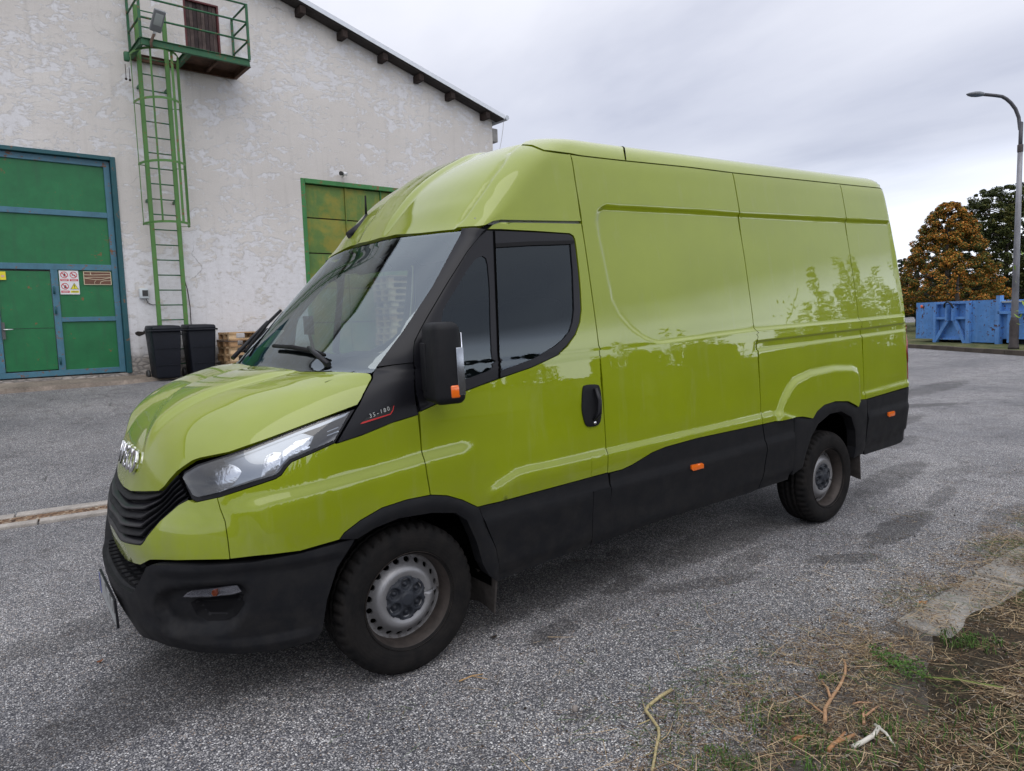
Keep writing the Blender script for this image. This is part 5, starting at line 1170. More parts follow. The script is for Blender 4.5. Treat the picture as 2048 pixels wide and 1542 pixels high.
# --- grille
gtop = rev(T1(HLOW_B)+HC)
gtop = [(a, b+.004) for a, b in gtop]
hl_front = T1([(376, 999.5), (366, 975), (358, 953), (362, 940)])
gr_poly = gr_in[::-1]+hl_front[1:]+rev(gtop)
grille = panel('grille', F1, gr_poly, M_CLAD, h=.03, off=-.030, rim=0, inset=-.004, join=True, disp=False)
def resample(pl, n):
    p = np.array(pl); L = np.concatenate([[0], np.cumsum(np.linalg.norm(np.diff(p, axis=0), axis=1))]); q = np.linspace(0, L[-1], n)
    return np.stack([np.interp(q, L, p[:, 0]), np.interp(q, L, p[:, 1])], 1)
gt = resample(gtop, 40); gb = resample(rev(gr_in), 40)
NSL = 6
for i in range(NSL):
    f0, f1 = i/NSL+.03, (i+1)/NSL+.015
    rows = []
    for fr, of in ((f0, -.028), (f0+.01, -.016), (f0*.35+f1*.65, -.002), (f1-.02, .002), (f1-.008, -.006), (f1-.004, -.028)):
        rows.append(fam_row := F1.surf(gt[:, 0]*(1-fr)+gb[:, 0]*fr, gt[:, 1]*(1-fr)+gb[:, 1]*fr, of, False))
    mb = MB(); vs = [tuple(p) for r_ in rows for p in r_]; fs = [(r_*40+j, (r_+1)*40+j, (r_+1)*40+j+1, r_*40+j+1) for r_ in range(5) for j in range(39)]
    vs2 = vs+[(x, -y, z) for x, y, z in vs]; fs2 = fs+[tuple(len(vs)+q for q in f[::-1]) for f in fs]
    mb.add(vs2, fs2, 0, True); vlink('slat', mb.mesh('slat'), M_TRIM if i % 2 else M_CLAD, grille)
# --- headlight
hl = TC([(359, 953), (365, 943), (389, 928), (438, 912), (496, 892.5), (584, 857.5), (652.5, 834), (711, 817)]+HL_LOW+[(389, 1004), (379, 999), (369, 977)])
hbez = panel('headlight', F1, hl, M_TRIM, h=.03, off=-.012, rim=.02, inset=.001, disp=False, label='swept-back headlight at the van\'s front corner')
hl_in = T1([(366, 955), (372, 947), (396, 933), (445, 917), (500, 898), (588, 863), (640, 843), (700, 823), (668, 880), (620, 901), (580, 918), (568, 930), (557, 945), (546, 951), (512, 961), (432, 986), (396, 994), (386, 990), (376, 972)])
lens = panel('lens', F1, hl_in, M_LENS, hbez, h=.03, off=.002, rim=.008, inset=0, disp=False)
M_REFL = simple('reflector', (.66, .67, .70), .10, 1, bump=.25, bs=90); M_HSG = simple('lamp_silver', (.30, .32, .35), .22, .9)
refl = T1([(405, 945), (445, 926), (500, 905), (588, 870), (606, 866), (628, 872), (618, 897), (578, 914), (565, 928), (553, 943), (543, 948), (512, 957), (435, 983), (415, 960)])
panel('lamp_housing', F1, refl, M_HSG, hbez, h=.025, off=-.007, rim=0, inset=0, disp=False)
def facet(px, off, mat, name, bul):
    panel(name, F1, T1(px), mat, hbez, h=.010, off=off, rim=.004, inset=0, disp=False, bulge=bul)
facet(catmull([(404, 934), (440, 926), (466, 930), (480, 941), (479, 950), (462, 972), (436, 985), (420, 982), (408, 962), (404, 934)], 4)[:-1], -.006, M_REFL, 'reflector_bowl', .004)
facet([(533, 910), (548, 904), (562, 905), (563, 916), (560, 932), (549, 946), (522, 955), (525, 935)], -.005, M_REFL, 'reflector_bowl', .004)
facet([(566, 902), (592, 882), (622, 874), (620, 895), (596, 906), (580, 912), (566, 922)], -.005, M_REFL, 'reflector_bowl', .003)
panel('marker_strip', F1, T1([(445, 921), (500, 901), (588, 866), (640, 846), (698, 824), (690, 832), (640, 853), (590, 871), (500, 906), (450, 925)]), M_HSG, hbez, h=.02, off=-.004, rim=.004, inset=0, disp=False)
for yy in (0, 8): panel('rib', F1, T1([(655, 862+yy), (678, 853+yy), (678, 855+yy), (655, 864+yy)]), M_HSG, hbez, h=.02, off=-.008, rim=.002, inset=0, disp=False)
mirrored(hbez)
# --- black base panel and pillar trim
GE = [(752, 735), (804, 666.5), (864, 576), (926, 461.5)]
cowl = TC([(674, 887), (726, 870), (786, 845), (838, 829), (832, 790), (829, 760), (827, 725), (790, 729), (752, 735), (745, 747), (745, 754), (741, 763), (728, 787), (717, 811), (711, 819)])
cw = panel('cowl_side_panel', F1, cowl, M_TRIM, h=.025, inset=.0025, off=-.002); mirrored(cw)
pil = TC([(827, 725), (826, 700), (829, 682), (840, 660), (853.5, 635), (895, 565), (934, 503), (956, 475), (971, 460), (950, 459), (926, 461.5), (864, 576), (804, 666.5), (752, 735), (790, 729)])
pl = panel('pillar_trim', F1, pil, M_TRIM, h=.025, inset=.002, off=.006); mirrored(pl)
# --- windscreen
wtop = T1([(926, 461.5), (880, 465.5), (840, 470)])+[F1.YZ(-.3, 2.602), (-LF, 2.598)]
wedge = T1([(742, 745), (752, 735), (804, 666.5), (864, 576), (926, 461.5)])[:-1]
ws = [(-LF, 1.715), F1.YZ(-.5, 1.715)]+wedge+wtop
wsc = panel('windscreen', F1, ws, M_GLASS, h=.02, inset=.001, join=True, off=-.002, rim=0, disp=False)
win = [(-LF, 1.86), F1.YZ(-.45, 1.86)]+T1([(690, 712), (739, 713), (756, 708), (773, 695), (838, 607), (890, 515), (896, 500), (893, 486), (880, 479.5), (840, 481)])+[F1.YZ(-.3, 2.56), (-LF, 2.55)]
def half_ring(name, outer, inner, off, mat, parent):
    # frit: outer outline minus inner outline, built as one notch polygon (both start and end on the centre line)
    poly = list(outer)+list(reversed(inner))
    return panel(name, F1, poly, mat, parent, h=.02, inset=0, join=True, off=off, rim=0, disp=False)
M_FRIT = simple('frit_black', (.012, .012, .014), .35)
half_ring('frit_border', ws, win, -.006, M_FRIT, wsc)
# --- cab cap and roof
GS0 = T1([(1044, 295)])[0]
cap = [(-LF, 2.622), F1.YZ(-.3, 2.624)]+T1([(840, 466.5), (880, 462), (926, 457.5), (956, 455), (968, 452), (984, 443.5), (1000, 440.5), (1161, 442.5)])+rev(S_CAP)+T1([(1136, 309), (1086, 304), (1064, 296.5)])+[GS0, (GS0[0], 3.9), (-LF, 3.9)]
capo = panel('cab_cap', F1, cap, M_PAINT, h=.022, join=True, rim=.02, inset=.002)
roofp = [(GS0[0], 3.97), GS0]+T1([(1064, 295.5), (1086, 303.5)])+T1(GUTTER)+[(4.78-1.15, 3.06), (4.78-1.3+.1, 3.25), (4.5-1.8, 3.65), (4.4-2.1, 3.97)]
M_ = panel('roof', F1, roofp, M_PAINT, h=.04, mirror_in=True, rim=.012, inset=.003, off=.004)
# seam across the roof edge
panel('roof_seam', F1, TC([(1243, 293), (1249, 300), (1251.5, 321), (1249.5, 321), (1246, 301), (1240, 293)]), M_GAP, M_, h=.02, off=.0055, inset=0, rim=0)
# --- door
gdoor = T1([(840, 824), (885, 803), (930, 783), (999, 757.5), (1064.5, 735), (1111, 713), (1135, 692), (1151.6, 669), (1160, 645), (1163, 619), (1161, 580), (1158, 544.5), (1153, 500), (1150, 480), (1147, 472), (1139, 467), (1070, 462.5), (1000, 459.5), (974, 459.5), (984, 450), (1000, 444.5), (1080, 445), (1161, 446.5)])+S_DR+T1([(1211, 946), (1181, 954), (1100, 976), (955, 1014.5)]+rev(FL_TOP)[1:4]+rev(SEAM_DOORF)[1:]+[(840, 824)])[:-1]
door = panel('front_door', F1, gdoor, M_PAINT, h=.02, inset=.0028, rim=.02)
btrim = TC([(840, 823), (832, 790), (829, 760), (828, 731), (827, 700), (830, 682), (841, 660), (854.5, 635), (896, 565), (935, 503), (957, 475), (974, 460.5), (1000, 461), (1070, 464), (1139, 468), (1146, 473), (1149, 480), (1152, 500), (1157, 544.5), (1160, 580), (1162, 619), (1159, 645), (1150.6, 668), (1134, 691), (1110, 712), (1064, 734), (998, 756), (930, 781.5), (885, 801.5)])
wgl = TC([(991, 495), (1060, 491), (1141, 488.5), (1145.5, 544.5), (1148, 619), (1145, 645), (1139, 663), (1127, 678), (1111, 691), (1064.5, 719), (1002, 742), (997, 640)])
qgl = TC([(884, 640), (887, 622), (893, 609), (937, 538), (949, 522), (956, 516), (965, 512.5), (972, 517), (975, 530), (979, 575.6), (981, 660), (984, 728), (981, 739), (972, 744), (905, 768), (893, 768), (888, 760), (885, 700)])
dtr = panel('window_surround', F1, btrim, M_TRIM, door, h=.02, holes=[wgl, qgl], inset=.002, rim=.015, off=-.001, disp=False)
panel('side_window', F1, wgl, M_SGLASS, door, h=.02, inset=-.002, rim=0, off=-.008, disp=False)
panel('quarter_window', F1, qgl, M_SGLASS, door, h=.02, inset=-.002, rim=0, off=-.006, disp=False)
panel('weather_strip', F1, TC([(991, 487), (1060, 483), (1148, 481), (1149, 486.5), (1141, 488.5), (1060, 491), (991, 495)]), M_RUB, door, h=.03, inset=0, rim=.006, off=.003, disp=False)
panel('window_divider', F1, TC([(986, 462), (990, 462), (1001, 757), (997, 758)]), M_GAP, door, h=.03, inset=0, rim=.0, off=.0015, disp=False)
# handle
hp = T1(catmull([(1163, 800), (1165, 776), (1172, 770), (1192, 769), (1198, 776), (1201.5, 800), (1200.5, 835), (1196, 848), (1186, 852.5), (1173, 852), (1167, 840), (1163, 820), (1163, 800)], 4)[:-1])
hdl = panel('door_handle', F1, hp, M_CLAD, h=.008, off=.008, rim=.012, inset=0, bulge=.006)
hdl.parent = door
g = bpts(F1, [(1186, 776), (1190, 800), (1190, 825), (1184, 838)])
mb = MB(); mb.tube([tuple(p+np.array([0, -.020-(.014 if 0 < i < 3 else 0), 0])) for i, p in enumerate(g)], [.010, .014, .014, .010], 10); vlink('handle_grip', mb.mesh('handle_grip'), M_TRIM, hdl)
k_ = bpts(F1, [(1187, 845)])[0]; mb = MB(); mb.lathe([(0, -.0165), (.008, -.0165), (.008, -.008)], 14, 'Y', tuple(k_)); vlink('lock_cylinder', mb.mesh('lock_cylinder'), M_CHROME, hdl)
# fuel flap
ff = panel('fuel_flap', F1, T1([(1179, 911), (1190, 907), (1206, 904), (1212.5, 944), (1181, 952.5)]), M_PAINT, h=.02, off=.0025, rim=.005, inset=0)
doorm = mirrored(door); [c_.children for c_ in ()]
for ch in list(door.children):
    pass
# --- load body side
p1 = T1([(1141, 309.5)]+GUTTER[1:5])+S_2+T1(rev(CLAD_TOP))+rev(S_DR)+rev(S_CAP)
p2 = rev(S_2)+T1([GUTTER[4], GUTTER[5]])[1:]+S_3+T1(rev(ARCH_R)[1:-1])
p3 = rev(S_3)+T1([GUTTER[5], SEAM4[0]]+SEAM4[1:])+T1([(1812, 774), (1731, 798)])[1:-1]
for nm, pg in (('load_side_panel', p1), ('load_side_panel', p2), ('load_side_panel', p3)):
    o = panel(nm, F1, pg, M_PAINT, h=.015, inset=.0032); mirrored(o)
S4 = T1(SEAM4)
# rear corner, rear doors (behind)
post = S4+[(5.03+.3, .775), (4.70-.3+.60, .80)]
def rear_s(v, e): return float(F1.xr(v))-.11-float(F1.xs(v))+e
ARC = .11*math.pi/2
post = S4+[(rear_s(v, ARC+.01), v) for v in (.775, 1.0, 1.25, 1.4, 1.6, 2.0, 2.4, 2.75, 3.04)]
pp = panel('rear_corner_post', F1, post, M_PAINT, h=.02, inset=.002); mirrored(pp)
rd = [(rear_s(v, ARC+.015), v) for v in (.45, .8, 1.2, 1.4, 2.0, 2.6, 3.04)]+[(rear_s(v, ARC+float(F1.w(v))-.11-.003), v) for v in (3.04, 2.6, 2.0, 1.4, 1.2, .8, .45)]
rdo = panel('rear_door', F1, rd, M_PAINT, h=.05, inset=.003, disp=False); mirrored(rdo)
tl = [(rear_s(v, .075), v) for v in (.80, .9, 1.0, 1.2, 1.30, 1.36)]+[(rear_s(v, ARC+.10), v) for v in (1.38, 1.2, 1.0, .80)]
tlo = panel('tail_light', F1, tl, M_RED, h=.02, inset=0, off=.010, rim=.02); mirrored(tlo)
# --- cladding
FL_IN = [(712, 1077), (746, 1055.7), (794.6, 1036), (859.5, 1025), (908, 1025), (931, 1039.5), (950, 1081.6), (963, 1127), (976, 1150)]
fl_f = TC(FL_TOP+[(973, 1059), (989, 1094.6), (995.6, 1127), (994, 1163)]+rev(FL_IN))
ao = panel('wheel_arch_trim', F1, fl_f, M_CLAD, h=.015, off=.012, inset=.001, rim=.07, bulge=.008, disp=False); mirrored(ao)
fl_r = TC([(1586, 834)]+ARCH_R[2:]+[(1732.5, 836.8), (1728, 891), (1723, 907), (1705, 916), (1709, 894), (1708, 860), (1700, 834), (1680, 822.6), (1657, 828), (1634, 848), (1621, 872), (1610, 905), (1603, 934), (1582, 950), (1585, 900)])
ao = panel('wheel_arch_trim', F1, fl_r, M_CLAD, h=.015, off=.010, inset=.0015, rim=.07, bulge=.006, disp=False); mirrored(ao)
feats_c = []
dc = TC([(955, 1014.5), (1100, 976), (1181, 954), (1213.5, 945), (1217, 976.6), (1213.5, 1041.5), (1197, 1087), (1100, 1122), (994, 1163), (995.6, 1127), (989, 1094.6), (973, 1059)])
F1C = Fam([(a, float(F1.z(a)), float(F1.w(a)), float(F1.xn(a)), float(F1.xs(a)), float(F1.n(a)), float(F1.xr(a))) for a in F1.V])
F1C.bvh, F1C.tri, F1C.gP, F1C.gS, F1C.gV = F1.bvh, F1.tri, F1.gP, F1.gS, F1.gV
F1C.feats = [crease(XZA, [(.2, .66), (1.0, .655), (2.0, .665), (3.0, .675), (4.9, .68)], .02, .010, .12, side=-1, e0=.01, e1=.01), crease(XZA, [(.2, .36), (2.0, .37), (4.9, .46)], .02, -.014, .1, side=-1, e0=.01, e1=.01)]
clads = [dc,
 TC([(1217, 946.5)]+CLAD_TOP[1:]+[(1529.6, 899), (1524.7, 944), (1518, 977), (1502, 986), (1408, 1014), (1294.5, 1051), (1197, 1088.5), (1213.5, 1041.5), (1218, 976.6)]),
 TC([(1523, 848.5), (1585, 834), (1586, 891), (1583, 940), (1576, 959.5), (1502, 984.5), (1519, 977), (1526, 944), (1530.6, 899)]),
 ]
for pg in clads:
    o = panel('lower_cladding', F1C, pg, M_CLAD, h=.03, off=.010, inset=.002, rim=.02); mirrored(o)
rc = T1([(1731, 798.5), (1812, 775)])+[(rear_s(.775, ARC+.25), .775), (rear_s(.40, ARC+.25), .40)]+T1([(1812, 880), (1789.5, 889.6), (1728, 909.6), (1728, 891), (1732.5, 836.8)])
o = panel('rear_bumper', F1C, rc, M_CLAD, h=.03, off=.012, inset=.002, rim=.02); mirrored(o)
# lower flap line in the door cladding
panel('step_cover', F1C, TC([(1182, 981), (1217, 972), (1215, 1041), (1199, 1086), (1182, 1092)]), M_CLAD, h=.03, off=.0125, inset=.001, rim=.004)
for q in ([(1376, 929), (1397, 924.5), (1400, 927), (1400, 934.5), (1379, 940), (1376, 937)], [(1769.5, 824), (1781, 821), (1783, 823), (1783, 830), (1771.5, 833), (1769.5, 831)]):
    o = panel('side_marker', F1C, T1(q), M_AMBER, h=.01, off=.020, inset=0, rim=.012, bulge=.003); mirrored(o)
# --- bumper
T2 = F2.T
bl = T2([(560, 1299), (633, 1279), (645, 1261), (654, 1200), (674.5, 1135), (711, 1077), (600, 1106), (510, 1123), (413.7, 1130), (326, 1128.5), (305, 1129), (294, 1134), (282, 1156), (268, 1183)])+[F2.YZ(-.44, .525), F2.YZ(-.3, .52), (-LF, .52), (-LF, .262), F2.YZ(-.3, .262)]+T2([(290, 1275), (340, 1292), (405, 1304), (480, 1306), (560, 1299)])
bumper = panel('front_bumper', F2, bl, M_BUMP, h=.018, inset=0, join=True, rim=.05)
# step plate behind the lip
mb = MB(); rows = 9; cols = 25
ys = np.linspace(-.46, .46, cols); vs = []
for j in range(rows):
    fr = j/(rows-1)
    for y in ys:
        P = F2.surf(np.array([F2.YZ(-abs(y), .52)[0]]), np.array([.52]), 0, False)[0]
        vs.append((P[0]+.012+fr*.14, y, .518+.028*fr+(.006 if (j % 2) else 0)))
mb.add(vs, [(j*cols+i, j*cols+i+1, (j+1)*cols+i+1, (j+1)*cols+i) for j in range(rows-1) for i in range(cols-1)], 0)
for yy in np.linspace(-.40, .40, 13): mb.box((float(F2.surf(np.array([F2.YZ(-abs(yy), .52)[0]]), np.array([.52]), 0, False)[0][0])+.085, yy, .543), (.11, .006, .008))
vlink('step_plate', mb.mesh('step_plate'), M_BUMP, bumper)
drl = panel('indicator_lamp', F2, T2([(355, 1200), (364, 1192), (373, 1188), (420, 1183), (470, 1176.5), (479, 1189.5), (460, 1195), (408, 1200)]), simple('lamp_chrome', (.5, .5, .55), .2, .8), bumper, h=.01, off=-.030, inset=0, rim=.03, disp=False)
panel('lens_ribs', F2, T2([(357, 1199), (366, 1193), (374, 1189.5), (420, 1184.5), (468, 1178), (477, 1189), (460, 1194), (408, 1199)]), M_LENS, drl, h=.01, off=-.018, inset=0, rim=.0, disp=False)
panel('indicator_bulb', F2, T2([(419, 1186), (427, 1184), (431, 1190), (429, 1196), (421, 1197), (418, 1192)]), M_AMBER, drl, h=.006, off=-.020, inset=0, rim=.01, disp=False, bulge=.004)
for ch in (drl,): c = mirrored(ch, bumper)
panel('fog_pocket_shade', F2, T2([(368, 1214), (386, 1205), (440, 1200), (485, 1197), (484, 1216), (468, 1242), (446, 1252), (404, 1254), (381, 1240), (368, 1214)])[:-1], simple('pocket_shade_black', (.005, .005, .006), .7, spec=.12), bumper, h=.010, off=.002, inset=0, rim=0, mirror_in=False)  # black sheet over the pocket floor, painting in the shade of the recess
# licence plate (blank face: the characters cannot be read from this side)
def plate_mat():
    t = NT('plate_face', .5, 0, .3, (.30, .31, .31)); c = t.co()
    f = t.ramp(t.noise(t.co(scale=(1, 26, 8)), 1.0, 3, .6), [(.52, 0.), (.56, .85)])
    s_ = t.node('ShaderNodeSeparateXYZ'); t.l.new(c, s_.inputs[0])
    band = t.math('MULTIPLY', t.math('GREATER_THAN', s_.outputs[2], .345), t.math('LESS_THAN', s_.outputs[2], .43))
    t.set('Base Color', t.mix(t.math('MULTIPLY', f, band), (.30, .31, .31), (.05, .05, .05))); return t.m
mb = MB(); mb.box((-1.068, 0, .385), (.010, .53, .128)); fr = vlink('licence_plate', mb.mesh('licence_plate'), M_TRIM)
mb = MB(); mb.box((-1.0745, 0, .387), (.003, .515, .105)); vlink('plate_face', mb.mesh('plate_face'), plate_mat(), fr)
mb = MB(); mb.box((-1.0762, .24, .387), (.0015, .036, .103)); vlink('blue_band', mb.mesh('blue_band'), simple('plate_blue', (.01, .03, .25), .4), fr)
# --- badge on the bonnet
def letter(ch, size, depth, P, right, up, nrm, mat, name, parent, bold=.0, pitch=True, bev=0.0):
    cu = bpy.data.curves.new(name, 'FONT'); cu.body = ch; cu.size = size; cu.extrude = depth; cu.align_x = 'CENTER'; cu.align_y = 'CENTER'; cu.offset = bold; cu.bevel_depth = bev; cu.resolution_u = 4
    tmp = bpy.data.objects.new('tmp_text', cu); COL.objects.link(tmp); dg = bpy.context.evaluated_depsgraph_get()
    me = bpy.data.meshes.new_from_object(tmp.evaluated_get(dg)); bpy.data.objects.remove(tmp); me.name = name
    r_, u_, n_ = Vector(right).normalized(), Vector(up).normalized(), Vector(nrm).normalized()
    me.transform(Matrix(((r_.x, u_.x, n_.x, P[0]), (r_.y, u_.y, n_.y, P[1]), (r_.z, u_.z, n_.z, P[2]), (0, 0, 0, 1))))
    if pitch: return vlink(name, me, mat, parent)
    return link(name, me, parent, mat)
badge = None
bz = 1.028
for i, (ch, yy) in enumerate((('I', .190), ('V', .112), ('E', .012), ('C', -.085), ('O', -.188))):
    sv = F1.YZ(-abs(yy), bz); S_, V_ = np.array([sv[0]]), np.array([sv[1]]); P = F1.surf(S_, V_, .010)[0]; Nn = F1.normal(S_, V_, F1.base)[0]
    if yy > 0: P = P*np.array([1, -1, 1]); Nn = Nn*np.array([1, -1, 1])
    Nn = Nn/np.linalg.norm(Nn); rt = np.cross(np.array([0, 0, 1.]), Nn); rt /= np.linalg.norm(rt); up = np.cross(Nn, rt)
    if badge is None:
        badge = letter(ch, .140, .0055, P, rt, up, Nn, M_CHROME, 'badge', van, .0022, bev=.001)
    else: letter(ch, .140, .0055, P, rt, up, Nn, M_CHROME, 'badge_letter', badge, .0022, bev=.001)
# --- side badge 35-180
pb_ = T1([(720, 848), (733, 836), (787, 812), (785, 822), (781, 829)]); bb = panel('side_badge', F1, pb_, simple('badge_black', (.006, .008, .007), .3), cw, h=.02, off=.0015, inset=0, rim=.003, disp=False)
panel('red_outline', F1, T1([(720, 848), (725, 844), (780, 827.2), (784.6, 821), (786.4, 812), (787.5, 811.5), (785.5, 822), (781, 829), (726, 847)]), M_REDLINE, bb, h=.02, off=.003, inset=0, rim=.002, disp=False)
tp = [(739, 836.5), (747, 833), (757, 829.5), (765.5, 826), (773, 823.5), (777, 822)]
for chh, (x, y) in zip('35-180', [(741, 834.5), (748, 832), (755, 829), (762, 826), (769, 823.5), (776, 820.5)]):
    sv = T1([(x, y)])[0]; P = F1.surf(np.array([sv[0]]), np.array([sv[1]]), .004)[0]+np.array([0, 0, .006])
    letter(chh, .025, .0006, P, (1, 0, .14), (-.14, 0, 1), (0, -1, 0), M_GRAPH, 'badge_letter', bb)
# --- bonnet washer nozzles
for yy in (-.33, .33):
    mb = MB(); mb.tube([(-.375, yy, 1.372), (-.395, yy, 1.384), (-.425, yy, 1.374)], [.006, .013, .006], 8); vlink('washer_nozzle', mb.mesh('washer_nozzle'), M_CLAD, bonnet)
# --- wipers
def on_ws(y, v, off): 
    sv = F1.YZ(-abs(y), v); P = F1.surf(np.array([sv[0]]), np.array([sv[1]]), off, False)[0]; return (P[0], P[1] if y < 0 else -P[1], P[2])
def px_ws(px, off):
    sv = T1([px])[0]; return tuple(F1.surf(np.array([sv[0]]), np.array([sv[1]]), off, False)[0])
a0 = px_ws((662, 741), .03); a1 = px_ws((629, 708), .045)
mb = MB(); mb.tube([a0, tuple(np.array(a0)*.5+np.array(a1)*.5+np.array([-.01, 0, .01])), a1], [.014, .011, .008], 8)
wip = vlink('wiper', mb.mesh('wiper'), M_TRIM)
bl_ = [(553, 697), (590, 700), (629, 708), (655, 716)]
mb = MB(); mb.tube([px_ws(q, .02) for q in bl_], [.010, .012, .012, .008], 6); vlink('wiper_blade', mb.mesh('wiper_blade'), M_RUB, wip)
b0 = on_ws(.62, 1.72, .03); b1 = on_ws(.74, 2.02, .03)
mb = MB(); mb.tube([b0, b1], [.014, .008], 8); wip2 = vlink('wiper', mb.mesh('wiper'), M_TRIM)
mb = MB(); mb.tube([on_ws(.40, 1.80, .018), on_ws(.72, 2.02, .02), on_ws(.80, 2.12, .018)], .010, 6); vlink('wiper_blade', mb.mesh('wiper_blade'), M_RUB, wip2)
# --- aerial
pa = np.array([.53, .42, 2.155])
mb = MB(); mb.tube([(.47, .42, 2.13), (.56, .42, 2.19), (.585, .42, 2.235), (.60, .42, 2.27)], [.030, .034, .018, .010], 8)
ant = vlink('aerial', mb.mesh('aerial'), M_TRIM); mb = MB(); mb.tube([(.595, .42, 2.25), (.600, .42, 2.385)], [.008, .005], 6); vlink('aerial_rod', mb.mesh('aerial_rod'), M_RUB, ant)
# --- door mirror
def make_mirror():
    d = ray(884, 725); t = (-1.135-CC[1])/d[1]; c = w2b(CC+d*t)
    def tp(v):
        k = 1-.10*max(0, v.z/.17); return Vector((v.x*(1-.15*(v.z > 0)), v.y*k, v.z))
    me = rsolid('door_mirror', (.14, .225, .345), .034, 5, tp); me.transform(Matrix.Translation(Vector(c)) @ Matrix.Rotation(R(-14), 4, 'Z'))
    root = vlink('door_mirror', me, M_CLAD)
    RM = Matrix.Translation(Vector(c)) @ Matrix.Rotation(R(-14), 4, 'Z')
    def sub(name, bx, mat, bev=.004, cyl=False):
        me = rsolid(name, bx[1], bev, 2); me.transform(RM @ Matrix.Translation(Vector(bx[0]))); return vlink(name, me, mat, root)
    sub('mirror_cover', ((-.058, .060, -.02), (.024, .075, .215)), M_BUMP, .006)
    sub('side_strip', ((.046, -.110, -.035), (.032, .008, .20)), M_HSG, .003)
    sub('mirror_indicator', ((.018, -.107, -.118), (.042, .014, .055)), M_AMBER, .007)
    sub('mirror_glass', ((.068, 0, .0), (.006, .15, .25)), M_CHROME, .002)
    mb = MB()
    for dz in (.10, -.11):
        mb.tube([(c[0]+.01, c[1]+.07, c[2]+dz), (c[0]+.02, c[1]+.22, c[2]+dz-.02)], .022, 10)
    vlink('mirror_arm', mb.mesh('mirror_arm'), M_CLAD, root)
    return root
mir = make_mirror(); mirrored(mir)
# --- dark inner shells so the gaps read black, floor and interior
def shell(name, s0, s1, v0, v1, off, mat, parent=None, ns=60, nv=40):
    S = np.linspace(s0, s1, ns); V = np.linspace(v0, v1, nv); SS, VV = np.meshgrid(S, V); P = F1.surf(SS.ravel(), VV.ravel(), off, False)
    vs = [tuple(p) for p in P]; fs = [(j*ns+i, j*ns+i+1, (j+1)*ns+i+1, (j+1)*ns+i) for j in range(nv-1) for i in range(ns-1)]
    b = len(vs); vs += [(x, -y, z) for x, y, z in vs]; fs += [tuple(b+q for q in f[::-1]) for f in fs]
    mb = MB(); mb.add(vs, fs); return vlink(name, mb.mesh(name), mat, parent)
def shell_poly(name, poly, off, mat): return vlink(name, panel_mesh(name, F1, poly, h=.06, off=off, inset=0, rim=0, disp=False, mirror_in=True), mat)
# load area lining
load = [F1.XZ(1.19, .5)]+[F1.XZ(1.19, z) for z in (1.0, 1.5, 2.0, 2.4)]+[(1.25-float(F1.xs(3.3)), 3.3), (1.4-float(F1.xs(3.97)), 3.97), (4.5-float(F1.xs(3.97)), 3.97), (4.55-float(F1.xs(3.3)), 3.3)]+[F1.XZ(4.60, z) for z in (2.4, 2.0, 1.5, 1.0, .5)]+[F1.XZ(4.2, .5), F1.XZ(4.05, .80), F1.XZ(3.0, .80), F1.XZ(2.85, .5)]
shell_poly('inner_lining', load, -.04, M_GAP)
capin = [(-LF, 2.60)]+[F1.XZ(.9, 2.06), F1.XZ(1.25, 2.06), F1.XZ(1.25, 2.4), (1.4-float(F1.xs(3.3)), 3.3), (0.0, 3.97), (-LF, 3.97)]
vlink('cap_lining', panel_mesh('cap_lining', F1, capin, h=.06, off=-.035, inset=0, rim=0, disp=False, mirror_in=True), M_INT)
noseb = [(-LF, .60), (-LF, 1.66), (-.8, 1.66), F1.XZ(.05, 1.30), F1.XZ(.05, .86), F1.XZ(-.22, .80), F1.XZ(-.30, .62)]
vlink('engine_bay', panel_mesh('engine_bay', F1, noseb, h=.06, off=-.05, inset=0, rim=0, disp=False, mirror_in=True), M_GAP)
doorin0 = [F1.XZ(.12, .90), F1.XZ(.12, 1.22), F1.XZ(.55, 1.27), F1.XZ(1.0, 1.36), F1.XZ(1.19, 1.6), F1.XZ(1.19, 2.06), F1.XZ(1.24, 2.06), F1.XZ(1.24, .5), F1.XZ(.5, .5), F1.XZ(.42, .72)]
doorin = [F1.XZ(.12, .90), F1.XZ(.12, 1.22), F1.XZ(.55, 1.27), F1.XZ(.9, 1.34), F1.XZ(1.10, 1.47), F1.XZ(1.155, 1.6), F1.XZ(1.155, 1.99), F1.XZ(.62, 1.99), F1.XZ(.50, 1.95), F1.XZ(.44, 2.02), F1.XZ(.60, 2.07), F1.XZ(1.27, 2.08), F1.XZ(1.27, .5), F1.XZ(.5, .5), F1.XZ(.42, .72)]
vlink('door_lining', panel_mesh('door_lining', F1, doorin, h=.06, off=-.045, inset=0, rim=0, disp=False, mirror_in=True), M_INT)
# frames round the door glass as seen from inside
mb = MB()
mb.box((2.2, 0, .50), (5.0, 1.50, .10)); mb.box((-.30, 0, .60), (.5, 1.0, .4)); mb.box((1.95, 0, .60), (1.3, 1.86, .5)); mb.box((4.45, 0, .62), (.5, 1.8, .34)); mb.box((.85, 0, .55), (.6, 1.80, .32))
vlink('underbody', mb.mesh('underbody'), M_GAP)
mb = MB(); mb.add([(1.34, sg*y, z) for z, y in ((.6, .93), (1.3, .93), (2.05, .83), (2.38, .76)) for sg in (-1, 1)], [(0, 1, 3, 2), (2, 3, 5, 4), (4, 5, 7, 6)]); vlink('bulkhead', mb.mesh('bulkhead'), M_INT)
mb = MB(); mb.box((.6, 0, .80), (1.5, 1.80, .05)); vlink('cab_floor', mb.mesh('cab_floor'), M_INT)
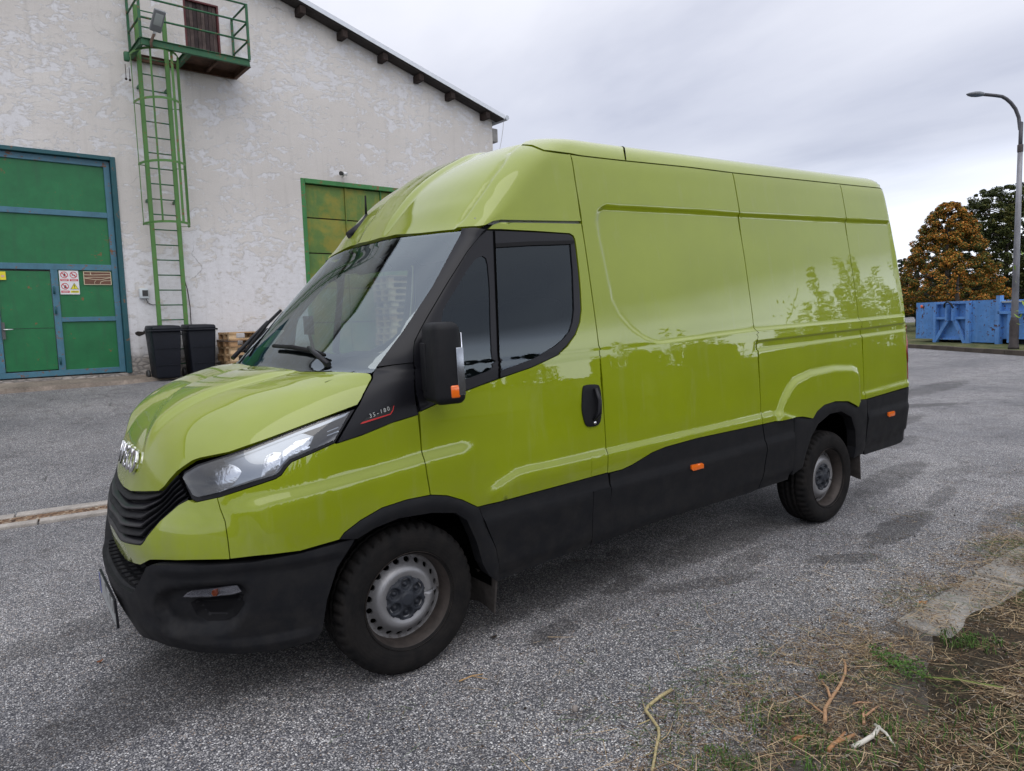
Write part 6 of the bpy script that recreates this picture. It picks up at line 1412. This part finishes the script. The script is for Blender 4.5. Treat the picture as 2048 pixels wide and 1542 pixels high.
# dashboard
mb = MB(); prof = [(-.30, 1.36), (-.10, 1.41), (.10, 1.43), (.24, 1.40), (.30, 1.30), (.22, 1.05), (.15, .85)]
yy = np.linspace(-.84, .84, 15); vs = []
for y in yy:
    for x, z in prof: vs.append((x+.10*(1-math.cos(y*1.2)), y, z+(.03*math.exp(-((y+.42)/.22)**2) if x > -.05 and z > 1.2 else 0)))
k = len(prof); mb.add(vs, [(i*k+j, (i+1)*k+j, (i+1)*k+j+1, i*k+j+1) for i in range(14) for j in range(k-1)], 0, True)
dash = vlink('dashboard', mb.mesh('dashboard'), M_INT)
mb = MB(); ring = [(.50+.075*math.cos(a)*1.0, -.43+.215*math.sin(a), 1.33+.20*math.cos(a)) for a in np.linspace(0, 2*math.pi, 33)[:-1]]; mb.tube(ring, .017, 8, closed=True)
for a in (.9, math.pi, -.9+2*math.pi): mb.tube([(.46, -.43, 1.31), (.50+.075*math.cos(a), -.43+.215*math.sin(a), 1.33+.20*math.cos(a))], .014, 6)
mb.tube([(.30, -.43, 1.22), (.46, -.43, 1.31)], .035, 8); mb.lathe([(0, .0), (.07, .0), (.075, .03), (.0, .04)], 16, 'X', (.45, -.43, 1.31)); vlink('steering_wheel', mb.mesh('steering_wheel'), M_RUB)
for y, wd in ((-.45, .50), (.12, .46), (.60, .46)):
    me = rsolid('seat_cushion', (.50, wd, .16), .05, 3); me.transform(Matrix.Translation((.82, y, 1.02))); st = vlink('seat', me, M_SEAT)
    me = rsolid('backrest', (.13, wd, .62), .05, 3); me.transform(Matrix.Translation((1.13, y, 1.37)) @ Matrix.Rotation(R(12), 4, 'Y')); vlink('backrest', me, M_SEAT, st)
    me = rsolid('headrest', (.09, .26, .19), .035, 3); me.transform(Matrix.Translation((1.20, y, 1.79)) @ Matrix.Rotation(R(8), 4, 'Y')); vlink('headrest', me, M_SEAT, st)
mb = MB(); mb.box((.93, 0, 2.06), (.75, 1.72, .03)); vlink('headliner', mb.mesh('headliner'), simple('headliner_grey', (.35, .36, .36), .9))
for y in (-.42, .42):
    mb = MB(); M3 = Matrix.Rotation(R(38), 3, 'Y'); mb.box((.56, y, 1.965), (.17, .46, .018), M=M3); vlink('sun_visor', mb.mesh('sun_visor'), simple('visor_grey', (.30, .31, .31), .85))
mb = MB(); mb.box((-.02, .60, 1.50), (.004, .15, .20), M=Matrix.Rotation(R(42), 3, 'Y')); vlink('paper_sheet', mb.mesh('paper_sheet'), simple('paper', (.6, .64, .6), .8))
mb = MB(); mb.tube([(.02, -.02, 1.44), (.0, -.02, 1.56)], .010, 8); mb.box((.0, -.02, 1.60), (.02, .10, .10)); vlink('phone_holder', mb.mesh('phone_holder'), M_RUB)
# mud flaps
for (px, py, nm) in (((990, 1160), .23, 'f'), ((1718, 905), .20, 'r')):
    P = bpts(F1, [px])[0]; x0 = P[0]
    mb = MB(); zt = .33 if nm == 'f' else .40; zb = .12 if nm == 'f' else .15; y0 = -.985
    vs = []
    for i in range(5):
        z = zt+(zb-zt)*i/4
        for j in range(4):
            vs.append((x0+.02*(i/4)**2+.004*math.sin(j*2.1+i), y0+.06*(nm == 'f')*(i/4)+j*.075, z+(.02*math.sin(j) if i == 4 else 0)))
    mb.add(vs, [(i*4+j, i*4+j+1, (i+1)*4+j+1, (i+1)*4+j) for i in range(4) for j in range(3)], 0)
    o = vlink('mud_flap', mb.mesh('mud_flap'), simple('mud_rubber', (.035, .030, .027), .85, var=.4, vs=20)); so_ = o.modifiers.new('solid', 'SOLIDIFY'); so_.thickness = .012
    mirrored(o)
# wheel wells: dark liners
for x0, rr in ((0, .46), (3.52, .47)):
    for sg in (-1, 1):
        mb = MB(); prof = [(rr, 0), (rr, .30)]; vs = []; n = 18
        for i in range(n):
            a = math.pi*(i/(n-1))*1.1-.15
            for h in (0, .34): vs.append((x0+rr*math.cos(a), sg*(.95-h), .36+rr*math.sin(a)+SL*x0))
        fs = [(2*i, 2*i+2, 2*i+3, 2*i+1) for i in range(n-1)]; b = len(vs); vs += [(x0, sg*.60, .36+SL*x0)]
        fs += [(2*i+1, 2*i+3, b) for i in range(n-1)]; mb.add(vs, fs); o = link('wheel_well', mb.mesh('wheel_well'), van, M_GAP)
# --- wheels (not pitched with the body)
def tyre_mesh():
    R0 = .346
    prof = [(.213, .105), (.222, .112), (.240, .118), (.275, .1235), (.305, .120), (.325, .109), (.338, .094)]
    n = 180; vs = []; full = prof+[(.3445, .080), (.346, .060), (.3465, .045)]
    full = full+[(.339, .043), (.339, .037)]+[(.3465, .035), (.3468, .012)]+[(.339, .010), (.339, .0)]
    full = full+[(r_, -h) for r_, h in full[::-1]][1:]
    mb = MB()
    def fn(i, j, r_, h):
        ah = abs(h)
        if r_ > .33 and ah > .046: 
            if (i % 4) in (0,) : r_ = r_-(.017 if ah > .07 else .008)
        elif r_ > .344 and (i+ (2 if h > 0 else 0)) % 4 == 0: r_ -= .005
        return r_, h
    mb.lathe(full, n, 'Y', fn=fn, sm=True)
    return mb.mesh('tyre')
def tyre_mat():
    t = NT('tyre_rubber', .8, 0, .15, (.018, .018, .018)); c = t.co()
    f = t.ramp(t.noise(c, 12, 6, .7), [(.35, 0.), (.8, .8)]); t.set('Base Color', t.mix(f, (.0055, .0055, .006), (.022, .019, .017)))
    # raised sidewall rings
    s_ = t.node('ShaderNodeSeparateXYZ'); t.l.new(c, s_.inputs[0]); rr = t.math('SQRT', t.math('ADD', t.math('POWER', s_.outputs[0], 2.0), t.math('POWER', s_.outputs[2], 2.0)))
    t.bump(t.math('SINE', t.math('MULTIPLY', rr, 420.0)), .12, .002); return t.m
def wheel_steel():
    t = NT('silver_steel', .4, .6, .5, (.45, .45, .46)); c = t.co()
    f = t.ramp(t.noise(c, 16, 8, .75), [(.48, 0.), (.68, 1.)]); s_ = t.node('ShaderNodeSeparateXYZ'); t.l.new(c, s_.inputs[0])
    rr = t.math('SQRT', t.math('ADD', t.math('POWER', s_.outputs[0], 2.0), t.math('POWER', s_.outputs[2], 2.0)))
    g = t.ramp(rr, [(.125, .12), (.15, .15), (.185, .8), (.2, 1.)]); k_ = t.math('MULTIPLY', t.math('ADD', f, .35), g, clamp=True)
    t.set('Base Color', t.mix(k_, (.28, .28, .29), (.036, .027, .021))); t.set('Metallic', t.ramp(k_, [(0, .7), (1, .0)])); t.set('Roughness', t.ramp(k_, [(0, .38), (1, .8)])); return t.m
M_TYRE, M_STEEL = tyre_mat(), wheel_steel()
M_RIMB = simple('rim_dirty', (.040, .032, .028), .6, .3, var=.4, vs=20)
def disc_mesh():
    # pressed steel disc with 20 round ventilation holes, profile over radius
    rp = pchip([.085, .105, .118, .135, .155, .178, .192, .200], [.062, .066, .072, .068, .050, .030, .024, .028])
    # unwrap: u = angle*.155 , v = radius ; fill with holes
    U = 2*math.pi*.155; H = 20
    outer = [(U*i/160, .085) for i in range(161)]+[(U*i/160, .200) for i in range(160, -1, -1)]
    holes = [[(U*(k+.5)/H+.0135*math.cos(a), .170+.0115*math.sin(a)) for a in np.linspace(0, 2*math.pi, 13)[:-1]] for k in range(H)]
    V, F_ = fill2d(outer, holes, .012)
    ang = V[:, 0]/.155; r_ = V[:, 1]; y = -rp(r_)
    vs = [(r_[i]*math.cos(ang[i]), y[i], r_[i]*math.sin(ang[i])) for i in range(len(V))]
    fs = list(F_)
    mb = MB(); mb.add(vs, fs, 0, True)
    for q in holes:
        q = q+[q[0]]; w1 = []
        for u, v in q:
            a = u/.155
            for dy in (0, .012): w1.append((v*math.cos(a), -float(rp(v))+dy, v*math.sin(a)))
        mb.add(w1, [(2*i, 2*i+1, 2*i+3, 2*i+2) for i in range(len(q)-1)], 0)
    return mb.mesh('steel_disc')
def cap_mesh():
    # dark plastic centre cap with six bolt pockets
    ang = np.linspace(0, 2*math.pi, 97)[:-1]; outer = [(.104*math.cos(a), .104*math.sin(a)) for a in ang]
    V, F_ = fill2d(outer, [], .0042)
    d = np.hypot(V[:, 0], V[:, 1]); y = .010+.016*(1-(d/.106)**2)
    hub = sstep((.034-d)/.006); y = y+.006*hub
    for k in range(6):
        a = math.pi/6+k*math.pi/3; q = np.stack([V[:, 0]-.066*math.cos(a), V[:, 1]-.066*math.sin(a)], 1); rr = np.hypot(q[:, 0], q[:, 1]); ro = .021
        y = y-.020*sstep((ro+.006-rr)/.006)+.012*sstep((.0115-rr)/.004)
        a2 = a+math.pi/6; q2 = np.hypot(V[:, 0]-.100*math.cos(a2), V[:, 1]-.100*math.sin(a2)); y = y-.007*sstep((.020-q2)/.005)
    y = y-.02*(sstep((d-.100)/.004))
    vs = [(V[i, 0], -.058-y[i], V[i, 1]) for i in range(len(V))]; mb = MB(); mb.add(vs, F_, 0, True); return mb.mesh('wheel_cap')
ty, dk, cm = tyre_mesh(), disc_mesh(), cap_mesh()
def flip(me): 
    return me
mb = MB(); mb.lathe([(.2225, -.117), (.2245, -.110), (.216, -.106), (.212, -.098), (.206, -.085), (.200, -.070), (.197, -.03), (.198, .02), (.205, .09), (.222, .112)], 72, 'Y'); rimm = mb.mesh('rim')
mb = MB(); mb.lathe([(.03, .03), (.12, .03), (.125, .0), (.196, .02)], 32, 'Y'); hubm = mb.mesh('brake_hub')
for (x0, sg, sw) in ((0, -1, 0), (3.52, -1, 0), (0, 1, 0), (3.52, 1, 0)):
    root = empty('wheel', (x0, sg*.858, .345)); root.parent = van; root.rotation_euler = (0, random.uniform(0, 2)*0+(.35 if x0 else 0), 0)
    if sg > 0: root.scale = (1, -1, 1)
    for nm, me, mt in (('tyre', ty, M_TYRE), ('rim', rimm, M_RIMB), ('steel_disc', dk, M_STEEL), ('wheel_cap', cm, simple('cap_grey', (.020, .023, .030), .5, var=.25, vs=40, spec=.3)), ('brake_hub', hubm, M_GAP)):
        link(nm, me, root, mt)
print('van', round(time.time()-T0, 1))
# ================================================================== STRAW, GRASS, STICKS
def ribbons(name, pos, ang, length, width, bend, lift, mat, seed, seg=3, label=None, parent=None):
    """flat narrow bent blades lying on the ground: tent-shaped section so they have thickness"""
    rg = np.random.default_rng(seed); n = len(pos); k = seg+1
    V = np.empty((n, k, 3, 3)); a = ang.copy(); p = np.concatenate([pos, np.zeros((n, 1))], 1); p[:, 2] = lift*rg.uniform(.1, 1., n)+.004+zoff(pos)
    tilt = rg.normal(0, .22, n)*(lift > .002)
    for j in range(k):
        f = j/seg; d = np.stack([np.cos(a), np.sin(a)], 1); nrm = np.stack([-d[:, 1], d[:, 0]], 1); w_ = width*(1-.7*f**2)
        V[:, j, 0, :2] = p[:, :2]-nrm*w_[:, None]*.5; V[:, j, 0, 2] = p[:, 2]
        V[:, j, 1, :2] = p[:, :2]; V[:, j, 1, 2] = p[:, 2]+w_*.45
        V[:, j, 2, :2] = p[:, :2]+nrm*w_[:, None]*.5; V[:, j, 2, 2] = p[:, 2]
        st = length/seg; p[:, :2] += d*st[:, None]; p[:, 2] = np.maximum(zoff(p[:, :2])+.003, p[:, 2]+tilt*st); a = a+bend*rg.uniform(.3, 1.7, n)
    base = (np.arange(n)*k*3)[:, None]; F = []
    for j in range(seg):
        for c in range(2): F.append(base+np.array([[j*3+c, j*3+c+1, (j+1)*3+c+1, (j+1)*3+c]]))
    F = np.concatenate(F, 0).astype(np.int32); me = bpy.data.meshes.new(name); me.vertices.add(n*k*3); me.vertices.foreach_set('co', V.reshape(-1).astype(np.float32)); m = len(F)
    me.loops.add(m*4); me.loops.foreach_set('vertex_index', F.reshape(-1)); me.polygons.add(m); me.polygons.foreach_set('loop_start', np.arange(0, m*4, 4, dtype=np.int32)); me.polygons.foreach_set('loop_total', np.full(m, 4, np.int32)); me.update(calc_edges=True)
    o = link(name, me, parent, mat); return o
def zoff(P):
    x, y = P[:, 0], P[:, 1]
    e_ = -2.30+np.where(x < 2.1, -.75*np.abs(x-2.1)**.8*.42, 0)+.05*np.sin(x*3.1)+.03*np.sin(x*7.7+1)
    z = np.clip((e_-y)/.16, -1, 1)*.028+.006+.012*np.sin(x*2.3+y*3.1)*np.clip((e_-y)/.3, 0, 1)+.010*np.sin(x*6.3-y*5.1)*np.clip((e_-y)/.3, 0, 1)
    kb = (x > 2.02) & (np.abs(y-KY) < .13)
    return np.maximum(np.maximum(z, 0), np.where(kb, .036, 0))
def vn(x, y, s, sd=0):
    """cheap smooth value noise"""
    rg = np.random.default_rng(sd); T = rg.uniform(size=(64, 64)); X = x*s; Y = y*s; xi = np.floor(X).astype(int); yi = np.floor(Y).astype(int); fx = X-xi; fy = Y-yi; fx = fx*fx*(3-2*fx); fy = fy*fy*(3-2*fy)
    g = lambda a, b: T[a % 64, b % 64]; return (g(xi, yi)*(1-fx)+g(xi+1, yi)*fx)*(1-fy)+(g(xi, yi+1)*(1-fx)+g(xi+1, yi+1)*fx)*fy
EDGE = np.array([(-1.0, -2.5), (-.3, -2.25), (.2, -2.18), (.6, -2.03), (1.0, -1.93), (1.6, -1.95), (2.3, -1.95), (3.0, -1.95), (4.0, -1.90), (6.0, -1.95), (12, -2.0), (30, -2.1)])
def dens(x, y):
    e_ = np.interp(x, EDGE[:, 0], EDGE[:, 1]); d = e_-y   # >0 inside the litter
    cl = vn(x, y, 3.2, 1)*.6+vn(x, y, 9, 2)*.4
    inside = np.clip(.45+d/.42, 0, 1); out_ = .10*np.exp(np.minimum(0, d)/.5)
    return np.clip(inside*np.clip((cl-.18)*2.4, .12, 1)+out_*np.clip((cl-.35)*4, .0, 1.6), 0, 1)
def scatter(n, x0, x1, y0, y1, seed, dn, near=True):
    rg = np.random.default_rng(seed); P = []; tot = 0
    while tot < n:
        m = n*4; x = x0+(x1-x0)*rg.uniform(size=m)**1.15; y = rg.uniform(y0, y1, m); k = rg.uniform(size=m) < dn(x, y); P.append(np.stack([x[k], y[k]], 1)); tot += k.sum()
        if len(P) > 12: break
    return np.concatenate(P)[:n]
def sm_(name, base, v=.35):
    t = NT(name, .8, 0, .25); i_ = t.node('ShaderNodeNewGeometry').outputs['Random Per Island']; t.set('Base Color', t.ramp(i_, [(0, tuple(b*(1-v) for b in base)), (.5, base), (1, tuple(min(1, b*(1+v)) for b in base))])); return t.m
M_ST = [sm_('pale_straw', (.36, .27, .16), .5), sm_('brown_straw', (.125, .075, .040), .5), sm_('green_blade', (.050, .090, .020), .5), sm_('grey_straw', (.25, .22, .18), .45)]
X0, X1, Y0, Y1 = -.7, 7., -3.4, -1.0
for (nm, n, mi, L, W_, sd, li, fn) in (('straw', 60000, 1, (.010, .040), (.0012, .0040), 1, .012, dens), ('straw', 26000, 0, (.010, .060), (.0010, .0030), 2, .020, dens), ('straw', 9000, 3, (.012, .05), (.0015, .0040), 3, .018, dens),
    ('cut_grass', 8500, 2, (.02, .10), (.0015, .0038), 4, .022, lambda x, y: dens(x, y)*np.clip((vn(x, y, 2.4, 9)-.50)*5, .04, 1)), ('straw', 1800, 0, (.09, .22), (.0018, .0042), 5, .022, dens)):
    P = scatter(n, X0, X1, Y0, Y1, sd, fn); rg = np.random.default_rng(sd+50); n = len(P)
    o = ribbons(nm, P, rg.uniform(0, 6.283, n), rg.uniform(*L, n), rg.uniform(*W_, n)*.8, rg.normal(0, .20, n), li, M_ST[mi], sd+90, 3); tagged(o, kind='stuff', label={0: 'pale dry straw', 1: 'fine brown straw and chaff', 2: 'cut green grass clippings', 3: 'grey dry stalks'}[mi]+' scattered over the verge and asphalt edge')
# sparse scraps over the whole asphalt near the camera
rg = np.random.default_rng(8); n = 1500; P = np.stack([rg.uniform(-2.2, 9, n), rg.uniform(-2.2, .1, n)], 1); P = P[rg.uniform(size=n) < (.12+.88*np.exp(-(P[:, 1]+2.2)/.55))*(vn(P[:, 0], P[:, 1], 2.0, 5) > .45)]; n = len(P)
o = ribbons('straw_scraps', P, rg.uniform(0, 6.28, n), rg.uniform(.012, .07, n), rg.uniform(.0012, .003, n), rg.normal(0, .4, n), .003, M_ST[1], 12, 3); tagged(o, kind='stuff', label='sparse straw scraps scattered over the asphalt')
# tiny crumbs of soil, stones and chaff
def crumbs(name, n, seed, size, mat, dn, label):
    P = scatter(n, X0, X1, Y0, Y1, seed, dn); rg = np.random.default_rng(seed); n = len(P); s = rg.uniform(size[0], size[1], n); b = rg.uniform(.5, 1.3, (n, 6))
    D = np.array([(1, 0, 0), (0, 1, 0), (-1, 0, 0), (0, -1, 0), (0, 0, .8), (0, 0, -.3)]); V = P[:, None, :]; V = np.concatenate([V, np.zeros((n, 1, 1))], 2)+D[None]*s[:, None, None]*b[:, :, None]; V[:, :, 2] += zoff(P)[:, None]+.002
    F = np.array([(0, 1, 4), (1, 2, 4), (2, 3, 4), (3, 0, 4), (1, 0, 5), (2, 1, 5), (3, 2, 5), (0, 3, 5)]); Fa = ((np.arange(n)*6)[:, None, None]+F[None]).reshape(-1).astype(np.int32); m = n*8
    me = bpy.data.meshes.new(name); me.vertices.add(n*6); me.vertices.foreach_set('co', V.reshape(-1).astype(np.float32)); me.loops.add(m*3); me.loops.foreach_set('vertex_index', Fa); me.polygons.add(m); me.polygons.foreach_set('loop_start', np.arange(0, m*3, 3, dtype=np.int32)); me.polygons.foreach_set('loop_total', np.full(m, 3, np.int32)); me.update(calc_edges=True)
    tagged(link(name, me, None, mat), kind='stuff', label=label)
crumbs('gravel', 9000, 21, (.002, .006), sm_('gravel_mix', (.20, .18, .16), .7), lambda x, y: np.clip(dens(x, y)+.06, 0, 1), 'small stones and grit among the straw')
crumbs('soil_crumbs', 14000, 22, (.002, .008), sm_('soil_crumb', (.055, .042, .03), .6), dens, 'dark soil crumbs among the straw')
# upright tufts
def tuft(x, y, n, H, seed, label, rad=.10):
    rg = np.random.default_rng(seed); z = float(zoff(np.array([[x, y]]))[0]); mb = MB()
    for i in range(n):
        a = rg.uniform(0, 6.28); r0 = rad*rg.uniform(0, 1)**.5; b = rg.uniform(0, 6.28); h = H*rg.uniform(.4, 1.); ln = rg.uniform(.2, 1.1)*h; w_ = rg.uniform(.0014, .003)
        p0 = Vector((x+r0*math.cos(a), y+r0*math.sin(a), z)); d = Vector((math.cos(b), math.sin(b), 0)); s = Vector((-d.y, d.x, 0))*w_
        p1 = p0+d*ln*.35+Vector((0, 0, h*.65)); p2 = p0+d*ln+Vector((0, 0, h*rg.uniform(.5, 1.))); mb.add([p0-s, p0+s, p1+s*.8, p1-s*.8, p2], [(0, 1, 2, 3), (3, 2, 4)])
    o = mb.obj('grass_tuft', sm_('tuft_green', (.055, .11, .022), .45)); tagged(o, label=label, kind='stuff'); return o
for i, (px, n, H, rad, lb) in enumerate((((1925, 1285), 160, .05, .11, 'bright green grass tuft just below the exposed kerb slab'), ((1975, 1300), 90, .045, .10, 'low green tuft at the right edge beside the kerb tuft'), ((1640, 1500), 110, .06, .14, 'green grass patch under the orange bark pieces'), ((1560, 1440), 120, .06, .14, 'loose green grass left of the forked branch'),
    ((1450, 1530), 90, .05, .12, 'green grass clump at the bottom edge near the dry stalk'), ((1750, 1445), 110, .055, .10, 'green herb tuft above the white stick'), ((1850, 1500), 110, .06, .18, 'grass tuft right of the white stick'), ((1990, 1470), 110, .06, .20, 'grass tuft in the bottom right corner'), ((1700, 1530), 90, .06, .16, 'grass tuft at the bottom edge below the white stick'), ((1660, 1350), 50, .03, .05, 'tiny green tuft above the forked branch'))):
    P = onZ(px[0], px[1], .02); tuft(float(P[0]), float(P[1]), n, H, 500+i, lb, rad)
# sticks and stalks
def stick(name, paths, rads, mat, label, cat, zl=.012):
    mb = MB()
    for pts, r_ in zip(paths, rads):
        W = []
        for i, (x, y) in enumerate(pts):
            P = onZ(x, y, .02); z = float(zoff(np.array([[P[0], P[1]]]))[0])+zl+.004*math.sin(i*2.3); W.append((float(P[0]), float(P[1]), z))
        rr = r_ if isinstance(r_, (list, tuple)) else [r_*(1-.35*i/(len(W)-1)) for i in range(len(W))]; mb.tube(W, rr, 8)
    o = mb.obj(name, mat); return tagged(o, label=label, cat=cat)
def woodm(name, base, v=.35):
    t = NT(name, .8, 0, .3); c = t.co(); n = t.noise(t.co(scale=(1, 1, 1)), 60, 6, .7); t.set('Base Color', t.mix(1., (*base, 1), t.ramp(n, [(.3, 1-v), (.7, 1+v)]), 'MULTIPLY')); t.bump(n, .4, .003); return t.m
stick('dry_stalk', [[(1343, 1376), (1318, 1392), (1296, 1407), (1291, 1418), (1303, 1433), (1317, 1451), (1318, 1470), (1312, 1490), (1309, 1512), (1304, 1540)], [(1291, 1418), (1284, 1396)], [(1299, 1436), (1276, 1447)], [(1298, 1404), (1306, 1420)], [(1310, 1500), (1290, 1508)]], [.0075, .002, .003, .0022, .002], woodm('pale_stalk', (.36, .30, .16)), 'long pale broken plant stalk on the asphalt left of the grass verge', 'stalk')
stick('forked_branch', [[(1650, 1440), (1650, 1415), (1662, 1392), (1680, 1368), (1690, 1345), (1691, 1325), (1688, 1318)], [(1661, 1393), (1655, 1375), (1643, 1357)], [(1648, 1425), (1622, 1405), (1590, 1382)]], [.0078, .006, .0045], woodm('peeled_twig', (.34, .20, .11)), 'forked brown twig lying on the straw', 'branch')
stick('white_stick', [[(1706, 1494), (1728, 1484), (1748, 1468), (1758, 1455)], [(1750, 1450), (1772, 1468), (1790, 1490)]], [[.0085, .0085, .0088, .008], [.007, .005, .003]], woodm('bleached_wood', (.55, .52, .46), .12), 'thick white bleached stick bent in two on the straw', 'stick', .02)
stick('bark_strip', [[(1655, 1498), (1668, 1484), (1685, 1474), (1710, 1466)], [(1672, 1482), (1690, 1462)]], [.009, .007], woodm('orange_bark', (.33, .17, .08)), 'curled orange bark strip left of the white stick', 'bark')
stick('bark_piece', [[(1586, 1478), (1600, 1471), (1618, 1466)]], [.009], woodm('orange_bark_dark', (.25, .12, .05)), 'short orange-brown bark piece left of the curled bark strip', 'bark')
stick('wood_splinter', [[(1728, 1444), (1726, 1420), (1724, 1412)], [(1730, 1428), (1756, 1410)], [(1706, 1404), (1718, 1402), (1745, 1400)]], [.006, .005, .004], woodm('splintered_wood', (.38, .22, .13)), 'splintered wood shards between the forked branch and the green stem', 'wood')
gs = stick('green_weed_stem', [[(1742, 1302), (1790, 1330), (1850, 1352), (1920, 1372), (2010, 1396)]], [[.002, .003, .004, .004, .004]], woodm('weed_green', (.13, .17, .04), .2), 'cut green weed with small leaves lying across the straw', 'weed', .02)
rg = np.random.default_rng(41); cs = []
for i in range(420):
    f = rg.uniform(0, .62); x = 1742+f*180+rg.normal(0, 6); y = 1300+f*95+rg.normal(0, 5+12*f); P = onZ(x, y, .02); cs.append((P[0], P[1], float(zoff(np.array([[P[0], P[1]]]))[0])+.02+rg.uniform(0, .025)))
link('weed_leaves', quads_mesh('weed_leaves', blade_cloud(np.array(cs, float), rg.normal(size=(420, 3))*.4+np.array([0, 0, 1]), .014, rg, .6)), gs, sm_('weed_leaf', (.06, .12, .025), .4))
def leaf(px, s, mat, label, seed):
    P = onZ(px[0], px[1], 0); z = float(zoff(np.array([[P[0], P[1]]]))[0])+.006; rg = np.random.default_rng(seed); n = 12; vs = [(float(P[0]), float(P[1]), z+.006)]
    for i in range(n): a = 2*math.pi*i/n; r_ = s*(.6+.4*abs(math.cos(a*1.5)))*rg.uniform(.85, 1.15); vs.append((float(P[0])+r_*math.cos(a), float(P[1])+.7*r_*math.sin(a), z+rg.uniform(0, .010)))
    mb = MB(); mb.add(vs, [(0, i+1, (i+1) % n+1) for i in range(n)]); o = mb.obj('fallen_leaf', mat); sd_ = o.modifiers.new('solid', 'SOLIDIFY'); sd_.thickness = .0012; tagged(o, label=label, cat='leaf', group='brown fallen leaves')
M_LF = sm_('dry_leaf', (.17, .065, .030), .2)
leaf((200, 1326), .018, M_LF, 'small brown leaf on the asphalt left of the front bumper', 1); leaf((1846, 1221), .030, sm_('orange_leaf', (.33, .14, .06)), 'orange-brown leaf beside the exposed kerb slab', 2); leaf((988, 1277), .022, sm_('dark_leaf', (.03, .022, .016)), 'dark wet leaf on the asphalt behind the front wheel', 3)
me = rsolid('pebble', (.022, .02, .026), .007, 2); P = onZ(1150, 1418, .01); me.transform(Matrix.Translation((float(P[0]), float(P[1]), .012))); o = link('pebble', me, None, woodm('pebble_stone', (.24, .21, .19))); tagged(o, label='single pale pebble on the asphalt below the front door', cat='stone')
for k_, (px, lb) in enumerate((((960, 1345), 'small straw wisp on the asphalt right of the front wheel'),)):
    P = onZ(px[0], px[1], 0); stick('straw_wisp', [[(918, 1359), (945, 1349), (966, 1343)], [(945, 1349), (975, 1356)]], [.0035, .002], woodm('straw_tan', (.38, .24, .11)), lb, 'straw')
print('litter', round(time.time()-T0, 1), 'objects', len(bpy.data.objects))
